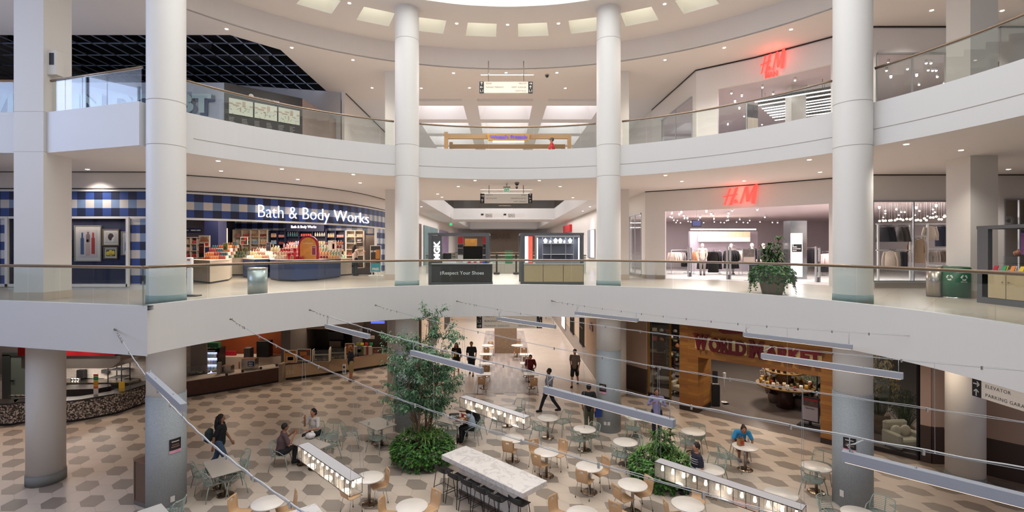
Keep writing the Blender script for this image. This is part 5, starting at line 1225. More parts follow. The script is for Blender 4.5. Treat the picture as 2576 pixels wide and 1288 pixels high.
for i in range(7):g=G();g.box(-26,-9.4,-.1,.1,0,.35);o=g.build('ceiling_beam_%s'%ORD[i],mat('beam_dark','2c2827',.8));o.location=(0,20+1.4*i,17.1);o['kind']='structure'
# ---- pretzel kiosk on the third floor corridor mouth
KY3=27.0;OAK=mat('oak_beam','b58f66',.5,noise=.12,nscale=12)
a,b=PD(1122,0,KY3).x,PD(1432.5,0,KY3).x;w=b-a
t=thing('retail_kiosk','oak framed pretzel kiosk with a purple lettered sign on the third floor','kiosk',((a+b)/2,KY3,Z3));zc=lambda y:PD(0,y,KY3).z-Z3
for s,top in((-1,zc(331.5)),(1,zc(338))):
    for y in(0,2.6):g=G();g.box(s*w/2-.1,s*w/2+.1,y,y+.2,0,top);g.build('post',OAK,t)
for y in(0,2.6):g=G();g.box(-w/2+.1,w/2-.1,y,y+.2,zc(348.5),zc(338));g.build('beam',OAK,t)
g=G();x0,x1=PD(1224,0,KY3).x-t.location.x,PD(1334,0,KY3).x-t.location.x
uprights([(x0+.1,zc(355)),(x1-.1,zc(355)),(x1,zc(338)),(x0,zc(338))],-.1,.0).build('sign_board',mat('sign_amber','c8974a',.5),t)
g=G();g.add(fit(textG("Wetzel's Pretzels",1,.03,.03),PD(1325,0,KY3).x-PD(1232,0,KY3).x,zc(341)-zc(350)),facing(((x0+x1)/2,-.12,(zc(341)+zc(350))/2)));g.build('lettering',mat('purple_letter','6a4fd8',emit=.6),t)
g=G();g.box(x0+.35,x1-.35,-.08,.1,zc(357),zc(354.5));g.build('light_strip',LEDW,t)
g=G();g.box(-w/2+.3,w/2-.3,.1,.7,0,1.0);g.build('counter',IVORY,t);g=G();g.box(-.9,.6,.2,.8,1.0,1.35);g.build('display_case',mat('case_olive','8a8458',.4),t)
for i,(x,c)in enumerate(((1166,'d0d0d0'),(1175,'b84a4a'),(1187,'c48a8a'),(1196,'6aa04a'))):g=G();g.bevbox(-.1,.1,0,.15,0,.3,.01);one('cup_stack',('pale grey','red','pink','green')[i]+' box on the pretzel kiosk counter','box',g,mat('cup_'+c,c,.5),(PD(x,0,KY3).x,KY3+.2,Z3+1.0))

# fill lights added to brighten the long corridors
for z,x,e in((9.6,0,260),(15.0,0,300),(4.25,0,120)):
    for y in((33,44,58)if z<9 or z>14 else(31,40,52,64)):light('AREA','corridor_fill',(x,y,z if z<14 else 15.2),e,(1,.95,.92),6 if z<14 else 5,shape='RECTANGLE',size_y=1.2)
light('AREA','corridor_side_fill',(-5.6,40,9.6),200,(1,.95,.92),1,shape='RECTANGLE',size_y=22);light('AREA','corridor_side_fill',(5.8,40,9.6),200,(1,.95,.92),1,shape='RECTANGLE',size_y=22)
for(xa,xb,lb)in((1209,1264,'left'),(1266,1321,'right')):
    Y=42;a,b=PD(xa,549,Y),PD(xb,537,Y);t=thing('direction_sign','small far white hanging sign in the second floor corridor, the %s of a pair'%lb,'sign',((a.x+b.x)/2,Y,a.z));w,h=b.x-a.x,b.z-a.z
    g=G();g.box(-w/2,w/2,0,.08,0,h);g.build('sign_board',WHG,t);g=G();g.box(-w/2+.03,-w/2+.25,-.01,0,h*.6,h*.95);g.build('symbol',BLACK,t)
    g=G()
    for i in range(3):g.add(fit(textG(('MACYS','SEARS','COST PLUS')[i],.1,.002),w*.3),facing((-w*.12,-.01,h*(.8-.28*i))))
    g.build('lettering',SIGNT,t);g=G();g.cyl(0,.04,h,9.73-a.z,.03,6);g.build('hanger',STEEL,t)
t=thing('fire_cabinet','small white wall cabinet with a dark window on the square pillar, third floor','cabinet',(-13.05,14.35,12.0));g=G();g.bevbox(-.14,.16,-.12,.14,0,.72,.01);g.build('case',WHITE,t);g=G();g.box(-.03,.10,-.13,-.12,.28,.62);g.build('window',BLACK,t)
# ============================================================ GROUND FLOOR SHOPS
def p0(x,y):p=P(x,y,0);return(p.x,p.y)
def uvstrip(pts,z0,z1,name,mats,par=None,tagd=None):
    acc=[0]
    for i in range(1,len(pts)):acc.append(acc[-1]+(Vector(pts[i])-Vector(pts[i-1])).length)
    g=G();n=len(pts);g._add([(x,y,z)for z in(z0,z1)for x,y in pts],[(i,i+1,n+i+1,n+i)for i in range(n-1)],0,True)
    o=g.build(name,mats,par);me=o.data;l=me.uv_layers.new(name='UVMap')
    for lp in me.loops:vi=lp.vertex_index;l.data[lp.index].uv=(acc[vi%n],me.vertices[vi].co.z)
    return o
MOS=mat('diamond_mosaic','6a6058',.35);nt,N,L=nodes(MOS)
uvn=N.new('ShaderNodeUVMap');mp=N.new('ShaderNodeMapping');mp.inputs['Rotation'].default_value=(0,0,pi/4);mp.inputs['Scale'].default_value=(23,23,23);L.new(uvn.outputs[0],mp.inputs[0])
fl_=N.new('ShaderNodeVectorMath');fl_.operation='FLOOR';L.new(mp.outputs[0],fl_.inputs[0]);wn=N.new('ShaderNodeTexWhiteNoise');wn.noise_dimensions='2D';L.new(fl_.outputs[0],wn.inputs['Vector'])
cr=N.new('ShaderNodeValToRGB');cr.color_ramp.interpolation='CONSTANT'
cr.color_ramp.elements[0].color=(*lin('2b2624'),1);cr.color_ramp.elements[1].position=.35;cr.color_ramp.elements[1].color=(*lin('655b56'),1)
e_=cr.color_ramp.elements.new(.6);e_.color=(*lin('9a8e88'),1);e_=cr.color_ramp.elements.new(.8);e_.color=(*lin('c4b8b0'),1)
L.new(wn.outputs[0],cr.inputs[0]);L.new(cr.outputs[0],N['Principled BSDF'].inputs['Base Color'])
DWOOD=mat('dark_walnut','4a2a20',.45,noise=.3,nscale=6);PALEW=mat('pale_ash','bda384',.5,noise=.08,nscale=10);QUARTZ=mat('white_quartz','d9cdc2',.3);BLKT=mat('black_granite','2c2828',.25)
WTILE=mat('white_wall_tile','cfc4ba',.3);nt,N,L=nodes(WTILE);tc=N.new('ShaderNodeTexCoord');sp=N.new('ShaderNodeSeparateXYZ');cb=N.new('ShaderNodeCombineXYZ');br=N.new('ShaderNodeTexBrick');br.inputs['Scale'].default_value=1;br.inputs['Brick Width'].default_value=.3;br.inputs['Row Height'].default_value=.1;br.inputs['Mortar Size'].default_value=.004
L.new(tc.outputs['Object'],sp.inputs[0]);L.new(mth(nt,'ADD',sp.outputs[0],sp.outputs[1]),cb.inputs[0]);L.new(sp.outputs[2],cb.inputs[1]);L.new(cb.outputs[0],br.inputs['Vector'])
for k,c in(('Color1','d3c8be'),('Color2','c8bdb3'),('Mortar','8f857d')):br.inputs[k].default_value=(*lin(c),1)
L.new(br.outputs['Color'],N['Principled BSDF'].inputs['Base Color'])
# counter 1: mosaic
C1=smooth_pts([(-27,20.2),(-23,19.6)]+[p0(0,1073),p0(63,1066),p0(172,1064),p0(250,1051),p0(301,1040),p0(360,1019),(-15.7,23.2),(-15.6,24.2)],4)
t=thing('food_counter','curved food counter faced in black and white diamond mosaic on the left','counter',(0,0,0))
uvstrip(offs(C1,-.0),.1,.84,'mosaic_front',MOS,t)
uvstrip(offs(C1,-.06),0,.1,'toe_kick',BLACK,t)
def ribbon(e,ta,tb,z0,z1,m,name,par):
    A=offs(e,ta);B=offs(e,tb);n=len(A);g=G()
    V=[(x,y,z)for z in(z0,z1)for x,y in A]+[(x,y,z)for z in(z0,z1)for x,y in B];Fs=[]
    for i in range(n-1):Fs+=[(i,i+1,n+i+1,n+i),(2*n+i+1,2*n+i,3*n+i,3*n+i+1),(n+i,n+i+1,3*n+i+1,3*n+i),(i+1,i,2*n+i,2*n+i+1)]
    Fs+=[(0,n,3*n,2*n),(n-1,3*n-1,4*n-1,2*n-1)]
    g._add(V,Fs);return g.build(name,m,par)
ribbon(C1,.04,-.55,.84,.90,BLKT,'worktop',t)
ribbon(C1,-.5,-.52,0,.84,BLACK,'back_panel',t)
g=G();g.box(-26,-16.0,22.6,22.7,0,4.3);struct(g,'wall_kitchen_tiles',WTILE)
g=G();g.box(-26,-20.3,22.45,22.6,1.25,3.2);struct(g,'wall_kitchen_grey_band',mat('grey_brown_panel','5b5250',.6))
g=G();g.prism([(-15.95,22.6),(-15.2,24.8),(-15.3,24.9),(-16.05,22.7)],0,4.3);struct(g,'wall_kitchen_end',WTILE)
g=G();uprights([(-20.4,2.42),(-20.4,1.88),(-16.6,1.88),(-16.2,2.2),(-16.2,2.42)],20.9,22.4).build('hood_x',mat('hood_steel','b5aea6',.3,.75));o=bpy.data.objects['hood_x'];o.name='extractor_hood';tag(o,'wide brushed steel extractor hood over the mosaic counter kitchen','extractor hood')
g=G();g.box(-20.5,-16.4,20.85,22.4,2.42,3.3);one('red_bulkhead','deep red bulkhead above the steel extractor hood','canopy',g,mat('deep_red','8c0f18',.5))
light('AREA','hood_fill',(-18.3,21.6,1.86),60,(1,.9,.8),3,shape='RECTANGLE',size_y=.3);light('AREA','kitchen_lamp',(-21.8,21.2,4.2),60,(1,.9,.8),2,shape='RECTANGLE',size_y=.5)  # fill light added under the hood to brighten the tiles
for i,x in enumerate((-18.8,-17.9,-17.1)):light('SPOT','hood_fill',(x,20.3,3.9),160,(1,.9,.8),rot=(.3,0,0),spot=70)  # added spots that brighten the hood front
# door of the kitchen, exit sign
g=G();a,b=PD(30,0,22.4).x,PD(64,0,22.4).x;g.box(a-.35,a,22.3,22.44,0,2.15);g.box(b+.4,b+.5,22.3,22.44,0,2.15);g.box(a-.35,b+.5,22.3,22.44,2.1,2.25);dfr=struct(g,'door_2',mat('door_frame_dark','3a3c3a',.5))
g=G();g.box(a,b+.4,22.35,22.42,0,2.1);g.build('door_leaf',mat('green_grey_glass','6c756d',.3),dfr);g=G();g.box(a+.05,a+.2,22.28,22.35,.95,1.0);g.build('door_handle',CHROME,dfr)
p=PD(60,890,21.5);t=thing('exit_sign','red EXIT sign half hidden by the left round column','exit sign',p);g=G();g.box(-.12,.16,0,.06,-.09,.09);g.build('panel',mat('exit_white_panel','d8c8c0',.5,emit=.25),t);g=G();g.add(fit(textG('EXIT',.14,.004,.004),.2,.12),facing((.03,-.004,0)));g.build('lettering',mat('exit_red','ff2a2a',emit=3),t);g=G();g.cyl(0,.03,.09,4.3-p.z,.015,6);g.build('bracket',STEEL,t)
# kitchen fittings
g=G();g.bevbox(-.17,.17,0,.22,0,.38,.02);one('towel_dispenser','black paper towel dispenser on the white kitchen tiles','dispenser',g,BLACK,(PD(202,0,22.4).x,22.37,PD(0,952,22.4).z))
g=G();g.bevbox(-.15,.15,0,.2,0,.18,.02);one('soap_dispenser','small dark dispenser right of the paper towel dispenser','dispenser',g,mat('dispenser_grey','3c3c3e',.4),(PD(262,0,22.4).x,22.39,PD(0,940,22.4).z))
t=thing('bakers_rack','tall black wire baker\'s rack at the end of the mosaic counter kitchen','rack',(PD(293,0,22.0).x,21.9,0))
for x in(-.3,.3):
    for y in(0,.5):g=G();g.box(x-.015,x+.015,y-.015,y+.015,0,2.0);g.build('post',BLACK,t)
for z in(.5,.85,1.2,1.55,1.95):g=G();g.box(-.3,.3,0,.5,z-.012,z+.012);g.build('shelf',mat('rack_shelf','2c2c2e',.5),t)
g=G();g.ball((0,.2,.05),(.28,.2,.07),14,6);one('cloth_pile','crumpled pale cloth on top of the black rack','cloth',g,mat('pale_cloth','b9aaa2',.9,bump=.6,nscale=12),(PD(290,0,22.0).x,21.95,1.965))
t=thing('wire_shelf','steel wire wall shelf over the kitchen sink','shelf',(PD(226,0,22.4).x,22.3,PD(0,970,22.4).z));g=G()
for k in range(7):g.box(-.5,.5,-.3+k*.05,-.29+k*.05,0,.01)
for x in(-.5,-.17,.17,.5):g.box(x-.01,x+.01,0,.3,-.02,.4)if False else g.box(x-.01,x+.01,-.3,.25,-.02,.0)
g.build('grid',CHROME,t);g=G();g.box(-.5,.5,.27,.29,-.1,.3);g.build('wall_rail',CHROME,t)
for i in range(3):g=G();g.cyl(0,0,0,.16,.07,14);one('steel_canister','steel canister on the ledge beside the left column, %s from the left'%ORD[i],'canister',g,CHROME,(PD(178+i*7,0,22.0).x,22.1,1.0),group='canisters behind the mosaic counter')
g=G();g.box(-20,-16.6,21.9,22.55,0,1.0);one('back_counter','steel back counter along the kitchen tiles','counter',g,STEEL)
g=G();g.prism([(-18.9,20.7),(-17.2,20.9),(-16.9,21.3),(-17.2,21.6),(-18.9,21.5)],0,1.02);one('prep_island','dark rounded prep island behind the mosaic counter','counter',g,BLKT)
def standee(label,x,y,Y,z,w,h,cols,name='card_sign'):
    p=PD(x,y,Y);t=thing(name,label,'sign',(p.x,Y,z));k=len(cols)
    for i,(c,hh)in enumerate(cols):pass
    z0=0;tot=sum(hh for c,hh in cols)
    for c,hh in cols:g=G();g.bevbox(-w/2,w/2,0,.012,z0,z0+h*hh/tot-.008,.004);g.build('card',mat('card_'+c,c,.5),t);z0+=h*hh/tot
    return t
standee('column of hanging coloured cards, red over green over orange, on the mosaic counter',241,990,20.45,.905,.2,.85,[('d8d0c8',2.2),('c2603a',1),('c98a2a',2),('2f8a4c',1.6),('c0302c',.8)],'card_stack')
standee('yellow card with a code panel standing at the end of the mosaic counter',306,955,20.9,.905,.26,.42,[('c9a02a',1)])
g=G();g.box(-.16,.16,-.12,.12,0,.01);g.box(-.16,.16,-.12,-.11,0,.24);g.box(-.16,-.15,-.12,.12,0,.24);g.box(.15,.16,-.12,.12,0,.24);one('tip_box','clear tip box before the yellow card on the mosaic counter','box',g,SHOPGLASS,(PD(303,0,20.6).x,20.6,.905))
t=thing('food_display','row of wrapped food and a red package on the left end of the mosaic counter','food',(-19.2,20.05,.905))
for i in range(5):g=G();g.ball((-.75+i*.22,0,.06),(.11,.1,.06),12,6);g.build('wrapped_roll',mat('wrapped_roll','4c4844',.3,.3,noise=.6,nscale=30),t)
g=G();g.ball((.42,.02,.07),(.22,.1,.07),12,6);g.build('red_package',mat('package_red','a8202a',.4),t)
g=G();g.box(-16.0+.1,-14.6,24.3,24.4,0,4.3);struct(g,'wall_food_divider',mat('grey_divider','8a827c',.6))
g=G();p=PD(350,880,24.2);g.box(p.x-.35,p.x+.25,24.2,24.3,1.6,3.0);struct(g,'window_14',mat('frosted_grey','76807e',.3))
# counter 2: walnut front
a2,b2=Vector(p0(425,1008)),Vector(p0(701,962));C2_=[tuple(a2+(b2-a2)*k/6+Vector((0,-.10))*(1-(k/3-1)**2))for k in range(7)]
t=thing('food_counter','dark walnut fronted food counter with white worktop','counter',(0,0,0))
uvstrip(C2_,.1,.78,'front',DWOOD,t);uvstrip(offs(C2_,-.05),0,.1,'toe_kick',BLACK,t);ribbon(C2_,.03,-.75,.78,.83,QUARTZ,'worktop',t);ribbon(C2_,-.7,-.72,0,.78,DARK,'back_panel',t)
g=G();a,b=p0(701,962),p0(714,960);g.box(a[0],b[0],a[1]-.02,a[1]+.8,0,.95);one('counter_pier','pale square pier between the walnut and the ash counters','pier',g,mat('pier_beige','9a8878',.5))
C3_=smooth_pts([p0(715,958),p0(790,948.5),p0(861,938.8),p0(915,930.5),p0(967,922),p0(1010,915)],4)
t=thing('food_counter','pale ash fronted food counter behind the man in shorts','counter',(0,0,0))
uvstrip(C3_,.14,.83,'front',PALEW,t);uvstrip(offs(C3_,-.05),0,.14,'toe_kick',BLACK,t);ribbon(C3_,.03,-.75,.83,.88,BLKT,'worktop',t);ribbon(C3_,-.7,-.72,0,.83,DARK,'back_panel',t)
g=G();g.add(fit(textG('356',.1,.003,.002),.42),Matrix.Translation((0,0,0))@facing((0,0,0),atan2(C3_[4][1]-C3_[2][1],C3_[4][0]-C3_[2][0])));q=onwall(C3_,730);tt=thing('unit_number','faint unit number on the left end of the pale ash counter','number',(q[0],q[1]-.02,.42));g.build('lettering',mat('faint_number','d0bfa8',.5),tt)
# walls behind counters
g=G();g.box(-17.5,-11.9,28.2,28.3,0,4.4);struct(g,'wall_food_orange',mat('orange_wall','8a4420',.6,noise=.12,nscale=1.5))
g=G();g.box(-11.9,-11.4,26.5,30.2,0,4.4);struct(g,'wall_food_pier',mat('grey_pier','6c6460',.5))
g=G();g.box(-11.5,-5.0,30.1,30.2,0,4.4);struct(g,'wall_food_dark',mat('dark_steel_wall','4a423c',.35,.4))
g=G();g.box(-26,-4.9,18.2,45,4.36,4.4);g.box(5.0,26,18.2,45,4.36,4.4);g.box(10.2,26,14,18.2,4.36,4.4);struct(g,'ceiling_ground_shops',mat('ground_shop_ceiling','8f8680',.8))
for(x,y,e)in((-14.5,26.6,80),(-10.5,28.6,80),(-7.5,29,55),(-18.5,20.6,70)):light('AREA','food_shop_lamp',(x,y,4.2),e,(1,.78,.58),1.2,shape='RECTANGLE',size_y=.8)
# drinks fridge
Yf=26.6;a,b=PD(515,0,Yf).x,PD(549,0,Yf).x;zt_=PD(0,877,Yf).z;w=b-a
t=thing('drinks_fridge','black glass-door drinks fridge glowing white behind the walnut counter','fridge',((a+b)/2,Yf,0))
g=G();g.box(-w/2,w/2,.12,.7,0,zt_);g.box(-w/2,-w/2+.06,0,.12,0,zt_);g.box(w/2-.06,w/2,0,.12,0,zt_);g.box(-w/2,w/2,0,.12,zt_-.2,zt_);g.build('cabinet',BLACK,t)
g=G();g.box(-w/2+.07,w/2-.07,.1,.11,.1,zt_-.22);g.build('lit_back',mat('fridge_glow','cfd8ff',emit=1.2),t)
for z in(.35,.7,1.05,1.35):g=G();g.box(-w/2+.06,w/2-.06,0,.1,z,z+.02);g.build('shelf',WHG,t)
g=G();g.add(fit(textG('smartwater',.1,.003,.002),w*.6),facing((0,-.006,zt_-.12)));g.build('lettering',WHG,t)
BC=['b8323c','2f7a3a','3a6ab8','c9a02a','2a2a30','8fb8c8','4aa04a'];n_=0;fb={}
for r,z in enumerate((.37,.72,1.07,1.37)):
    for i in range(7):
        c=BC[(i*2+r)%7];pos=(t.location.x-w/2+.12+(w-.24)*i/6,Yf+.05,z)
        if c not in fb:g=G();g.lathe(0,0,[(0,0),(.032,0),(.032,.14),(.014,.19),(.014,.22),(0,.22)],8);fb[c]=g.build('drink_bottle',mat('drink_'+c,c,.25));o=fb[c];o.location=pos
        else:o=dup(fb[c],pos)
        tag(o,'%s drink bottle in the glowing fridge, shelf %d from the bottom'%({'b8323c':'red','2f7a3a':'dark green','3a6ab8':'blue','c9a02a':'yellow','2a2a30':'black','8fb8c8':'pale blue','4aa04a':'bright green'}[c],r+1),'bottle','bottles in the drinks fridge')
g=G();g.box(-.3,.3,0,.3,0,.28);one('green_crate','green crate on top of the drinks fridge','crate',g,mat('crate_green','2f6a4c',.5),(t.location.x,Yf+.1,zt_))
def blk(name,label,cat,xa,ya,xb,yb,Y,m,d=.3,z=None,bev=.01):
    A,B=PD(xa,yb,Y),PD(xb,ya,Y);z0=A.z if z is None else z;g=G();w=B.x-A.x;h=B.z-z0;g.bevbox(-w/2,w/2,0,d,0,max(.03,h),min(bev,w*.2,d*.2,abs(h)*.2))
    return one(name,label,cat,g,m,((A.x+B.x)/2,Y,z0))
g=G();g.box(-17.2,-12.1,27.3,28.1,0,.95);one('back_counter','white back counter before the orange wall','counter',g,QUARTZ)
g=G();g.box(-11.3,-5.5,29.3,30.0,0,.95);one('back_counter','dark back counter before the steel wall','counter',g,DARK)
blk('red_menu_box','red tilted menu box behind the walnut counter','sign',559,884,592,906,27.6,mat('menu_red','b0162c',.5),.15,z=.95)
blk('steel_dispenser','steel box with the blue start here badge on the walnut counter','dispenser',607,903,641,928,24.9,STEEL,.4,z=.835)
g=G();g.bevbox(-.15,.15,0,.012,0,.22,.02);one('start_here_badge','blue start here badge on the steel box','sign',g,mat('badge_blue','1f3a7a',.5),(PD(631.5,0,24.9).x,24.88,1.02))
g=G();g.add(fit(textG('start\nhere',.1,.002,.003),.2),facing((0,0,0)));one('badge_lettering','white start here lettering of the blue badge','lettering',g,WHG,(PD(631.5,0,24.9).x,24.86,1.13))
blk('coffee_machine','tall black machine right of the red menu box','machine',645,858,676,915,27.2,BLACK,.5,z=.95);blk('coffee_machine','grey and black machine top beside the blue badge','machine',613,876,629,893,26.6,mat('machine_grey','5c5a5c',.5),.4,z=.95)
blk('steel_pot','square steel warmer on the walnut counter left of the cups','warmer',556,921,580,938,24.3,STEEL,.35,z=.835);blk('condiment_jar','clear jar stand beside the square steel warmer','jar',545,912,554,938,24.1,mat('jar_grey','8f8a84',.3),.15,z=.835)
for i,(x,s)in enumerate(((598,1),(606,.8),(612,.9),(618,1))):g=G();g.cyl(0,0,0,.36*s,.035,10,.045);one('cup_stack','stack of red and white cups on the walnut counter, %s from the left'%ORD[i],'cups',g,mat('cups_pinkish','c9907c',.5,noise=.4,nscale=20),(PD(x,0,25.0).x,25.15,.835),group='cup stacks on the walnut counter')
for i,x in enumerate((583,615,654,688)):g=G();g.bevbox(-.05,.05,-.03,.03,0,.12,.006);one('card_reader','small black card reader on the walnut counter, %s from the left'%ORD[i],'card reader',g,BLACK,(PD(x,0,24.2+i*.35).x,p0(x,985-i*8)[1]+.25 if False else 23.75+i*.62,.835),group='card readers')
t=thing('sneeze_guard','low glass guard at the left end of the walnut counter','glass guard',(PD(497,0,24.0).x,23.95,.835),.72)
g=G();g.box(-1.3,.9,0,.012,.02,.42);g.build('glass',SHOPGLASS,t);
for x in(-1.3,.9):g=G();g.box(x-.015,x+.015,-.01,.02,0,.44);g.build('post',STEEL,t)
for i in range(4):g=G();g.lathe(0,0,[(0,0),(.12,0),(.15,.09),(.14,.09),(.11,.02),(0,.02)],12);one('serving_tray','pale bowl behind the low glass guard, %s from the left'%ORD[i],'bowl',g,mat('pale_bowl','a8a49a',.5),(PD(482+i*16,0,24.1).x,24.15+.1*i,.835),group='bowls behind the glass guard')
# items on counter 3
def oncounter(label,xa,ya,xb,yb,Y,bg,blobs=(),txt=None,tc_='3a1c10'):return poster(label,xa,ya,xb,yb,Y,frame=IVORY,bg=bg,blobs=blobs,txt=txt,tcol=tc_,name='counter_poster')
oncounter('orange NACHOS poster at the left end of the pale ash counter',714.5,881,746.5,912,25.85,'d28a3e',((.5,.3,.6,.4,'c9b8a0'),(.5,.3,.45,.28,'6a4a34')),(('NACHOS',.5,.85,.8),))
oncounter('dark poster of burritos right of the NACHOS poster',747.5,878,782,907.5,26.0,'4a4440',((.45,.6,.5,.35,'b9703a'),(.72,.25,.5,.35,'a85a28'),(.82,.85,.2,.2,'a02028')))
oncounter('food poster at the shoulder of the man in shorts',868,864,891,895,27.3,'6a3a24',((.5,.5,.8,.6,'a8642e'),(.7,.8,.4,.2,'b02a2a')))
oncounter('dark food poster at the right end of the pale ash counter',936,874,962,890,28.3,'5c3a34',((.3,.4,.4,.5,'9a4a3a'),))
for i,(xa,xb,lb)in enumerate(((787,827,'left'),(829,867,'right'))):
    Y=26.4+.5*i;A,B=PD(xa,0,Y).x,PD(xb,0,Y).x;w=B-A;t=thing('food_display_case','glass food display case on the pale ash counter, the %s one'%lb,'display case',((A+B)/2,Y,.885),.12)
    g=G();g.box(-w/2,w/2,0,.012,.02,.62);g.box(-w/2,w/2,0,.4,.62,.635);g.build('glass',SHOPGLASS,t)
    for s in(-1,1):g=G();g.box(s*w/2-.02,s*w/2+.02,-.01,.4,0,.64);g.build('post',IVORY,t)
    g=G();g.box(-w/2,w/2,.05,.45,.0,.04);g.box(-w/2,w/2,.1,.4,.32,.34);g.build('steel_tray',STEEL,t)
    for k in range(5):g=G();g.ball((-w/2+.12+k*(w-.24)/4,.2,.08),(.07,.1,.045),10,5);g.build('food_tub',mat('tub_%d'%(k%3),['c9b48a','6a7a3a','a0522e'][k%3],.6),t)
for i,(x,c,lb)in enumerate(((900,'8a8020','olive'),(911,'e0c81e','yellow'),(922.5,'c8232a','red'),(933.5,'2a9a4c','green'))):blk('card_sign',lb+' card sign standing on the pale ash counter','sign',x-4,862,x+4,868,28.2,mat('cardc_'+c,c,.5,emit=.15),.02,z=1.45 if False else None)
for i,x in enumerate((893,912,918,924,930)):blk('condiment_bin','condiment bin on the right half of the pale ash counter, %s from the left'%ORD[i],'container',x-3.5-(6 if i==0 else 0),872,x+3,890,28.1,mat('bin_%d'%i,['9a948c','6a6a3a','b9b0a4','8a3a34','c4bcb0'][i],.4),.25,z=.885)
t=thing('menu_stand','small white stand with two round pictures at the foot of the pale ash counter','stand',p0(865.5,942)+(0,));g=G();g.box(-.09,.09,0,.06,0,.56);g.build('panel',WHG,t)
for z,c in((.17,'5a7a9c'),(.4,'4a3038')):g=G();g.cyl(0,0,0,.006,.065,18);g2=G();g2.add(g,facing((0,-.002,z)));g2.build('round_print',mat('round_'+c,c,.5),t)
g=G();a,b=PD(722,0,29).x,PD(903,0,29).x;g.prism([(a,28.7),(b,28.7),(b,30.0),(a,30.0)],2.25,2.8);one('extractor_hood','long steel hood strip over the pale ash counter kitchen','extractor hood',g,mat('hood_bronze','8a7868',.35,.8))
blk('wall_oven','black stacked oven on the dark steel wall','oven',823,834,864,855,29.4,mat('oven_black','1c1a1a',.3),.5);blk('steel_hood','small steel warmer hood under the stacked oven','warmer',828,858,857,876,29.2,mat('warmer_steel','7a7064',.35,.8),.4,z=.95)
blk('upright_fridge','pale steel upright fridge right of the stacked oven','fridge',886,818,905,862,29.3,mat('fridge_pale','a8a8ac',.35,.5),.6,z=0)
blk('blue_light_panel','blue lit menu strip above the right end of the pale ash counter','menu',933,808,967,814,28.6,mat('blue_strip','4a5af0',emit=1.6),.05)
blk('wall_notice','small pale notice box on the dark wall under the grey light bar','notice',931,845,942,853,29.4,IVORY,.05)

# ---- world goods shop on the right
RW=smooth_pts([(4.85,27.2),(4.9,26.6)],1)
PINKP=mat('peach_wall_panel','b89f8e',.6);BRWN=mat('dark_brown_dado','46352d',.5,noise=.06)
def wall2(pts,name,zs=1.2,ztop=4.4):
    g=G()
    for a,b in zip(pts,pts[1:]):g.bar((*a,zs/2),(*b,zs/2),.1,zs,1);g.bar((*a,(zs+ztop)/2),(*b,(zs+ztop)/2),.1,ztop-zs,0)
    struct(g,name,[PINKP,BRWN])
wall2([(4.95,26.2),(6.1,24.75),(6.88,23.5)],'wall_right_peach')
WOODP=mat('knotty_wood_cladding','a8763e',.5);nt,N,L=nodes(WOODP);tc=N.new('ShaderNodeTexCoord');sp=N.new('ShaderNodeSeparateXYZ');cb=N.new('ShaderNodeCombineXYZ');br=N.new('ShaderNodeTexBrick');br.inputs['Scale'].default_value=1;br.inputs['Brick Width'].default_value=1.6;br.inputs['Row Height'].default_value=.14;br.inputs['Mortar Size'].default_value=.0015;br.offset=.37
L.new(tc.outputs['Object'],sp.inputs[0]);L.new(mth(nt,'SUBTRACT',mth(nt,'MULTIPLY',sp.outputs[0],1.41),mth(nt,'MULTIPLY',sp.outputs[1],.0)),cb.inputs[0]);L.new(sp.outputs[2],cb.inputs[1]);L.new(cb.outputs[0],br.inputs['Vector'])
for k,c in(('Color1','b8843f'),('Color2','9a6432'),('Mortar','5a3a20')):br.inputs[k].default_value=(*lin(c),1)
no=N.new('ShaderNodeTexNoise');mp=N.new('ShaderNodeMapping');mp.inputs['Scale'].default_value=(1.2,1.2,14);L.new(tc.outputs['Object'],mp.inputs[0]);L.new(mp.outputs[0],no.inputs[0]);no.inputs['Scale'].default_value=2.2;no.inputs['Detail'].default_value=5
L.new(mixc(nt,mth(nt,'MULTIPLY',mth(nt,'SUBTRACT',no.outputs[0],.35),.9),br.outputs['Color'],'5f3a1c'),N['Principled BSDF'].inputs['Base Color'])
s2=1/sqrt(2)
def wm(d,depth=0):return(7.68+d*s2+depth*s2,21.4-d*s2+depth*s2)
def wmd(x,depth=0):
    k=(x-CX)/F;X0,Y0=7.68+depth*s2,21.4+depth*s2;return(k*Y0-X0)/(s2*(1+k))
dJ,dK,dE=wmd(1756),wmd(2063.7),wmd(2094)+.15
g=G();T_=1.35
def wp(d0,d1,z0,z1,dep=T_,m=0):g.prism([wm(d0),wm(d1),wm(d1,dep),wm(d0,dep)],z0,z1,m)
wp(0,dJ,.2,4.4);wp(dK,dE,.2,4.4);wp(dJ,dK,2.37,4.4);wp(0,dJ,0,.2,T_,1);wp(dK,dE,0,.2,T_,1)
struct(g,'wall_wood_portal',[WOODP,mat('portal_base','33241c',.5)])
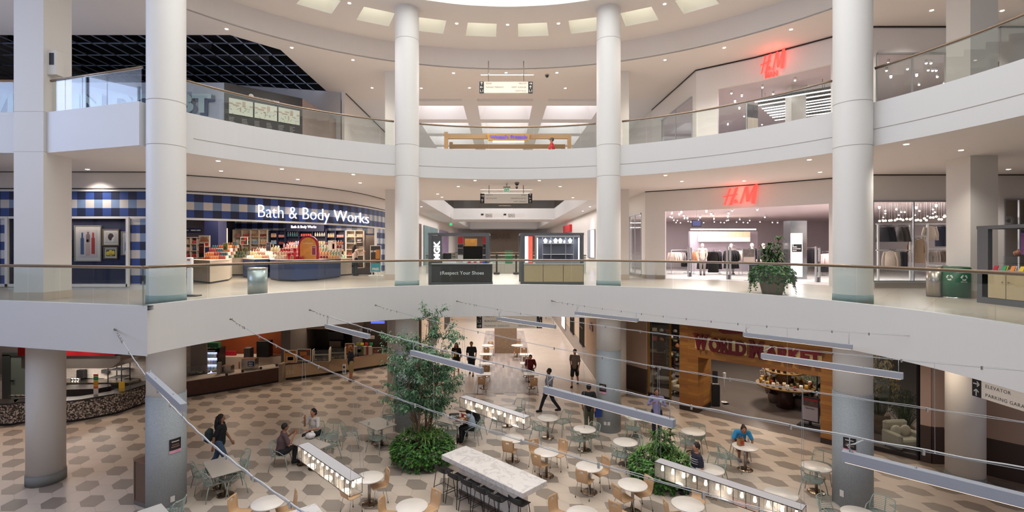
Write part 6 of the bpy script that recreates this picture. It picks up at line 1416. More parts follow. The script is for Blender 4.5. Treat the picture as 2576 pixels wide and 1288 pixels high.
# lettering WORLD MARKET
t=thing('shop_sign','dark red WORLD MARKET slab letters on the wood portal','shop sign',(*wm(0),0))
MR=mat('market_red','6c0f1c',.4)
def slab_text(s,d0,d1,z0,z1,m,name,par,off=.1,depth=.1,bold=.055):
    gx=textG(s,1,depth,bold,'LEFT',spacing=1.06);xs=[p[0]for p in gx.v];ys=[p[1]for p in gx.v];a0,a1,b0,b1=min(xs),max(xs),min(ys),max(ys);o=wm(0);V=[]
    for p in gx.v:
        q=wm(d0+(d1-d0)*(p[0]-a0)/(a1-a0),-off-p[2]);V.append((q[0]-o[0],q[1]-o[1],z0+(z1-z0)*(p[1]-b0)/(b1-b0)))
    gx.v=V;letters(gx,m,par,name)
def wl(xa,xb,s,zt=3.30):slab_text(s,wmd(xa),wmd(xb),2.70,zt,MR,'letter',t)
def serif(d0,d1,z):pass
wl(1749,1783,'W',3.38);wl(1786,1879,'ORLD');wl(1889,1922,'M',3.38);wl(1926,2068,'ARKET')
g=G()   # slab serifs
o=wm(0)
for(xa,xb,zt,zb)in((1746,1758,3.38,0),(1765,1771,3.38,0),(1776,1786,3.38,0),(1807,1815,0,2.70),(1819,1830,0,2.7),(1832,1844,3.30,2.7),(1853,1858,3.3,2.7),(1886,1896,3.38,2.7),(1914,1924,3.38,2.7),(1926,1934,0,2.7),(1946,1955,0,2.7),(1957,1965,3.3,2.7),(1985,1994,3.3,2.7),(2012,2019,3.3,2.7),(2044,2050,3.3,0),(2064,2070,3.3,0),(2052,2062,0,2.7)):
    for z in((zt-.05,zt)if zt else None,(zb,zb+.05)if zb else None):
        if not z:continue
        a,b=wm(wmd(xa),-.14),wm(wmd(xb),-.14);gg=G();gg.prism([(a[0]-o[0],a[1]-o[1]),(b[0]-o[0],b[1]-o[1]),(wm(wmd(xb),-.06)[0]-o[0],wm(wmd(xb),-.06)[1]-o[1]),(wm(wmd(xa),-.06)[0]-o[0],wm(wmd(xa),-.06)[1]-o[1])],z[0],z[1]);gg.build('serif',MR,t)
for(d0,d1)in((wmd(1749),wmd(1879)),(wmd(1889),wmd(2068))):
    gg=G();q=[wm(d0,-.02),wm(d1,-.02),wm(d1,-.035),wm(d0,-.035)];gg.prism([(x-o[0],y-o[1])for x,y in q],2.74,3.26);gg.build('painted_halo',mat('painted_halo','a88450',.6,noise=.1,emit=.12,ecol='e8c890'),t)  # glow around the letters painted as a faintly glowing sheet
t=thing('shop_sign','dark red ribbon shape above WORLD MARKET, cut by the slab edge','shop sign',(*wm(0),0));g=G()
rib=[(wmd(1810),3.62),(wmd(1822),3.52),(wmd(1850),3.56),(wmd(1880),3.62),(wmd(1930),3.62),(wmd(1968),3.52),(wmd(1990),3.52),(wmd(2000),3.6),(wmd(1985),4.0),(wmd(1830),4.0)]
V=[(wm(d,-.08)[0]-o[0],wm(d,-.08)[1]-o[1],z)for d,z in rib]+[(wm(d,-.14)[0]-o[0],wm(d,-.14)[1]-o[1],z)for d,z in rib];n=len(rib)
g._add(V,[tuple(range(n-1,-1,-1)),tuple(range(n,2*n))]+[(i,(i+1)%n,n+(i+1)%n,n+i)for i in range(n)]);g.build('ribbon',MR,t)
for d in(wmd(1780),wmd(1860),wmd(1950),wmd(2040)):q=wm(d,-.9);light('SPOT','portal_lamp',(q[0],q[1],4.3),60,(1,.75,.5),rot=(-.35,.35,0),spot=110)
# windows beside the portal
GOLD=mat('gold_window_frame','a07c34',.4,.5)
def bigwin(A,B,nm,frame,z1=4.4):
    g=G();g.bar((*A,.15+(z1-.15)/2),(*B,.15+(z1-.15)/2),.015,z1-.15);w_=struct(g,nm,SHOPGLASS)
    for q in(A,B):g=G();g.box(q[0]-.04,q[0]+.04,q[1]-.04,q[1]+.04,0,z1);g.build('window_frame',frame,w_)
    g=G();g.bar((*A,.075),(*B,.075),.12,.15);g.build('window_sill',mat('dark_sill','2b2422',.5),w_)
bigwin((6.95,23.4),(7.66,22.5),'window_10',GOLD)
bigwin((12.0,18.0),(13.72,16.25),'window_11',DARK)
g=G();g.add(fit(textG('122',.1,.003,.003),.2),facing((0,0,0),-pi/4));tt=thing('unit_number','white unit number on the glass left of the wood portal','number',(7.08,23.15,1.42));g.build('lettering',WHG,tt)
wall2([(13.74,16.2),(13.92,16.0),(14.3,15.97)],'wall_right_pier');wall2([(14.3,15.95),(15.5,14.55),(17.5,12.2)],'wall_right_dark_end',1.15)
# interior
g=G();g.prism([(7.0,23.5),(7.66,22.6),wm(dJ),wm(dK),(12.0,18.0),(13.7,16.3),(26,16),(26,40),(7,40)],0,.012);struct(g,'floor_market',mat('polished_concrete','7f7570',.22,noise=.12,nscale=.8))
g=G();g.box(7,26,39.9,40,0,4.4);g.box(6.95,7.05,24.5,40,0,4.4);struct(g,'wall_market_back',mat('market_dark','4c4540',.7))
for(x,y,e)in((12,22,110),(15,19.0,110),(9,25,90),(14,27,80)):light('AREA','market_lamp',(x,y,4.2),e,(1,.86,.72),.8,shape='RECTANGLE',size_y=.8)
def armchair(label,loc,rz,c,cushions=0,pil='d8cdb4'):
    m=mat('uphol_'+c,c,.9,noise=.08,nscale=30,bump=.3);t=thing('armchair',label,'armchair',loc,rz)
    g=G();g.bevbox(-.36,.36,-.38,.3,.18,.44,.05);g.build('seat',m,t)
    g=G();g.bevbox(-.44,.44,.24,.42,.14,.9,.06);g.build('backrest',m,t)
    for s in(-1,1):g=G();g.bevbox(s*.43-.08,s*.43+.08,-.4,.36,.12,.62,.05);g.build('armrest',m,t)
    for sx in(-.36,.36):
        for sy in(-.32,.32):g=G();g.cyl(sx,sy,0,.14,.025,8);g.build('leg',BLACK,t)
    for k in range(cushions):g=G();g.ball((-.18+.36*k,.1,.6),(.2,.09,.2),12,8);g.build('cushion',mat('cushion_'+pil,pil,.9),t)
    return t
armchair('grey armchair behind the left shop window',(8.15,24.9,.015),-.5,'5c5650');armchair('cream wing chair with a patterned cushion beside the wood portal',(8.6,23.4,.015),-.9,'a8a08c',1,'b89a5c')
armchair('teal barrel chair behind the right shop window',(13.0,18.55,.015),-.6,'3f5c54');armchair('large cream rounded chair with two cushions behind the right shop window',(13.9,17.1,.015),.1,'a9a592',2,'c9c2ae')
# shelves with goods seen in the left window
def goods_shelf(label,loc,rz,w,h,rows,pal,group,n=6,frame=DARK,dens=.9):
    t=thing('goods_shelf',label,'shelf',loc,rz)
    for s in(-1,1):g=G();g.box(s*w/2-.02,s*w/2+.02,0,.4,0,h);g.build('side_panel',frame,t)
    M_=Matrix.Translation(Vector(loc))@Matrix.Rotation(rz,4,'Z')
    for r in range(rows):
        z=.1+(h-.1)*r/(rows-.5);g=G();g.box(-w/2,w/2,0,.4,z-.03,z);g.build('shelf',frame,t)
        for i in range(n):
            if random.random()>dens:continue
            c,cn=pal[random.randrange(len(pal))];hh=random.uniform(.14,.26);g=G();ww=w/n*.36
            if random.random()<.5:g.lathe(0,0,[(0,0),(ww,0),(ww*1.05,hh*.5),(ww*.6,hh*.85),(ww*.6,hh),(0,hh)],8)
            else:g.bevbox(-ww,ww,-.08,.08,0,hh,.01)
            q=M_@Vector((-w/2+w*(i+.5)/n,.2,z));one('shop_item','%s item on %s, row %d from the bottom'%(cn,group,r+1),'goods',g,mat('goods_'+c,c,.5),q,rz,group='%s goods on %s, row %d'%(cn,group,r+1))
    return t
PALG=[('b9a888','cream'),('8a5a34','brown'),('3f5a5c','teal'),('8a2c2c','red'),('a8a49c','grey')]
goods_shelf('dark goods shelf high in the left shop window',(10.3,30.0,.012),-.3,2.4,2.7,5,PALG,'the far left shelf')
goods_shelf('dark goods shelf beside the wood portal window',(9.6,26.3,.012),-.75,1.8,2.3,5,PALG,'the near left shelf',5)
goods_shelf('dark goods shelf at the left of the right shop window',(13.9,20.1,.012),-.6,1.8,3.0,6,[('c9bda4','cream'),('b08a44','gold'),('5c4a40','brown')],'the right window shelf',6)
# desk with a till
t=thing('till_desk','dark till desk behind the left shop window','desk',(9.0,28.0,.012),-.5);g=G();g.box(-.7,.7,0,.6,0,1.0);g.build('body',DWOOD,t);g=G();g.box(-.75,.75,-.05,.65,1.0,1.05);g.build('worktop',mat('desk_top','6a5c50',.4),t)
blkx=G();blkx.box(-.2,.2,0,.03,0,.28);one('till_monitor','black till monitor on the dark till desk','monitor',blkx,BLACK,(9.0,28.1,1.07))
# round display table with goods and baskets of dried flowers
tb=P(1972,1012,0);tx,ty=13.35,22.0
tx,ty=PD(1975,0,21.6).x,21.6
t=thing('display_table','two-tier round wooden display table with candles in the market entrance','table',(tx,ty,.012));TW=mat('table_oak','8a6c46',.5,noise=.1)
g=G();g.cyl(0,0,0,.95,.35,20,.25);g.build('pedestal',DWOOD,t);g=G();g.cyl(0,0,.95,1.0,1.15,36);g.build('tabletop',TW,t);g=G();g.cyl(.1,.25,1.0,1.5,.28,16);g.cyl(.1,.25,1.5,1.54,.75,30);g.build('upper_tier',TW,t)
CC_={'e0d2b4':'cream','9a3a2c':'red','8a7a54':'olive','c9a04a':'gold','4a4038':'dark','efe6d8':'white'};gp_={}
for ring,(r,z,n)in enumerate(((.95,1.02,22),(.6,1.02,14),(.55,1.555,14),(.25,1.555,7))):
    for i in range(n):
        a=2*pi*i/n+ring;c=list(CC_)[random.randrange(6)];kind=random.randrange(2);key=(c,kind);ox,oy=(.1,.25)if z>1.4 else(0,0)
        if z<1.4 and(cos(a)*r-.1)**2+(sin(a)*r-.25)**2<.14:continue
        pos=(tx+ox+r*cos(a),ty+oy+r*sin(a),z)
        if key not in gp_:
            g=G()
            if kind:g.cyl(0,0,0,.2,.065,10)
            else:g.lathe(0,0,[(0,0),(.05,0),(.08,.08),(.05,.15),(.055,.17),(0,.17)],10)
            gp_[key]=g.build('candle_holder' if kind else 'lidded_jar',mat('goods_'+c,c,.5));oo=gp_[key];oo.location=pos
        else:oo=dup(gp_[key],pos)
        tag(oo,'%s %s on the %s tier of the round display table'%(CC_[c],'candle' if kind else 'jar','upper' if z>1.4 else 'lower'),'candle' if kind else 'jar','%s %s on the %s tier'%(CC_[c],'candles' if kind else 'jars','upper' if z>1.4 else 'lower'))
BASK=mat('wicker','6f5c4a',.8,noise=.35,nscale=40,bump=.8)
def flowers(name,label,loc,r,h,c1,c2,spread=.5,n=120,basket=True,bh=.42,leafc=None,grp=None):
    t=thing(name,label,'plant',loc)
    if basket:g=G();g.lathe(0,0,[(0,0),(r*.8,0),(r,bh*.5),(r*.95,bh),(r*.85,bh),(r*.85,bh*.8),(0,bh*.8)],20);g.build('basket',BASK,t)
    g=G();g2=G();rnd=random.Random(hash(label)&0xffff)
    for i in range(n):
        a=rnd.uniform(0,2*pi);b_=rnd.uniform(0,1)**.6;tip=Vector((cos(a)*spread*b_,sin(a)*spread*b_,bh+h*(1.05-.55*b_*b_)*rnd.uniform(.6,1)))
        base=Vector((cos(a)*r*.3,sin(a)*r*.3,bh*.8));g.tube([base,base.lerp(tip,.5)+Vector((0,0,.05)),tip],[.006,.005,.003],3,0,False)
        for k in range(3):
            q=tip+Vector((rnd.uniform(-.05,.05),rnd.uniform(-.05,.05),rnd.uniform(-.08,.04)));s_=rnd.uniform(.015,.035)
            g2.face([q+Vector((-s_,0,0)),q+Vector((0,-s_*.5,-s_)),q+Vector((s_,0,0)),q+Vector((0,s_*.4,s_*1.4))],0);g2.face([q+Vector((0,-s_,0)),q+Vector((0,0,-s_)),q+Vector((0,s_,0)),q+Vector((0,0,s_*1.3))],1)
    g.build('stems',mat('stem_'+(leafc or '4a5a3c'),leafc or '4a5a3c',.7),t);g2.build('flower_heads',[mat('fl_'+c1,c1,.7),mat('fl_'+c2,c2,.7)],t);return t
def fb_(x,y):p=P(x,y,.012);return(p.x,p.y,.012)
flowers('flower_basket','wicker basket of white branches in front of the round table',fb_(2012,1024),.28,.5,'d8ccc4','b8a8a0',.4)
flowers('flower_basket','wicker basket of grey-green stems left of the white branches',fb_(1974,1018),.24,.35,'6a7a6c','3f4f3c',.3)
flowers('flower_basket','round wicker basket of dark red stems at the left of the round table',fb_(1949,1012),.28,.5,'6a2c28','4a2420',.38,leafc='5a3028')
flowers('flower_basket','wicker basket of leafy green stems behind the white branches',fb_(2037,1018),.26,.9,'5a6a4a','a8a890',.5)
flowers('pampas_bunch','tall pale dried grass bunch left of the round table',fb_(1936,990),.18,1.3,'c8bcb0','8a6a5a',.4,leafc='8a6a5c')
flowers('dried_flower_display','large dried flower and gold stem display in the right shop window',(14.3,18.7,.012),.35,2.5,'a8a078','c09a40',.6,200,bh=.7)
flowers('dried_flower_display','pale feathery dried flowers left of the gold stems in the right window',(13.55,18.9,.012),.25,2.0,'b8b090','8f8a6c',.5,150,bh=.6)
flowers('dried_flower_display','dark leafy plant behind the large cream chair',(14.7,18.0,.012),.3,1.3,'4a5440','6f745c',.55,160,bh=.5)
# kiosk stand, sanitiser, framed board
p=P(1800,1020,.012);t=thing('sanitizer_station','black box station with a tall display inside the wood portal','stand',p,-.3);g=G();g.bevbox(-.17,.17,-.14,.14,0,.95,.02);g.build('body',BLACK,t);g=G();g.bevbox(-.12,.1,.08,.12,.95,1.5,.01);g.build('display',mat('panel_dark','2a2a2e',.4),t);g=G();g.box(-.13,.13,-.1,.06,.95,.97);g.build('tray',mat('tray_white','c9c4c0',.5),t)
p=P(1822,1012,.012);t=thing('sanitizer_stand','slim white sanitizer stand right of the black station','stand',p);g=G();g.cyl(0,0,0,1.35,.012,8);g.build('pole',WHG,t);g=G();g.bevbox(-.06,.06,-.05,.05,1.05,1.35,.02);g.build('dispenser',WHG,t);g=G();g.cyl(0,0,0,.02,.14,16);g.build('base',WHG,t)
g=G();g.face([(-.15,-.1,.002),(.15,-.1,.002),(.15,.1,.002),(-.15,.1,.002)]);g.box(-.15,.15,-.1,.1,0,.002);one('floor_sheet','white sheet lying on the floor by the black station','sheet',g,WHG,P(1826,1016,.012),.3)
p=P(2052,1080,.012);t=thing('sign_board','black framed now hiring board on a weighted foot at the right jamb','sign',(p.x-.15,p.y+.1,.012),-.8)
g=G();g.box(-.3,.3,0,.05,.25,1.2);g.build('frame',BLACK,t);g=G();g.box(-.26,.26,-.006,0,.3,.85,0);g.box(-.26,.26,-.006,0,.85,1.15,1);g.box(-.26,.26,-.008,-.006,1.07,1.15,2);g.build('print',[mat('board_white','b9b4b8',.5),mat('board_photo','6a544c',.5,noise=.6,nscale=9),mat('board_red','a82c24',.5)],t);g=G();g.bevbox(-.42,.42,-.22,.28,0,.14,.05);g.build('base',mat('rubber_black','1f1f22',.7),t);g=G();g.box(-.05,.05,0,.05,.1,.26);g.build('post',BLACK,t)
g=G();g.add(fit(textG('Now Hiring',.1,.003,.002),.3),facing((0,-.012,.76)));g.build('lettering',mat('ink_dark','3a3638',.5),t)
# ---- ground corridor right wall
g=G();g.box(4.85,4.95,25.2,28.6,1.0,4.4,0);g.box(4.85,4.95,28.6,70,1.2,4.4,1);g.box(4.84,4.95,25.2,70,0,1.15,2);g.box(4.8,4.85,25.2,70,0,.16,3)
struct(g,'wall_ground_corridor_right',[mat('corridor_wood','a58262',.5,noise=.12,nscale=4),mat('corridor_cream','c4ae96',.6),mat('corridor_grey','a0948a',.6),mat('corridor_skirting','d8cdc0',.5)])
for i,(ya,yb)in enumerate(((29.2,30.4),(33.2,34.6))):
    w_=G();w_.box(4.8,4.85,ya,yb,1.2,4.2);wo=struct(w_,'window_%d'%(12+i),mat('window_warm','b8a898',.3));g=G()
    for y in(ya,(ya*2+yb)/3,(ya+yb*2)/3,yb):g.box(4.74,4.8,y-.04,y+.04,1.15,4.25)
    for z in(1.15,2.2,3.2,4.25):g.box(4.74,4.8,ya,yb,z-.04,z+.04)
    g.build('window_frame',BLACK,wo)
lightbox('narrow lilac lit poster on the ground corridor wall',1416,797,1424,830,4.85,[mat('lit_lilac2','e8d8f4',emit=1.6),mat('lit_lilac2')])
g=G();g.box(-.03,0,-.5,.5,0,.3);g.box(-.03,0,-.25,.25,.3,.42);o=one('wall_sign','small purple raised sign on the wood wall of the ground corridor','sign',g,mat('purple_sign','6a4a58',.5),(4.84,26.9,2.5))
# left side of the ground corridor: cream wall and openings far back
g=G();g.box(-5.1,-4.95,30.2,70,0,4.4);struct(g,'wall_ground_corridor_left',mat('corridor_cream','c4ae96',.6));g=G();g.box(-4.95,-4.9,33,37,0,2.6);g.box(-4.95,-4.9,42,46,0,2.8);struct(g,'door_3',mat('dark_opening','3a3230',.7))
# brick-faced planter wall
p=P(1272,888.7,.012);t=thing('brick_screen','tall tan brick-patterned screen block between the corridor tables','screen',p);w=56/F*p.y;g=G();g.box(-w/2,w/2,0,1.6,0,2.35);mm=mat('tan_small_brick','a58d78',.6);nt,N,L=nodes(mm);tc=N.new('ShaderNodeTexCoord');sp=N.new('ShaderNodeSeparateXYZ');cb=N.new('ShaderNodeCombineXYZ');br=N.new('ShaderNodeTexBrick');br.inputs['Scale'].default_value=1;br.inputs['Brick Width'].default_value=.12;br.inputs['Row Height'].default_value=.045;br.inputs['Mortar Size'].default_value=.004
L.new(tc.outputs['Object'],sp.inputs[0]);L.new(mth(nt,'ADD',sp.outputs[0],sp.outputs[1]),cb.inputs[0]);L.new(sp.outputs[2],cb.inputs[1]);L.new(cb.outputs[0],br.inputs['Vector'])
for k,c in(('Color1','b09880'),('Color2','9c8470'),('Mortar','83705f')):br.inputs[k].default_value=(*lin(c),1)
L.new(br.outputs['Color'],N['Principled BSDF'].inputs['Base Color'])
g.build('body',mm,t);g=G();g.box(w*.2,w*.42,-.02,0,2.18,2.28);g.build('light_fitting',WHG,t)
# ============================================================ FURNITURE OF THE FOOD COURT
def sheet(rows,th,skip=(),m=0):
    """rows: grid of points; gives a bent board with thickness th; skip: cells (r, c) left open"""
    R,C=len(rows),len(rows[0]);Pn=[[Vector(p)for p in r]for r in rows];N_=[]
    for r in range(R):
        N_.append([])
        for c in range(C):
            a=Pn[min(R-1,r+1)][c]-Pn[max(0,r-1)][c];b=Pn[r][min(C-1,c+1)]-Pn[r][max(0,c-1)];N_[r].append(a.cross(b).normalized())
    V=[Pn[r][c]+N_[r][c]*th/2 for r in range(R)for c in range(C)]+[Pn[r][c]-N_[r][c]*th/2 for r in range(R)for c in range(C)]
    K=R*C;Fs=[];cells={(r,c)for r in range(R-1)for c in range(C-1)}-set(skip)
    for(r,c)in cells:
        a,b,d,e=r*C+c,r*C+c+1,(r+1)*C+c+1,(r+1)*C+c
        Fs+=[(a,e,d,b),(K+a,K+b,K+d,K+e)]
        for(nr,nc,p,q)in((r-1,c,a,b),(r+1,c,d,e),(r,c-1,e,a),(r,c+1,b,d)):
            if(nr,nc)not in cells:Fs.append((p,q,K+q,K+p))
    g=G();g._add(V,Fs,m,True);return g
PLY=mat('birch_plywood','c6a27c',.4,noise=.10,nscale=9);TABW=mat('white_tabletop','dcd5cd',.3);TABE=mat('tabletop_edge','b9b0a8',.4)
SAGE=mat('sage_grey_resin','95a39b',.45);GREYT=mat('grey_stone_tabletop','b4aca3',.35,noise=.05,nscale=30);BRS=mat('warm_steel_base','9a8a7a',.25,1)
BLKM=mat('black_mesh','26262a',.6)
protos={}
def cafe_chair():
    t=thing('cafe_chair','','chair')
    prof=[(.21,.44),(.17,.455),(.0,.445),(-.14,.44),(-.19,.46),(-.215,.52),(-.23,.62),(-.24,.70),(-.245,.74),(-.25,.80),(-.255,.85)]   # (y front+, z)
    rows=[]
    for i,(y,z)in enumerate(prof):
        w=.20 if i<4 else(.17 if i<6 else(.185 if i<9 else .175));xs_=[-w,-w*.62,-w*.3,w*.3,w*.62,w]
        rows.append([(x,y-(.02*(1-(x/w)**2)if i>4 else 0),z)for x in xs_])
    sheet(rows,.014,skip=[(8,2)]).build('plywood_shell',PLY,t)
    for sx in(-1,1):
        for(y0,y1)in((.15,.19),(-.13,-.20)):
            g=G();g.tube([(sx*.13,y0,.435),(sx*.165,y0,.425),(sx*.185,y0*.6+y1*.4,.28),(sx*.205,y1,.03)],.009,6);g.cyl(sx*.205,y1,0,.035,.014,8,m=1);g.build('leg',[CHROME,BLACK],t)
    g=G();g.tube([(-.13,.15,.43),(-.13,-.13,.43)],.009,6);g.tube([(.13,.15,.43),(.13,-.13,.43)],.009,6);g.tube([(-.16,0,.425),(.16,0,.425)],.008,6);g.build('seat_frame',CHROME,t);return t
def mesh_chair():
    t=thing('mesh_chair','','chair')
    def side(u):return Vector((.27*sin(u),-.24*cos(u)+.02,0))
    # backrest: horizontal slats following a curved shell
    for part in('backrest','seat'):
        g=G()
        if part=='backrest':
            for k in range(9):
                z=.48+.042*k;top=k/8;span=1.35-.45*top**2;rr=.25+.02*top;pts=[]
                for j in range(9):u=-span+2*span*j/8;pts.append((rr*1.06*sin(u),-.06-.21*cos(u)-.07*top,z+.0*j))
                g.tube(pts,.0065 if 0<k<8 else .012,4 if 0<k<8 else 6)
            for u0 in(-1,1,0):
                g.tube([((.25+.02*q)*1.06*sin(u0*(1.35-.45*q*q)),-.06-.21*cos(u0*(1.35-.45*q*q))-.07*q,.46+.355*q)for q in(0,.25,.5,.75,1)],.011,6)
            for s in(-1,1):g.tube([(s*.258,-.11,.65),(s*.27,.02,.60),(s*.255,.14,.50),(s*.235,.2,.45)],.011,6)
        else:
            for k in range(11):y=-.2+.4*k/10;w=.22+.02*sin(pi*k/10);g.tube([(-w,y,.455),(-w*.5,y,.435),(0,y,.43),(w*.5,y,.435),(w,y,.455)],.007,4)
            for s in(-1,1):g.tube([(s*.225,-.22,.455),(s*.24,0,.455),(s*.225,.22,.45)],.012,6)
            g.tube([(-.225,.22,.45),(0,.235,.445),(.225,.22,.45)],.012,6);g.tube([(0,-.22,.43),(0,.22,.43)],.009,5);g.tube([(-.225,-.22,.455),(0,-.27,.455),(.225,-.22,.455)],.01,6)
        g.build(part,SAGE,t)
    for sx in(-1,1):
        for sy in(-1,1):g=G();g.tube([(sx*.20,sy*.18,.455),(sx*.25,sy*.24,.25),(sx*.29,sy*.285,.0)],[.016,.014,.010],7);g.build('leg',SAGE,t)
    return t
def bar_stool():
    t=thing('bar_stool','','bar stool');rows=[]
    for i,(y,z)in enumerate(((.19,.72),(.1,.715),(-.08,.715),(-.16,.735),(-.2,.79),(-.215,.86),(-.22,.90))):w=.20+(.015 if i>3 else 0);rows.append([(x*w,y+(.05*x*x if i>3 else 0),z+(.012*x*x if i<4 else 0))for x in(-1,-.6,0,.6,1)])
    sheet(rows,.01).build('seat_shell',BLKM,t);g=G();g.tube([rows[-1][k]for k in range(5)],.012,6);g.tube([r[0]for r in rows],.011,6);g.tube([r[-1]for r in rows],.011,6);g.build('shell_rim',BLACK,t)
    for sx in(-1,1):
        for sy in(-1,1):g=G();g.tube([(sx*.17,sy*.15,.72),(sx*.24,sy*.22,0)],.011,6);g.build('leg',BLACK,t)
    for(a,b,z)in(((-.222,.20),(.222,.20),.22),((-.225,-.2),(-.225,.2),.26),((.225,-.2),(.225,.2),.26)):g=G();g.tube([(a[0],a[1],z),(b[0],b[1],z)],.009,6);g.build('footrest',BLACK,t)
    return t
def round_table():
    t=thing('round_table','','table');r=.385
    g=G();g.lathe(0,0,[(0,.708),(r-.02,.708),(r,.715),(r,.733),(r-.006,.74),(0,.74)],48,0,True);g.build('tabletop',TABW,t)
    g=G();g.cyl(0,0,.02,.70,.04,20);g.cyl(0,0,.69,.708,.14,20);g.build('pedestal',STEEL,t)
    g=G();g.lathe(0,0,[(0,0),(.225,0),(.23,.012),(.21,.022),(.05,.03),(0,.03)],40);g.build('base_plate',BRS,t);return t
def place(kind,fn,pos,rz,label,group=None):
    if kind not in protos:o=fn();protos[kind]=o;o.location=pos;o.rotation_euler.z=rz;o['label']=label
    else:o=dup(protos[kind],pos,rz,label)
    if group:o['group']=group
    return o
def chair(style,sx,sy,to,label,extra=0):
    p=P(sx,sy,.45);d=Vector((to[0]-p.x,to[1]-p.y));rz=atan2(d.y,d.x)-pi/2+extra
    return place(style,cafe_chair if style=='cafe' else mesh_chair,(p.x,p.y,.004),rz,label)
TABS=[   # centre px, description, chairs (style, seat px, place words)
 (674,1264,'at the bottom edge near the left marble table',[('cafe',718,1282,'right'),('cafe',608,1290,'left')]),
 (1036,1273,'at the bottom edge below the tree planter',[('cafe',1078,1281,'right'),('cafe',983,1296,'left')]),
 (929,1200,'at the end of the left bulb lantern',[('cafe',953,1221,'right'),('cafe',884,1247,'lower left')]),
 (1290,1102.5,'behind the middle of the marble bar',[('cafe',1283,1133,'near')]),
 (1375,1136.6,'behind the right end of the marble bar',[('cafe',1352,1143,'far left'),('cafe',1361,1168,'near'),('cafe',1406,1143,'right')]),
 (1482.6,1173,'just right of the marble bar',[('cafe',1472,1209,'near left'),('cafe',1509,1189,'right')]),
 (1378.3,1050.6,'under the left end of the middle light bar',[('mesh',1359,1078,'near left'),('mesh',1415,1061,'right')]),
 (1470.6,1079,'left of the inner right column',[('mesh',1459,1104,'near'),('mesh',1486,1095,'far right')]),
 (1276,1025,'just right of the middle bulb lantern',[('mesh',1302,1031,'right'),('mesh',1256,1056,'near left')]),
 (1573,1111.5,'left of the palm planter',[('mesh',1562,1144,'near'),('mesh',1592,1128,'far right')]),
 (1598.4,1047.8,'with the green paper bag',[('mesh',1593,1078,'near'),('mesh',1622,1060,'right')]),
 (1744,1085.3,'behind the palm planter',[('mesh',1734,1113,'near left'),('mesh',1752,1099,'far right')]),
 (1874.5,1122.5,'with the brown W bag',[('mesh',1831,1148,'left'),('mesh',1862,1116,'far')]),
 (2053.5,1173,'left of the front right column',[('mesh',2067,1172,'far'),('mesh',2046,1206,'near')]),
 (1786,1180,'tight against the right of the palm planter',[('mesh',1801,1180,'far'),('mesh',1768,1205,'near left')]),
 (1591.5,1218.4,'just below the palm planter',[('cafe',1569,1253,'near left'),('cafe',1614,1240,'right')]),
 (1730,1267.5,'under the left end of the right lantern',[('cafe',1752,1262,'far right'),('cafe',1700,1298,'near left')]),
 (1965,1242.6,'under the right end of the right lantern',[]),
 (1466,1292,'cut by the frame right of the marble bar',[('cafe',1410,1296,'left')]),
 (2163,1293,'cut by the frame at the front right column',[('mesh',2095,1296,'left'),('mesh',2212,1296,'right')]),
]
SW={'cafe':'plywood chair','mesh':'sage armchair'}
for(x,y,desc,chs)in TABS:
    p=P(x,y,.74);place('round',round_table,(p.x,p.y,.004),0,'round white table '+desc)
    for(st,sx,sy,w)in chs:chair(st,sx,sy,(p.x,p.y),'%s, %s side of table %s'%(SW[st],w,desc))
chair('cafe',1560,1293,tuple(P(1600,1262,.45))[:2],'plywood chair alone at the bottom edge, back to the viewer')
# rectangular grey tables given by their corners
def rect_table(name,label,corners,z,top,th=.03,base='disc',inset=.02):
    q=[P(x,y,z)for x,y in corners];c=sum(q,Vector())/4;t=thing(name,label,'table',(c.x,c.y,.004))
    u=((q[1]-q[0])+(q[2]-q[3]));u.z=0;v=((q[3]-q[0])+(q[2]-q[1]));v.z=0;lu,lv=u.length/2,v.length/2;u.normalize();v=(v-u*v.dot(u)).normalized();t.rotation_euler.z=atan2(u.y,u.x)
    g=G();g.bevbox(-lu/2,lu/2,-lv/2,lv/2,z-th-.004,z-.004,.006);g.build('tabletop',top,t)
    n=2 if max(lu,lv)>.95 else 1
    for i in range(n):
        dx=(i-.5)*lu*.45 if n==2 and lu>=lv else 0;dy=(i-.5)*lv*.45 if n==2 and lv>lu else 0
        g=G();g.cyl(dx,dy,.02,z-th,.036,16);g.build('pedestal',STEEL,t)
        g=G()
        if base=='disc':g.lathe(dx,dy,[(0,0),(.22,0),(.225,.012),(.2,.022),(.05,.03),(0,.03)],36)
        else:
            for k in range(4):a=pi/4+k*pi/2;g.tube([(dx,dy,.04),(dx+.28*cos(a),dy+.28*sin(a),.02)],[.03,.018],8)
        g.build('base_plate',BRS,t)
    return t,c,u,v,lu,lv
t,c,u,v,lu,lv=rect_table('dining_table','grey square-topped table with four sage chairs in the lower left',[(508.3,1163),(583.9,1143.8),(613.6,1180),(535,1200.6)],.74,GREYT)
for sx,sy,w in((513,1191,'far left'),(541,1211,'near left'),(600,1170,'far right'),(590,1199,'near right')):
    p=P(sx,sy,.45);s=1 if sx<560 else-1;chair('mesh',sx,sy,(p.x+u.x*s,p.y+u.y*s),'sage slatted armchair at the %s of the grey table in the lower left'%w)
t,c,u,v,lu,lv=rect_table('dining_table','grey table between the seated man and the woman in white',[(731,1110.5),(776,1094),(828,1119),(783,1137)],.74,GREYT)
chair('mesh',706,1141.5,(c.x,c.y),'sage armchair under the seated man with dark hair')
chair('mesh',795,1094,(c.x,c.y),'sage armchair under the seated woman in white');chair('mesh',828,1098,(c.x,c.y),'empty sage armchair behind the woman in white');chair('mesh',828,1121,(c.x,c.y),'empty sage armchair right of the grey table with the shopping bag')
t,c,u,v,lu,lv=rect_table('dining_table','grey table with a cup and a bottle left of the tree planter',[(904.8,1060.4),(951,1047.4),(998.9,1067),(944,1084)],.74,GREYT,base='cross')
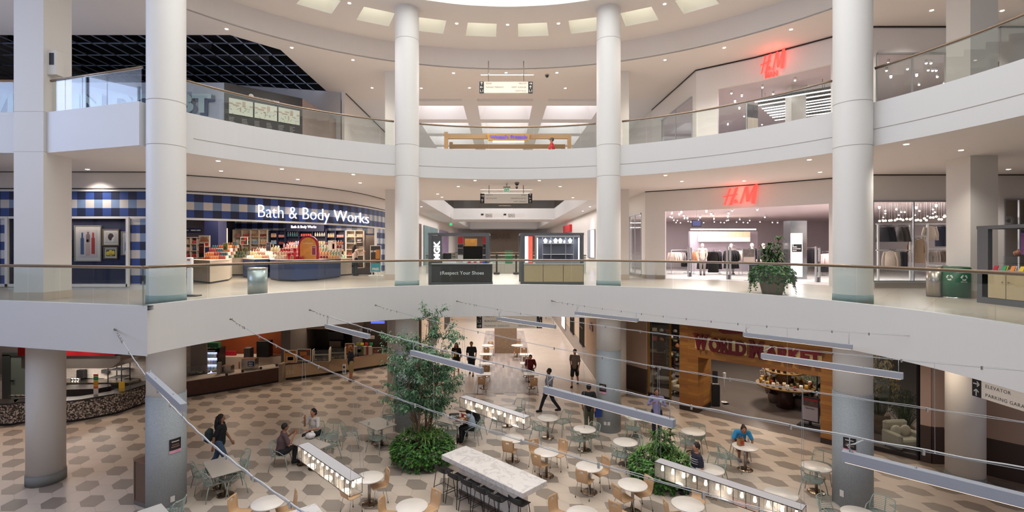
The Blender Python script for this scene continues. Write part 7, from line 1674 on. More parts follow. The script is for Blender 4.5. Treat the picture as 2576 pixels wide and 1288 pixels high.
chair('mesh',882,1091,(c.x+.4,c.y+.1),'sage armchair standing left of the table with the cup and bottle');chair('mesh',950,1102,(c.x+.6,c.y+.4),'sage armchair in front of the table with the cup and bottle');chair('mesh',977,1050,(c.x,c.y),'sage armchair behind the table with the cup and bottle, by the inner left column')
t,c,u,v,lu,lv=rect_table('dining_table','grey table with food right of the tree planter',[(1102.8,1056),(1130,1043.5),(1174,1060),(1147,1073)],.74,GREYT)
DT4=c
chair('mesh',1115,1066,(c.x,c.y),'sage armchair at the far left of the table with food');chair('mesh',1133,1087,(c.x,c.y),'sage armchair in front of the table with food');chair('mesh',1189,1081,(c.x,c.y),'sage armchair under the girl in the pale blue top');chair('mesh',1199,1063,(c.x,c.y),'sage armchair under the long-haired diner in black')
rect_table('dining_table','grey table cut by the bottom edge beside the front left column',[(340,1288),(400,1267.5),(440,1296),(375,1318)],.74,mat('pale_grey_top','c4c0ba',.3))
chair('mesh',428,1292,tuple(P(390,1292,.45))[:2],'sage slatted armchair at the foot of the front left column')
# marble topped tables
MARB=mat('white_marble','d9d6d4',.25);nt,N,L=nodes(MARB);tc=N.new('ShaderNodeTexCoord');n1=N.new('ShaderNodeTexNoise');n1.inputs['Scale'].default_value=2.2;n1.inputs['Detail'].default_value=8;n1.inputs['Distortion'].default_value=1.4;L.new(tc.outputs['Object'],n1.inputs[0])
f_=mth(nt,'ABSOLUTE',mth(nt,'SUBTRACT',n1.outputs[0],.5));f_=mth(nt,'SUBTRACT',1,mth(nt,'MINIMUM',mth(nt,'MULTIPLY',f_,22),1));L.new(mixc(nt,mth(nt,'MULTIPLY',f_,.4),'dcd8d6','9a9698'),N['Principled BSDF'].inputs['Base Color'])
rect_table('dining_table','marble topped table cut by the bottom edge beside the left round table',[(700,1296),(788.5,1267.6),(830,1300),(745,1330)],.74,MARB)
q=[P(x,y,1.07)for x,y in((1110,1144),(1172,1120.5),(1376.5,1209.5),(1315,1240.7))];c=sum(q,Vector())/4;u=(q[3]-q[0])+(q[2]-q[1]);u.z=0;bl=u.length/2;u.normalize();v=Vector((-u.y,u.x,0));bw=((q[1]-q[0]).length+(q[2]-q[3]).length)/2
t=thing('marble_bar','long white marble bar table with black stools in the centre foreground','bar table',(c.x,c.y,.004));t.rotation_euler.z=atan2(u.y,u.x)
g=G();g.bevbox(-bl/2,bl/2,-bw/2,bw/2,.93,1.066,.008);g.build('tabletop',MARB,t);g=G();g.box(-bl*.36,bl*.36,-.18,.22,.16,.93);g.build('pedestal',MARB,t);g=G();g.box(-bl*.36-.005,bl*.36+.005,-.185,.225,0,.16);g.build('plinth',mat('brown_plinth','6f6259',.5),t)
for i,tt_ in enumerate((-.42,-.24,-.065,.10,.27)):
    pos=c+u*bl*tt_-v*(bw/2+.10);place('stool',bar_stool,(pos.x,pos.y,.004),atan2(v.y,v.x)-pi/2,'black bar stool along the marble bar, %s from the left'%ORD[i])
pos=c+u*bl*.43-v*(bw/2-.12);place('stool',bar_stool,(pos.x,pos.y,.004),atan2(v.y,v.x)-pi/2,'black bar stool tucked under the right end of the marble bar')
# corridor seating
def ctable(kind,x,y,label):
    if kind=='r':p=P(x,y,.74);place('round',round_table,(p.x,p.y,.012),0,label);return p
    p=P(x,y,.74);w=42/F*p.y*.62;t=thing('corridor_table',label,'table',(p.x,p.y,.012));g=G();g.bevbox(-.36,.36,-.3,.3,.70,.728,.005);g.build('tabletop',TABW,t);g=G();g.cyl(0,0,.02,.70,.036,16);g.build('pedestal',STEEL,t);g=G();g.lathe(0,0,[(0,0),(.22,0),(.22,.012),(.05,.03),(0,.03)],30);g.build('base_plate',BRS,t);return p
for(k,x,y,l)in(('r',1226,869,'round white table furthest back on the left of the plank floor'),('s',1222,890.5,'square table second from the back on the left of the plank floor'),('s',1221,914,'square table second from the front on the left of the plank floor'),('s',1217,940,'square table at the front left of the plank floor'),
                     ('r',1301,868.7,'round white table furthest back on the right of the plank floor'),('s',1323,891,'square table in the middle of the right side of the plank floor'),('s',1325,913.5,'square table behind the man in red'),('s',1336,939.5,'square table in front of the man in red')):ctable(k,x,y,l)
for i,(x,y,dr,l)in enumerate(((1234,876,-1,'plywood chair beyond the furthest left round table'),(1224,888,1,'plywood chair second from the back on the left of the planks'),(1223,909,1,'plywood chair third from the back on the left of the planks'),(1223,936,1,'plywood chair second from the front on the left of the planks'),(1212,965,1,'plywood chair at the front left of the plank floor'),
                      (1304,869,-1,'plywood chair beyond the furthest right round table'),(1301,887,1,'plywood chair before the furthest right round table'),(1319,893,-1,'plywood chair beyond the middle right square table'),(1323,913,1,'plywood chair before the middle right square table'),(1333,937,-1,'plywood chair under the man in red'),(1342,968,1,'plywood chair at the front right of the plank floor'))):
    p=P(x,y,.45);chair('cafe',x,y,(p.x,p.y+dr),l,.0);
# small things on tables
def ontab(x,y,z=.745):p=P(x,y,z);return(p.x,p.y,z)
PAPR=mat('kraft_paper','a5764c',.8)
def bag(label,loc,w,d,h,m,rz=0,handles=True,name='paper_bag'):
    t=thing(name,label,'bag',loc,rz);g=G();pl_=[(-w/2,-d/2),(w/2,-d/2),(w/2,d/2),(-w/2,d/2)]
    V=[(x,y,0)for x,y in pl_]+[(x*1.03,y*.9,h)for x,y in pl_]+[(x*.97,y*.84,h)for x,y in pl_]+[(x*.95,y*.8,.01)for x,y in pl_]
    Fs=[(3,2,1,0)]+[(i,(i+1)%4,4+(i+1)%4,4+i)for i in range(4)]+[(4+i,4+(i+1)%4,8+(i+1)%4,8+i)for i in range(4)]+[(8+i,8+(i+1)%4,12+(i+1)%4,12+i)for i in range(4)]+[(12,13,14,15)]
    g._add(V,Fs);g.build('body',m,t)
    if handles:
        for s in(-1,1):g=G();g.tube([(-w*.22,s*d*.42,h-.02),(-w*.18,s*d*.42,h+.08),(w*.18,s*d*.42,h+.08),(w*.22,s*d*.42,h-.02)],.004,5);g.build('handle',m,t)
    return t
b_=bag('brown paper bag with a big red W on a round table',ontab(1863,1120),.19,.12,.22,PAPR,.35);g=G();g.add(fit(textG('W',1,.01,.09),.14,.13),facing((0,-.066,.1)));g.build('letter',mat('w_red','b83a26',.6),b_)
b_=bag('lime green and blue paper bag on a round table',ontab(1590,1049),.28,.14,.25,mat('lime_bag','6fb02c',.6),-.1,False);g=G();g.box(-.13,.13,-.072,-.066,.02,.13);g.build('blue_print',mat('bag_blue','2a8aa8',.6),b_);g=G();g.ball((.02,0,.28),(.09,.05,.08),10,6);g.build('tissue_paper',mat('tissue_white','e0e4d8',.8),b_)
g=G();g.lathe(0,0,[(0,0),(.03,0),(.032,.1),(.012,.13),(.014,.15),(0,.15)],12);one('green_bottle','small green bottle beside the lime paper bag','bottle',g,mat('bottle_green','2f7a3c',.3),ontab(1607.5,1050))
g=G();g.lathe(0,0,[(0,0),(.03,0),(.04,.11),(.042,.115),(0,.115)],14);one('paper_cup','white paper cup on the grey table left of the tree planter','cup',g,mat('cup_paper','e4ded6',.6),ontab(928,1068))
g=G();g.lathe(0,0,[(0,0),(.032,0),(.033,.15),(.013,.2),(.014,.23),(0,.23)],14);one('water_bottle','clear water bottle on the grey table left of the tree planter','bottle',g,mat('clear_plastic','b9beb8',.15),ontab(975,1069))
t=thing('shopping_bag','white plastic shopping bag before the woman in white','bag',ontab(781,1103));g=G();g.ball((0,0,.1),(.16,.12,.1),16,10);g.ball((.05,.02,.19),(.06,.05,.06),10,6);g.v=[(x+.012*sin(z*60+x*50),y+.012*sin(x*70),z)for x,y,z in g.v];g.build('body',mat('plastic_white','dcd6d4',.4),t)
g=G();g.bevbox(-.17,.17,-.12,.12,0,.025,.01);g.bevbox(-.15,.15,-.1,.1,.022,.026,.001);one('food_tray','grey food tray on the table before the girl in pale blue','tray',g,mat('tray_grey','7c7c7c',.4),ontab(1152,1063),.3)
g=G();g.cyl(0,0,0,.03,.11,20,.14);g.ball((0,0,.05),(.1,.1,.04),12,6);one('food_plate','plate of food on the table right of the tree planter','food',g,mat('food_tan','c9a27a',.7,noise=.5,nscale=30),ontab(1163,1058))
g=G();g.lathe(0,0,[(0,0),(.035,0),(.045,.14),(0,.142)],14);g.cyl(0,0,.14,.2,.004,6);one('soda_cup','white soda cup with a straw on the table with food','cup',g,mat('cup_paper','e4ded6',.6),ontab(1157,1053));g=G();g.bevbox(-.04,.04,-.03,.03,0,.13,.006);one('red_carton','small red carton beside the white soda cup','carton',g,mat('carton_red','b8242c',.5),ontab(1164,1050.5))
t=thing('lunch_bag','black bag with white lettering on the table with food','bag',ontab(1143,1050.5),.15);g=G();g.bevbox(-.19,.19,-.09,.09,0,.15,.03);g.build('body',mat('bag_black','1b1b1f',.6),t);g=G();g.add(fit(textG('SPACE',.1,.004,.006),.3,.09),facing((0,-.095,.075)));g.build('lettering',WHG,t)
# cabinet beside the left column
t=thing('waste_cabinet','brown wooden waste cabinet half hidden by the front left column','cabinet',(-9.66,13.58,.004),-.42);g=G();g.box(-.28,.34,-.28,.3,.12,1.18);g.build('body',mat('cabinet_wood','6c5446',.5,noise=.15,nscale=8),t);g=G();g.box(-.29,.35,-.29,.31,0,.12);g.build('plinth',mat('cabinet_grey','6a6562',.5),t);g=G();g.box(-.3,.36,-.3,.32,1.18,1.21);g.build('top',mat('cabinet_top','7a5f4f',.5),t);g=G();g.box(-.3,-.26,-.3,-.26,.12,1.18);g.build('corner_trim',STEEL,t)
# plates and posters on the columns
def oncol(cx_,cy_,x,ya,yb,w,name,label,cat,m,depth=.012):
    # a plate hugging a round column where view column x meets it
    d=Vector(((x-CX)/F,1)).normalized();o=Vector((cx_,cy_));b=d.dot(o);disc=b*b-(o.length_squared-.47**2);s_=b-sqrt(max(0,disc));q=d*s_
    a0=atan2(q.y-cy_,q.x-cx_);zt_=EYE-(ya-HZ)*q.y/F;zb_=EYE-(yb-HZ)*q.y/F;t=thing(name,label,cat,(q.x,q.y,zb_));g=G();n=6;V=[]
    for r in(.472,.472+depth):
        for z in(0,zt_-zb_):
            for i in range(n+1):a=a0+(i/n-.5)*w/.47;V.append((cx_+r*cos(a)-q.x,cy_+r*sin(a)-q.y,z))
    K=n+1;Fs=[]
    for i in range(n):Fs+=[(2*K+i,2*K+i+1,3*K+i+1,3*K+i),(K+i,K+i+1,i+1,i),(K+i,3*K+i,3*K+i+1,K+i+1),(i,i+1,2*K+i+1,2*K+i)]
    Fs+=[(0,2*K,3*K,K),(n,K+n,3*K+n,2*K+n)];g._add(V,Fs)
    return t,g,(zt_-zb_),q,a0
for(c_,x,ya,yb,lb)in((cols[0],441,1103,1138,'black notice with a yellow and pink strip on the front left column'),(cols[1],2137,1101,1137,'black notice with a yellow and pink strip on the front right column'),(cols[3],1516,966,990,'black notice with a yellow and pink strip on the inner right column')):
    t,g,h,q,a0=oncol(c_[0],c_[1],x,ya,yb,.28,'notice',lb,'notice',None);g.build('card',mat('notice_black','1e1a1c',.5),t)
    for(z0,z1,m_,nm,ww)in((.0,.2,mat('notice_strip','d89ab0',.5,noise=.5,nscale=4),'colour_strip',.28),(.78,.84,mat('notice_white','c9c4c0',.5),'heading',.18),(.4,.46,mat('notice_brown','8a6a5a',.5),'drawing',.2),(.55,.6,mat('notice_brown','8a6a5a',.5),'drawing',.16)):
        g2=G();V=[]
        for r in(.485,.488):
            for z in(z0*h,z1*h):
                for i in range(7):a=a0+(i/6-.5)*ww/.47;V.append((c_[0]+r*cos(a)-q.x,c_[1]+r*sin(a)-q.y,z))
        Fs=[]
        for i in range(6):Fs+=[(14+i,15+i,22+i,21+i),(7+i,21+i,22+i,8+i),(i,i+1,15+i,14+i)]
        g2._add(V,Fs);g2.build(nm,m_,t)
for(c_,x,ya,yb,lb)in((cols[0],434,1248,1262,'white socket plate low on the front left column'),(cols[1],2118,1233,1249,'white socket plate low on the front right column'),(cols[3],1522.5,1061,1069,'left white socket plate on the inner right column'),(cols[3],1531.5,1061.5,1070,'right white socket plate on the inner right column')):
    t,g,h,q,a0=oncol(c_[0],c_[1],x,ya,yb,.1,'socket_plate',lb,'socket',None);g.build('plate',mat('socket_white','cfccc8',.4),t)

# ============================================================ CABLES, LIGHT BARS, BULB LANTERNS
s45=1/sqrt(2);CBL=mat('steel_cable','a9acb0',.4,.6);CWH=mat('white_power_cord','c4c4c4',.5)
CAB={'A1':(-9.46,12.05,13.5,5.0,.55),'A2':(-7.6,13.8,15.5,5.0,.42),'A3':(-6.17,15.8,17.5,5.0,.30),'A4':(-4.4,17.1,18.5,5.0,.35),'A5':(-1.7,18.4,15.13,5.0,.22),'A6':(1.85,18.5,10.4,5.0,.14)}   # start x,y, length, anchor height, sag
def cpt(k,t):       # point after t metres of x-advance
    x,y,L_,z,sg=CAB[k];u=t*sqrt(2)/L_;return Vector((x+t,y-t,z-4*sg*u*(1-u)))
names={'A1':'leftmost','A2':'second from the left','A3':'third from the left','A4':'fourth from the left','A5':'fifth from the left','A6':'rightmost'}
for k,(x,y,L_,z,sg)in CAB.items():
    T=L_*s45;t=thing('suspension_cable','long steel cable across the court, its wall anchor %s'%names[k],'cable',cpt(k,0));o=cpt(k,0)
    g=G();g.tube([cpt(k,T*i/60)-o for i in range(61)],.0045,6);g.build('wire',CBL,t)
    g=G();g.tube([cpt(k,T*i/120)-o+Vector((0,0,.018+.006*sin(i*1.3)))for i in range(10 if k not in 'A5A6' else 5,121)],.008 if k in('A1','A3')else .0035,5);g.build('power_cord',CWH,t)
    g=G();g.cyl(0,0,-.03,.03,.03,12);g2=G();g2.add(g,Matrix.Rotation(pi/2,4,'X'));g2.tube([(0,0,0),tuple((cpt(k,.25)-o))],.014,6);g2.build('wall_anchor',STEEL,t)
    for i in range(3):q=cpt(k,.35+.17*i)-o;g=G();g.ball(q,(.028,.028,.02),8,5);g.tube([q,q+Vector((0,0,-.06))],.006,5);g.build('cable_clamp',STEEL,t)
    for i in range(1,14):
        q=cpt(k,T*i/14)-o;g=G();g.bevbox(q.x-.012,q.x+.012,q.y-.012,q.y+.012,q.z-.04,q.z+.025,.003);g.build('clip',STEEL,t)
def lightbar(k,t0,t1,z,label):
    a,b=cpt(k,t0),cpt(k,t1);a.z=b.z=z;c=(a+b)/2;L_=(b-a).length;t=thing('linear_light_bar',label,'light bar',c,atan2(b.y-a.y,b.x-a.x))
    g=G();g.bevbox(-L_/2,L_/2,-.045,.045,-.06,.06,.004);g.build('housing',GREYBAR,t);g=G();g.box(-L_/2+.03,L_/2-.03,-.033,.033,-.066,-.058);g.build('diffuser',mat('bar_diffuser','fff2e0',emit=1.6,ecol='ffe6cc'),t)
    for s,e in((-1,t0),(1,t1)):
        zz=cpt(k,e+.05*-s).z-z;g=G();g.tube([(s*(L_/2-.07),0,.055),(s*(L_/2-.07),0,zz)],.006,6);g.build('hanger',CBL,t)
    q=G();zz=cpt(k,t0+.2).z-z;q.tube([(-L_/2+.1,0,.06),(-L_/2+.04,.03,.12),(-L_/2+.12,.0,zz*.7),(-L_/2+.2,0,zz)],.009,6);q.build('power_lead',CWH,t)
    for x in(-L_*.25,L_*.25):g=G();g.ball((x,0,.062),.012,6,4);g.build('screw',STEEL,t)
    return t
lightbar('A1',2.84,4.72,4.62,'grey light bar in front of the front left column')
lightbar('A3',.80,2.60,4.62,'grey light bar before the steel kitchen hood, upper left of the tree')
lightbar('A3',3.99,5.76,4.49,'grey light bar crossing the top of the tree')
lightbar('A3',6.93,8.66,4.45,'long grey light bar in the middle crossing the inner right column')
lightbar('A3',10.10,11.95,4.60,'big grey light bar at the lower right edge')
lightbar('A5',1.53,3.32,4.58,'grey light bar in front of the ground floor direction sign')
lightbar('A6',.77,2.54,4.65,'small grey light bar at the slab edge right of the centre')
lightbar('A6',4.83,6.60,4.60,'grey light bar above the WORLD MARKET letters')
lightbar('A5',7.45,9.19,4.60,'grey light bar overlapping the end of the MARKET letters')
LGL=glassmat('seeded_glass',(.86,.86,.86));nt,N,L=nodes(LGL);df=N.new('ShaderNodeBsdfTranslucent');df.inputs[0].default_value=(.85,.85,.85,1);m2=N.new('ShaderNodeMixShader');old=N['Material Output'].inputs[0].links[0].from_socket;m2.inputs[0].default_value=.08;L.new(old,m2.inputs[1]);L.new(df.outputs[0],m2.inputs[2]);L.new(m2.outputs[0],N['Material Output'].inputs[0]);BGL=mat('bulb_glow','fff0dc',emit=7,ecol='ffe2bd')
def lantern(ka,t0,t1,ztop,label,n=11,kb=None):
    a,b=cpt(ka,t0),cpt(ka,t1);a.z=b.z=ztop-.14;c=(a+b)/2;L_=(b-a).length;t=thing('bulb_lantern',label,'lantern',c,atan2(b.y-a.y,b.x-a.x));w,h=.12,.14
    g=G()
    for y in(-w,w):
        for z in(-h,h):g.tube([(-L_/2,y,z),(L_/2,y,z)],.007,4)
    for i in range(n+1):
        x=-L_/2+L_*i/n
        for y in(-w,w):g.tube([(x,y,-h),(x,y,h)],.006,4)
        for z in(-h,h):g.tube([(x,-w,z),(x,w,z)],.005,4)
    g.build('frame',BLACK,t)
    for nm,q in(('front_glass',(-w-.002,-w+.002,-h,h)),('back_glass',(w-.002,w+.002,-h,h)),('bottom_glass',(-w,w,-h-.002,-h+.002))):g=G();g.box(-L_/2,L_/2,q[0],q[1],q[2],q[3]);g.build(nm,LGL,t)
    for s in(-1,1):g=G();g.box(s*L_/2-.002,s*L_/2+.002,-w,w,-h,h);g.build('end_glass',LGL,t)
    g=G();g.box(-L_/2,L_/2,-w,w,h,h+.004);g.build('top_panel',mat('frosted_top','b4b2b4',.35),t)
    for i in range(n):
        x=-L_/2+L_*(i+.5)/n;g=G();g.cyl(x,0,h-.07,h,.02,8);sk_=g.build('bulb_socket',DARK,t);g=G();g.lathe(x,0,[(0,-.045),(.022,-.035),(.03,-.01),(.022,.03),(.014,.07)],10);g.build('bulb',BGL,sk_)
    for s,e in((-1,t0),(1,t1)):
        for kk,dy in((ka,-.1),(ka,.1)):
            zz=cpt(ka,e).z-(ztop-.14);g=G();g.tube([(s*(L_/2-.02),dy,h),(s*(L_/2-.02),dy*.2,zz)],.003,4);g.build('hanging_wire',CBL,t)
    for i in range(3):q=t.matrix_basis@Vector((L_*(i-1)*.33,0,-.02));light('POINT','lantern_glow',(c.x+(b-a).normalized().x*L_*(i-1)*.33,c.y+(b-a).normalized().y*L_*(i-1)*.33,ztop-.2),7,(1,.84,.66),radius=.1)
    return t
lantern('A2',3.4,4.98,2.86,'glass lantern box of glowing bulbs at the left, over the seated man\'s table')
lantern('A4',3.30,5.0,2.84,'glass lantern box of glowing bulbs in the middle, right of the tree')
lantern('A4',7.44,9.22,2.84,'glass lantern box of glowing bulbs at the right, over the palm planter',12)
# loose hanging wires of the spare lantern points
for i,(k,tt_)in enumerate((('A2',5.15),('A3',4.6),('A4',6.2),('A5',9.5),('A6',5.6),('A5',5.6))):
    p=cpt(k,tt_);g=G();g.tube([(0,0,0),(.01,0,-1.6)],.003,4);g.ball((.01,0,-1.62),.014,6,4);one('hanging_wire','thin loose wire hanging from a court cable, %s from the left'%ORD[i],'wire',g,CBL,p,group='loose hanging wires')
# ============================================================ PLANTS
LG=[mat('leaf_dark_green','2a4f22',.5),mat('leaf_mid_green','3c6c28',.5),mat('leaf_bright_green','588a34',.5)];SG=[mat('grass_mid','54803a',.5),mat('grass_pale','86a85a',.5),mat('grass_dark','3f6a2e',.5)]
TG=[mat('ficus_dark','41684e',.5),mat('ficus_mid','58825e',.5),mat('ficus_pale','7aa27c',.5)]
def leafquad(g,p,d,up,L_,W_,m):
    d=d.normalized();s=d.cross(up);s=s.normalized()if s.length>1e-4 else Vector((1,0,0));n=s.cross(d)
    g.face([p,p+d*L_*.45-s*W_/2+n*L_*.06,p+d*L_-n*L_*.05,p+d*L_*.45+s*W_/2+n*L_*.06],m)
def blade(g,p,a,L_,W_,rise,droop,m,n=4):
    pts=[];
    for i in range(n+1):t_=i/n;pts.append(p+Vector((cos(a),sin(a),0))*L_*(t_*(1-.25*t_))+Vector((0,0,rise*t_-droop*t_*t_)))
    s=Vector((-sin(a),cos(a),0));V=[]
    for i,q in enumerate(pts):w=W_*(1-(i/n)**2*.95)/2;V+=[q-s*w,q+s*w]
    g._add(V,[(2*i,2*i+1,2*i+3,2*i+2)for i in range(n)],m,True)
def ivy(g,rnd,rx,z0,z1,n,size,trail=0,rt=None):
    for _ in range(n):
        a=rnd.uniform(0,2*pi);v_=rnd.random();z=z0+(z1-z0)*v_;r=rx*sqrt(max(.05,1-(max(0,(z-(z0+z1)*.45))/(z1-z0)*1.3)**2))*rnd.uniform(.86,1.04)
        p=Vector((r*cos(a),r*sin(a),z));out=Vector((cos(a),sin(a),rnd.uniform(-.9,.4)));leafquad(g,p,out+Vector((rnd.uniform(-.5,.5),rnd.uniform(-.5,.5),rnd.uniform(-.6,.2))),Vector((0,0,1)),size*rnd.uniform(.7,1.2),size*rnd.uniform(.7,1.0),rnd.choice((0,1,1,2)))
    for _ in range(trail):
        a=rnd.uniform(0,2*pi);L_=rnd.uniform(.15,.5)
        for k in range(int(L_/.035)):
            r=(rt or rx)*.98;p=Vector((r*cos(a)+rnd.uniform(-.02,.02),r*sin(a)+rnd.uniform(-.02,.02),z0+.05-k*.035));leafquad(g,p,Vector((cos(a)+rnd.uniform(-.6,.6),sin(a)+rnd.uniform(-.6,.6),-.8)),Vector((0,0,1)),size*.9,size*.7,rnd.choice((0,1,2)))
def rosette(g,rnd,p,n,L_,W_,m=None):
    for i in range(n):a=rnd.uniform(0,2*pi);blade(g,p,a,L_*rnd.uniform(.6,1.1),W_,L_*rnd.uniform(.5,1.1),L_*rnd.uniform(.4,1.1),rnd.choice((0,1,2))if m is None else m)
def cane(g,gl,rnd,base,h,lean,whorls,L_,W_):
    top=base+Vector((lean[0],lean[1],h));g.tube([base,base.lerp(top,.5)+Vector((lean[0]*.1,0,0)),top],[.022,.018,.014],7)
    for k in range(whorls):
        q=base.lerp(top,1-.16*k)
        for i in range(13):a=rnd.uniform(0,2*pi);blade(gl,q,a,L_*rnd.uniform(.7,1.1),W_,L_*rnd.uniform(.5,1.2)*(1-.15*k),L_*rnd.uniform(.5,1.2),rnd.choice((0,0,1,1,2)),5)
STEELP=mat('planter_steel','a89f96',.32,.85,noise=.06,nscale=5);SOIL=mat('soil','3a2c22',.95,noise=.3)
def planter(label,c,r,h,cat='planter'):
    t=thing('round_planter',label,cat,(c[0],c[1],.004));g=G();g.lathe(0,0,[(0,.0),(r,0),(r,h),(r-.03,h),(r-.03,h-.06),(0,h-.06)],48);g.build('steel_tub',STEELP,t);g=G();g.cyl(0,0,h-.08,h-.03,r-.04,32);g.build('soil',SOIL,t);return t
rnd=random.Random(5)
PC=(-2.62,16.15);t=planter('round steel planter with green ivy and grasses around the tree',PC,.74,.5,'planter')
g=G();ivy(g,rnd,.98,.30,.86,2300,.105,60,.95);g.build('ivy',LG,t)
g=G()
for _ in range(52):a,r=rnd.uniform(0,2*pi),rnd.uniform(.05,.66);rosette(g,rnd,Vector((r*cos(a),r*sin(a),.82+.12*(1-r))),22,.36,.032)
g.build('spider_grass',SG,t)
# ficus tree: several stems
t=thing('ficus_tree','tall multi-stemmed ficus tree rising from the round planter','tree',(PC[0],PC[1],.45));BARK=mat('grey_bark','7a6654',.9,noise=.25,nscale=20,bump=.4)
tips=[];nst=6
for i in range(nst):
    a=2*pi*i/nst+.4;b0=Vector((.16*cos(a),.12*sin(a),.0));tx_,ty_=(.62*cos(a)+.0,.5*sin(a));H_=(3.5,4.05,3.1,3.4,2.8,3.0)[i]
    pts=[b0+Vector((tx_*u**1.5+.07*sin(5*u+i),ty_*u**1.5+.05*cos(4*u+i),H_*u))for u in(0,.12,.25,.4,.55,.7,.85,1)]
    g=G();g.tube(pts,[.045,.04,.034,.028,.022,.018,.012,.006],8);st=g.build('stem',BARK,t);gb=G()
    for j,q in enumerate(pts[2:]):
        for k in range(5):
            aa=rnd.uniform(0,2*pi);L_=rnd.uniform(.35,.95)*(1-.3*j/6)*(1 if q.z>1.1 else .7);e=q+Vector((cos(aa)*L_,sin(aa)*L_,rnd.uniform(.05,.5)));m_=q.lerp(e,.5)+Vector((0,0,.08));gb.tube([q,m_,e],[.011,.008,.003],5);tips+=[(m_,(e-q),L_*.5),(e,(e-q),L_*.6),(q.lerp(e,.75),e-q,L_*.5)]
    gb.build('branches',BARK,st)
g=G()
for(q,d,L_)in tips:
    if q.z<1.2:continue
    for _ in range(3):
        dd=(d.normalized()+Vector((rnd.uniform(-.9,.9),rnd.uniform(-.9,.9),rnd.uniform(-.9,.3)))).normalized();e=q+dd*rnd.uniform(.15,.34)
        for k in range(9):
            p=q.lerp(e,k/8)+Vector((rnd.uniform(-.03,.03),)*3);ld=dd*.4+Vector((rnd.uniform(-1,1),rnd.uniform(-1,1),rnd.uniform(-1.1,.1)));leafquad(g,p,ld,Vector((0,0,1)),rnd.uniform(.09,.14),rnd.uniform(.035,.05),rnd.choice((0,0,1,1,2)))
g.build('foliage',TG,t)
# low palm planter
PC2=(4.78,14.75);t=planter('round steel planter with ivy, grasses and a dracaena palm right of centre',PC2,.66,.45)
g=G();ivy(g,rnd,.92,.28,.80,2000,.105,70,.88);g.build('ivy',LG,t)
g=G()
for _ in range(34):a,r=rnd.uniform(0,2*pi),rnd.uniform(.2,.66);rosette(g,rnd,Vector((r*cos(a),r*sin(a),.76+.12*(1-r))),20,.32,.036)
g.build('spider_grass',SG,t)
g=G();gl=G()
for i in range(6):a=i*1.05;cane(g,gl,rnd,Vector((.1*cos(a),.1*sin(a),.4)),(1.15,.95,.85,1.0,.8,.7)[i],(.16*cos(a),.16*sin(a)),4,.36,.055)
g.build('dracaena_canes',mat('cane_brown','6a5a42',.8),t);gl.build('dracaena_leaves',LG[:2]+[mat('dracaena_pale','5a7a3a',.5)],t)
# tall stone pot on the second floor
p=P(1953,742,Z2);t=thing('tapered_pot_plant','tapered stone pot with trailing ivy and dracaena on the second floor','potted plant',(p.x,p.y+.25,Z2));r1,r2,h=.30,.47,.72
g=G();g.lathe(0,0,[(0,0),(r1,0),(r2,h),(r2+.02,h),(r2+.02,h+.03),(r2-.05,h+.03),(r2-.05,h-.05),(0,h-.05)],8,0,False);g.build('pot',mat('stone_pot','87796b',.8,noise=.12,nscale=25,bump=.3),t)
g=G();ivy(g,rnd,.62,.42,.98,1500,.10,0)
for _ in range(34):
    a=rnd.choice((rnd.uniform(-.5,.5),rnd.uniform(pi-.5,pi+.5),rnd.uniform(0,2*pi)));L_=rnd.uniform(.15,.6)
    for k in range(int(L_/.03)):q=Vector(((.56+.02*k/3)*cos(a),.56*sin(a),.62-k*.03));leafquad(g,q,Vector((cos(a)+rnd.uniform(-.8,.8),sin(a)+rnd.uniform(-.8,.8),-.7)),Vector((0,0,1)),.08,.07,rnd.choice((0,1,2)))
g.build('ivy',[mat('ivy_dark','274a2a',.5),mat('ivy_mid','3a6a34',.5),mat('ivy_bright','5a8f48',.5)],t)
g=G();gl=G()
for i in range(5):a=i*1.3;cane(g,gl,rnd,Vector((.08*cos(a),.08*sin(a),.7)),(1.05,.8,.7,.85,.55)[i],(.14*cos(a),.14*sin(a)),5,.34,.07)
g.build('dracaena_canes',mat('cane_brown','6a5a42',.8),t);gl.build('dracaena_leaves',[mat('drac_dark','2c4a2c',.5),mat('drac_mid','3f6437',.5),mat('drac_pale','6a8048',.5)],t)
# ============================================================ PEOPLE
def remesh(g,voxel,mats,name,smooth=3):
    me=bpy.data.meshes.new('r');me.from_pydata(g.v,[],g.f);me.update();o=bpy.data.objects.new('r',me);COL.objects.link(o)
    m=o.modifiers.new('r','REMESH');m.mode='VOXEL';m.voxel_size=voxel;m.use_smooth_shade=True
    s=o.modifiers.new('s','SMOOTH');s.iterations=smooth;s.factor=.5
    dg=bpy.context.evaluated_depsgraph_get();dg.update();r=bpy.data.meshes.new_from_object(o.evaluated_get(dg));bpy.data.objects.remove(o);bpy.data.meshes.remove(me)
    out=G();out.v=[tuple(v.co)for v in r.vertices];out.f=[tuple(p.vertices)for p in r.polygons];out.m=[0]*len(out.f);out.s=[True]*len(out.f);bpy.data.meshes.remove(r);return out
SKIN={'light':mat('skin_light','b98468',.55),'tan':mat('skin_tan','9c6a4e',.55),'dark':mat('skin_dark','5f3e2e',.55),'plastic':mat('mannequin_white','ddd4cc',.35)}
def chain(g,pts,rs,n=10):
    pts=[Vector(p)for p in pts];g.tube(pts,rs,n)
    for p,r in zip(pts,rs):g.ball(p,r*.99,10,6)
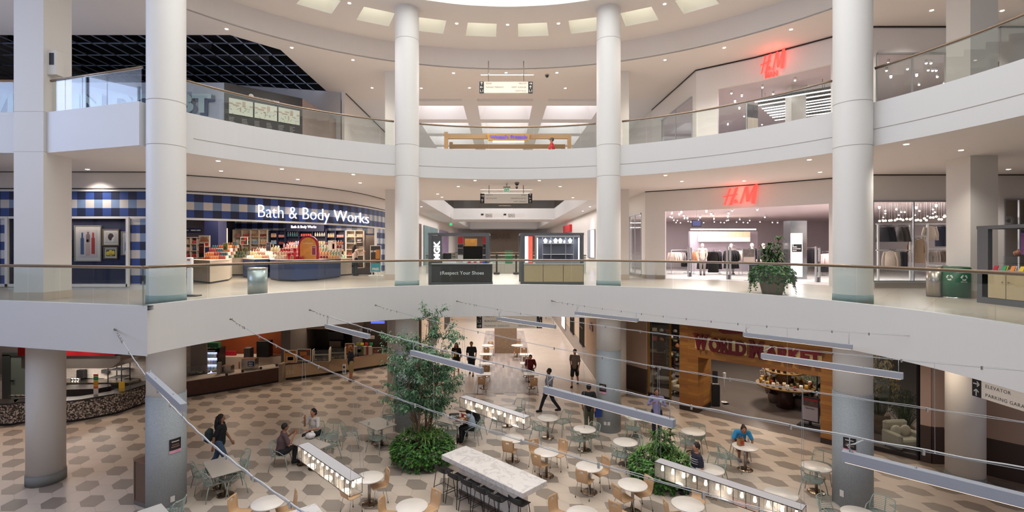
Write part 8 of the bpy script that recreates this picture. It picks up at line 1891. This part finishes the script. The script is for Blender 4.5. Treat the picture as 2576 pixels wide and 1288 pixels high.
def joints(k=1.0,lean=0,head=(0,0),walk=0,arms=None,sit=False,legs=None,hipz=None,side=0):
    """local frame: +Y is forward, person's right is +X. arms = ((elbow, wrist) right, left) relative to the shoulder"""
    J={};hz=(.50 if sit else .93)if hipz is None else hipz;J['pel']=Vector((0,0,hz));tl=.50
    sp=Vector((side*.1,sin(lean),cos(lean)));J['chest']=J['pel']+sp*tl*.62;J['neck']=J['pel']+sp*tl*1.08
    J['head']=J['neck']+Vector((head[0],sin(lean*.6+head[1]),cos(lean*.6+head[1]))).normalized()*.165
    for i,s in enumerate((1,-1)):
        J['sh%d'%i]=J['pel']+sp*tl*.98+Vector((s*.185,0,0));J['hip%d'%i]=J['pel']+Vector((s*.09,0,-.03))
        if arms:e,w=arms[i]
        else:
            sw=-walk*s;e,w=(s*.05,-.03+sw*.10,-.275),(s*.03,.03+sw*.20,-.52)
        J['el%d'%i]=J['sh%d'%i]+Vector(e);J['wr%d'%i]=J['sh%d'%i]+Vector(w)
        if legs:kn,an=legs[i];J['kn%d'%i]=Vector(kn);J['an%d'%i]=Vector(an)
        elif sit:J['kn%d'%i]=Vector((s*.11,.42,.50));J['an%d'%i]=Vector((s*.11,.40,.09))
        else:
            ph=walk*s;J['kn%d'%i]=Vector((s*.095,ph*.17+.03,.49));J['an%d'%i]=Vector((s*.09,ph*.34-(.06 if ph<0 else 0),.09+(.05 if ph<0 else 0)))
    return J
def person(label,loc,rz,J,k=1.0,skin='light',top='333333',sleeve='short',bottom=('trousers','2c3a55'),shoes='1c1c1e',hair=('short','2a1c16'),hat=None,held=None,group=None,name='person',cat='person',female=False,body_only=False,vox=.016):
    t=thing(name,label,cat,loc,rz,group);t.scale=(k,k,k)
    b=G();W_=.88 if female else 1.0
    chain(b,[J['pel'],J['pel'].lerp(J['chest'],.5),J['chest'],J['chest'].lerp(J['neck'],.7)],[.125,.115,.135*W_,.10*W_]);chain(b,[J['sh0'],J['chest'].lerp(J['neck'],.75),J['sh1']],[.062*W_,.075,.062*W_])
    for s in(-1,1):b.ball(J['pel']+Vector((s*.055,-.02,-.03)),(.085,.10,.10),10,8);b.ball(J['chest']+Vector((s*.05,.02,.04)),(.08,.08,.085),10,8)
    chain(b,[J['chest'].lerp(J['neck'],.8),J['neck']+Vector((0,0,.04)),J['head']+Vector((0,-.01,-.03))],[.06,.052,.055])
    hd=(J['head']-J['neck']).normalized();b.ball(J['head'],(.078,.095,.112),14,10);b.ball(J['head']+Vector((0,.035,-.065)),(.05,.05,.045),10,8);b.ball(J['head']+Vector((0,.098,-.012)),(.014,.022,.02),8,6)
    for s in(-1,1):b.ball(J['head']+Vector((s*.08,-.005,-.01)),(.012,.022,.032),8,6)
    for i in(0,1):
        chain(b,[J['sh%d'%i],J['sh%d'%i].lerp(J['el%d'%i],.5),J['el%d'%i],J['el%d'%i].lerp(J['wr%d'%i],.4),J['wr%d'%i]],[.052,.047,.038,.037,.026])
        dw=(J['wr%d'%i]-J['el%d'%i]).normalized();chain(b,[J['wr%d'%i],J['wr%d'%i]+dw*.055,J['wr%d'%i]+dw*.09],[.026,.034,.03])
        chain(b,[J['hip%d'%i],J['hip%d'%i].lerp(J['kn%d'%i],.5),J['kn%d'%i],J['kn%d'%i].lerp(J['an%d'%i],.35),J['an%d'%i]],[.092,.078,.056,.055,.036])
        b.ball(J['an%d'%i]+Vector((0,.06,-.045)),(.04,.11,.035),10,6)
    body=remesh(b,vox,None,'b')
    for i in(0,1):       # five fingers each
        s=1 if i==0 else-1;dw=(J['wr%d'%i]-J['el%d'%i]).normalized();sd=dw.cross(Vector((0,1,0)));
        if sd.length<.1:sd=Vector((1,0,0))
        sd.normalize();pn=sd.cross(dw);base=J['wr%d'%i]+dw*.10
        for f in range(4):o_=base+pn*(.027-.018*f);L_=(.06,.068,.064,.05)[f];body.tube([o_-dw*.02,o_+dw*L_*.5-sd*s*.006,o_+dw*L_*.9-sd*s*.022],[.0095,.009,.007],6)
        o_=J['wr%d'%i]+dw*.04+pn*.03;body.tube([o_,o_+dw*.03+pn*.018,o_+dw*.06+pn*.02],[.011,.010,.008],6)
    for s in(-1,1):body.ball(J['head']+Vector((s*.032,.086,.012)),(.011,.008,.006),8,5,1)
    body.ball(J['head']+Vector((0,.09,-.052)),(.022,.008,.006),8,5,2)
    body.build('body',[SKIN[skin],mat('eye_dark','1c1412',.3),mat('lips','8a4a44' if skin!='plastic' else 'ddd4cc',.5)],t)
    if body_only:return t
    def cloth(nm,c,ch,vx=.018):g=G();[chain(g,p,r)for p,r in ch];g=remesh(g,vx,None,'c',2);return g.build(nm,mat('wear_'+c,c,.85,noise=.06,nscale=10),t)
    if top:
        ch=[([J['pel']+Vector((0,0,.0)),J['pel'].lerp(J['chest'],.5),J['chest'],J['chest'].lerp(J['neck'],.62)],[.155,.15,.17*W_+.005,.12*W_]),([J['sh0']-Vector((.01,0,0)),J['chest'].lerp(J['neck'],.66),J['sh1']+Vector((.01,0,0))],[.073,.09,.073])]
        if sleeve!='none':
            for i in(0,1):
                e=J['sh%d'%i].lerp(J['el%d'%i],.75);ch.append(([J['sh%d'%i],e]if sleeve=='short' else[J['sh%d'%i],J['el%d'%i],J['el%d'%i].lerp(J['wr%d'%i],.85)],[.066,.063]if sleeve=='short' else[.064,.052,.042]))
        cloth('shirt',top,ch)
    kind,c=bottom;ch=[([J['hip0']+Vector((-.02,0,.05)),J['hip1']+Vector((.02,0,.05))],[.118,.118])]
    for i in(0,1):
        if kind=='shorts':e=J['hip%d'%i].lerp(J['kn%d'%i],.9);ch.append(([J['hip%d'%i],J['hip%d'%i].lerp(J['kn%d'%i],.5),e],[.108,.10,.092]))
        elif kind=='leggings':ch.append(([J['hip%d'%i],J['kn%d'%i],J['kn%d'%i].lerp(J['an%d'%i],.4)],[.10,.068,.062]))
        else:ch.append(([J['hip%d'%i],J['hip%d'%i].lerp(J['kn%d'%i],.5),J['kn%d'%i],J['an%d'%i]+Vector((0,0,.01))],[.107,.095,.075,.058]))
    cloth('shorts' if kind=='shorts' else 'trousers',c,ch)
    for i in(0,1):
        g=G();a=J['an%d'%i];z0=a.z-.088;g.ball((a.x,a.y+.055,z0+.04),(.048,.135,.042),12,7);g.ball((a.x,a.y-.02,z0+.055),(.042,.06,.055),10,6);g.box(a.x-.045,a.x+.045,a.y-.07,a.y+.17,z0,z0+.02);g.build('shoe',mat('shoe_'+shoes,shoes,.6),t)
    hk,hc=hair;hm_=mat('hair_'+hc,hc,.7,noise=.2,nscale=40);g=G();H_=J['head']
    g.ball(H_+Vector((0,-.018,.022)),(.088,.098,.105),14,9)
    if hk=='long':g.tube([H_+Vector((0,-.06,.04)),H_+Vector((0,-.09,-.08)),H_+Vector((0,-.11,-.24)),H_+Vector((0,-.12,-.38))],[.075,.085,.08,.04],10);[g.tube([H_+Vector((s*.07,-.01,.03)),H_+Vector((s*.085,-.01,-.1)),H_+Vector((s*.08,.0,-.22))],[.03,.035,.02],8)for s in(-1,1)]
    if hk=='bun':g.ball(H_+Vector((0,-.07,.10)),.05,10,8)
    if hk=='bob':g.tube([H_+Vector((0,-.05,.02)),H_+Vector((0,-.065,-.09))],[.09,.075],10)
    if hk=='curly':[g.ball(H_+Vector((.09*cos(j*1.7),-.03+.07*sin(j*1.7),-.14+.045*(j%6))),.055,8,6)for j in range(18)]
    g.build('hair',hm_,t)
    if hat:g=G();g.ball(H_+Vector((0,-.01,.05)),(.094,.105,.08),14,8);g.box(-.06+H_.x,.06+H_.x,H_.y+.05,H_.y+.16,H_.z+.035,H_.z+.048);g.build('cap',mat('hat_'+hat,hat,.8),t)
    return t
def stand_at(x,y,z=.006):p=P(x,y,z);return(p.x,p.y,z)
KH=1.06     # figures measure a little over 1.8 m against the tables
# heading angles: 0 = facing away from the viewer (+Y), pi = towards the viewer
t=person('woman in black top and jeans with a backpack walking left of centre',stand_at(553,1193),-pi/2+.25,joints(walk=.9,lean=.06),KH,'tan','17171b','short',('trousers','3f546c'),'2a2a2e',('long','1a1210'),female=True)
q=t.location;g=G();g.bevbox(-.15,.15,-.12,.06,-.2,.2,.05);g.bevbox(-.1,.1,-.16,-.1,-.15,.05,.02);bp_=one('backpack','dark patterned backpack carried by the walking woman','backpack',g,mat('backpack_teal','2c3a3c',.8,noise=.8,nscale=20),(q.x-.27,q.y-.05,1.22),-pi/2+.25)
sp_=P(706,1141,.45);t=person('seated man with short dark hair in a mauve shirt, seen from behind',(sp_.x,sp_.y,.004),-.95,joints(sit=True,lean=.2,arms=(((.10,.08,-.27),(-.02,.25,-.03)),((-.12,.06,-.27),(-.02,.27,-.08))),legs=(((.12,.42,.62),(.10,.36,.2)),((-.11,.42,.50),(-.11,.40,.09)))),KH,'tan','5a464a','short',('trousers','1f1d20'),'1c1c1e',('short','15100e'))
sp_=P(796,1092,.45);t=person('seated woman in a white top with dark hair, hand to her mouth',(sp_.x,sp_.y,.004),pi-.45,joints(sit=True,lean=.22,arms=(((.08,.14,-.24),(-.04,.24,.04)),((-.1,.1,-.27),(.0,.34,-.24)))),KH,'light','d4ccc6','short',('trousers','2c2a2c'),'1c1c1e',('bob','1c1412'),female=True)
t=person('man in navy shirt and khaki shorts at the pale ash counter',stand_at(882,959),-.9,joints(lean=.03,arms=(((.06,.04,-.27),(-.02,.28,-.28)),((-.06,.02,-.27),(.02,.28,-.30)))),KH,'light','1c2030','short',('shorts','a8966c'),'6a4a38',('curly','8a5f38'))
g=G();g.bevbox(-.035,.035,-.005,.005,0,.13,.002);q=t.location;one('phone','phone held by the man in khaki shorts','phone',g,BLACK,(q.x+.33,q.y+.18,1.25),.5)
t=person('long-haired woman in black printed shirt walking in the ground corridor',stand_at(1148,946),pi-.1,joints(walk=.35),KH*.98,'light','19181a','short',('shorts','17171a'),'a89c90',('long','1e1412'),female=True)
g=G();g.ball((0,0,0),(.11,.012,.07),12,6);g.ball((.02,0,-.12),(.08,.012,.05),12,6);g.ball((0,0,.12),(.06,.012,.03),10,6);g.build('shirt_print',mat('print_yellow','c9a02a',.7),t,(0,.185,1.22))
t=person('bearded man in dark grey shirt and navy shorts walking in the corridor',stand_at(1186,944),pi,joints(walk=-.35,head=(0,.25)),KH,'light','26292e','short',('shorts','191c2c'),'1c1c1e',('short','15100e'));g=G();H_=Vector((0,.06,1.60));g.ball((0,.065,1.555),(.05,.045,.04),10,6);g.build('beard',mat('hair_15100e','15100e'),t)
sp_=P(1189,1080,.45);t=person('girl in a pale blue sleeveless top eating at the table with food',(sp_.x,sp_.y,.004),pi/2-.15,joints(sit=True,lean=.25,arms=(((.06,.14,-.24),(.0,.34,-.2)),((-.06,.14,-.24),(.0,.34,-.2)))),KH*.95,'tan','9fb0c0','none',('trousers','1c1c20'),'18181a',('curly','1c1210'),female=True)
sp_=P(1199,1062,.45);t=person('long-haired diner in black beside the girl in pale blue',(sp_.x,sp_.y,.004),pi/2+.25,joints(sit=True,lean=.22,arms=(((.06,.14,-.24),(.0,.34,-.2)),((-.06,.14,-.24),(.0,.34,-.2)))),KH,'tan','1a181a','short',('trousers','1c1c20'),'18181a',('long','2a1814'))
t=person('man in a cap and grey-brown shirt walking at the right of the corridor',stand_at(1446,971),pi-.35,joints(walk=.8),KH,'light','6e6058','short',('shorts','17171a'),'1a1a1c',('short','2a1c16'),hat='3a2e28')
t=person('man in pale grey shirt and dark trousers striding left near the light bar',stand_at(1381,1036),pi/2+.25,joints(walk=1.0),KH,'dark','8a8f98','short',('trousers','1c1e26'),'1c1c1e',('short','120e0c'))
t=person('person in black shirt and olive trousers walking away past the column',stand_at(1481,1090),-.1,joints(walk=.3),KH,'light','18181c','short',('trousers','4a4a3a'),'1c1c1e',('short','120e0c'))
q=t.location;bag('blue carrier bag held by the person in olive trousers',(q.x+.36,q.y+.02,.62),.26,.08,.36,mat('bag_deep_blue','1c3a7c',.6),.2,name='carrier_bag')
sp_=P(1334,934,.45);t=person('man in dark red shirt seated at a corridor table looking down',(sp_.x,sp_.y-.02,.012),pi,joints(sit=True,lean=.2,head=(0,.45),arms=(((.08,.08,-.27),(.02,.28,-.3)),((-.08,.08,-.27),(-.02,.28,-.3)))),KH,'light','6a1c20','short',('shorts','3a342e'),'1c1c1e',('short','2a1c16'))
t=person('woman in a lavender shirt and jeans standing with a cup by the palm planter',stand_at(1652,1103),pi-.25,joints(head=(0,.35),arms=(((.10,.06,-.25),(-.06,.26,-.12)),((-.10,.06,-.25),(.08,.26,-.12)))),KH,'tan','8f8cb8','long',('trousers','1d2438'),'1c1c1e',('bob','2a1a14'),female=True)
q=t.location;g=G();g.lathe(0,0,[(0,0),(.03,0),(.04,.13),(0,.132)],12);one('drink_cup','pale blue cup held by the woman in lavender','cup',g,mat('cup_blue','a9c9d4',.4),(q.x+.07,q.y-.27,1.36))
sp_=P(1860,1112,.45);t=person('woman in a bright blue top bending over the table with the W bag',(sp_.x,sp_.y,.004),pi-.2,joints(sit=True,lean=.75,head=(0,.5),arms=(((.10,.08,-.22),(.04,.16,-.42)),((-.08,.1,-.22),(-.02,.2,-.36)))),KH,'tan','2f8fc8','short',('leggings','1a1a1e'),'8a7a80',('bun','2a1812'),female=True)
sp_=P(1757,1197,.45);t=person('short-haired person in a striped dark shirt beside the palm planter',(sp_.x,sp_.y,.004),pi/2+.1,joints(sit=True,lean=.1),KH,'light','2a2838','short',('trousers','1c1c20'),'1c1c1e',('short','1c1412'))
for zz in(.80,.86,.92):g=G();g.tube([(.172*cos(a/10*2*pi),.172*sin(a/10*2*pi)+(zz-.5)*.1,zz)for a in range(11)],.008,5);g.build('shirt_stripe',mat('stripe_white','c4c0c4',.8),t)
# upper floors
p=P(896,682,Z2);t=person('shopper in a pale top and dark jeans reaching to a bath shop shelf',(PD(893,0,26.3).x,26.3,Z2),-.7,joints(arms=(((.08,.12,-.2),(.02,.42,-.1)),((-.06,.1,-.24),(.02,.38,-.2)))),.95,'light','c4b0a4','long',('trousers','2a323c'),'1c1c1e',('long','1c1210'),female=True)
t=person('worker in red shirt and black cap beside the pretzel kiosk',(PD(1388,0,24.9).x,24.9,Z3),pi/2-.2,joints(walk=.2),1.0,'tan','b8262a','short',('trousers','2a2c30'),'1c1c1e',('short','1c1412'),hat='2c2a2c')
t=person('pedestrian with a tan bag at the top right edge of the third floor',(10.95,9.35,Z3),0.2,joints(walk=.3),.98,'tan','2a2c38','long',('trousers','8a98a0'),'1c1c1e',('long','2a1a14'),female=True)
g=G();g.bevbox(-.16,.16,-.07,.07,0,.3,.04);g.tube([(-.12,0,.28),(-.05,0,.6),(.05,0,.6),(.12,0,.28)],.008,6);one('shoulder_bag','tan shoulder bag of the pedestrian at the top right','bag',g,mat('bag_tan','a07a4c',.6),(10.62,9.15,Z3+.82),.3)
p=P(1912,690,Z2);t=person('dark-haired shopper behind the mannequins in the fashion entrance',(PD(1913,0,26.5).x,26.5,Z2+.008),pi/2,joints(),.93,'dark','1c1a1c','short',('trousers','1c1a1c'),'1c1c1e',('bob','140e0c'),female=True)
for i,(x,lb)in enumerate(((1050,'far diner in grey behind the walkway balustrade'),)):pass
# mannequins
for i,(x,Y,c,sl,rz_,lb)in enumerate(((1892,25.2,'1a181a','long',pi,'bald white mannequin in a long black coat dress'),(1921,25.6,'3a3436','long',pi+.2,'white mannequin in dark glasses and a dark jacket beside the plant'),(1767,26.6,'c9bcb0','long',pi-.3,'white mannequin in a pale scarf and top on the left of the fashion entrance'),(1840,27.5,'a89c98','long',pi,'white mannequin in a grey top under the chrome hoop'),(1756,26.0,'1c1a1e','long',pi,'low mannequin in a dark top on the leftmost rack'))):
    if i==4:continue
    t=person(lb,(PD(x,0,Y).x,Y,Z2+.008),rz_,joints(),.98,'plastic',c,sl,('trousers','1c1a1c' if i<2 else '8a807c'),'1a1a1c',('none','ddd4cc'),name='mannequin',cat='mannequin',female=True)
    if i==1:g=G();H_=Vector((0,.09,1.65));g.box(-.06,.06,.085,.10,1.645,1.675);g.build('sunglasses',BLACK,t)
# ------------------------------------------------------------ label check (prints only)
_seen={}
for o in COL.objects:
    if o.parent is None and 'label' in o:
        n=len(o['label'].split())
        if n>16 or n<4:print('LABELLEN',n,o.name,o['label'])
        _seen.setdefault(o['label'],[]).append(o)
for l,os_ in _seen.items():
    if len(os_)>1 and len({o.get('group')for o in os_})+(os_[0].get('group')is None)>1:print('LABELDUP',len(os_),l)
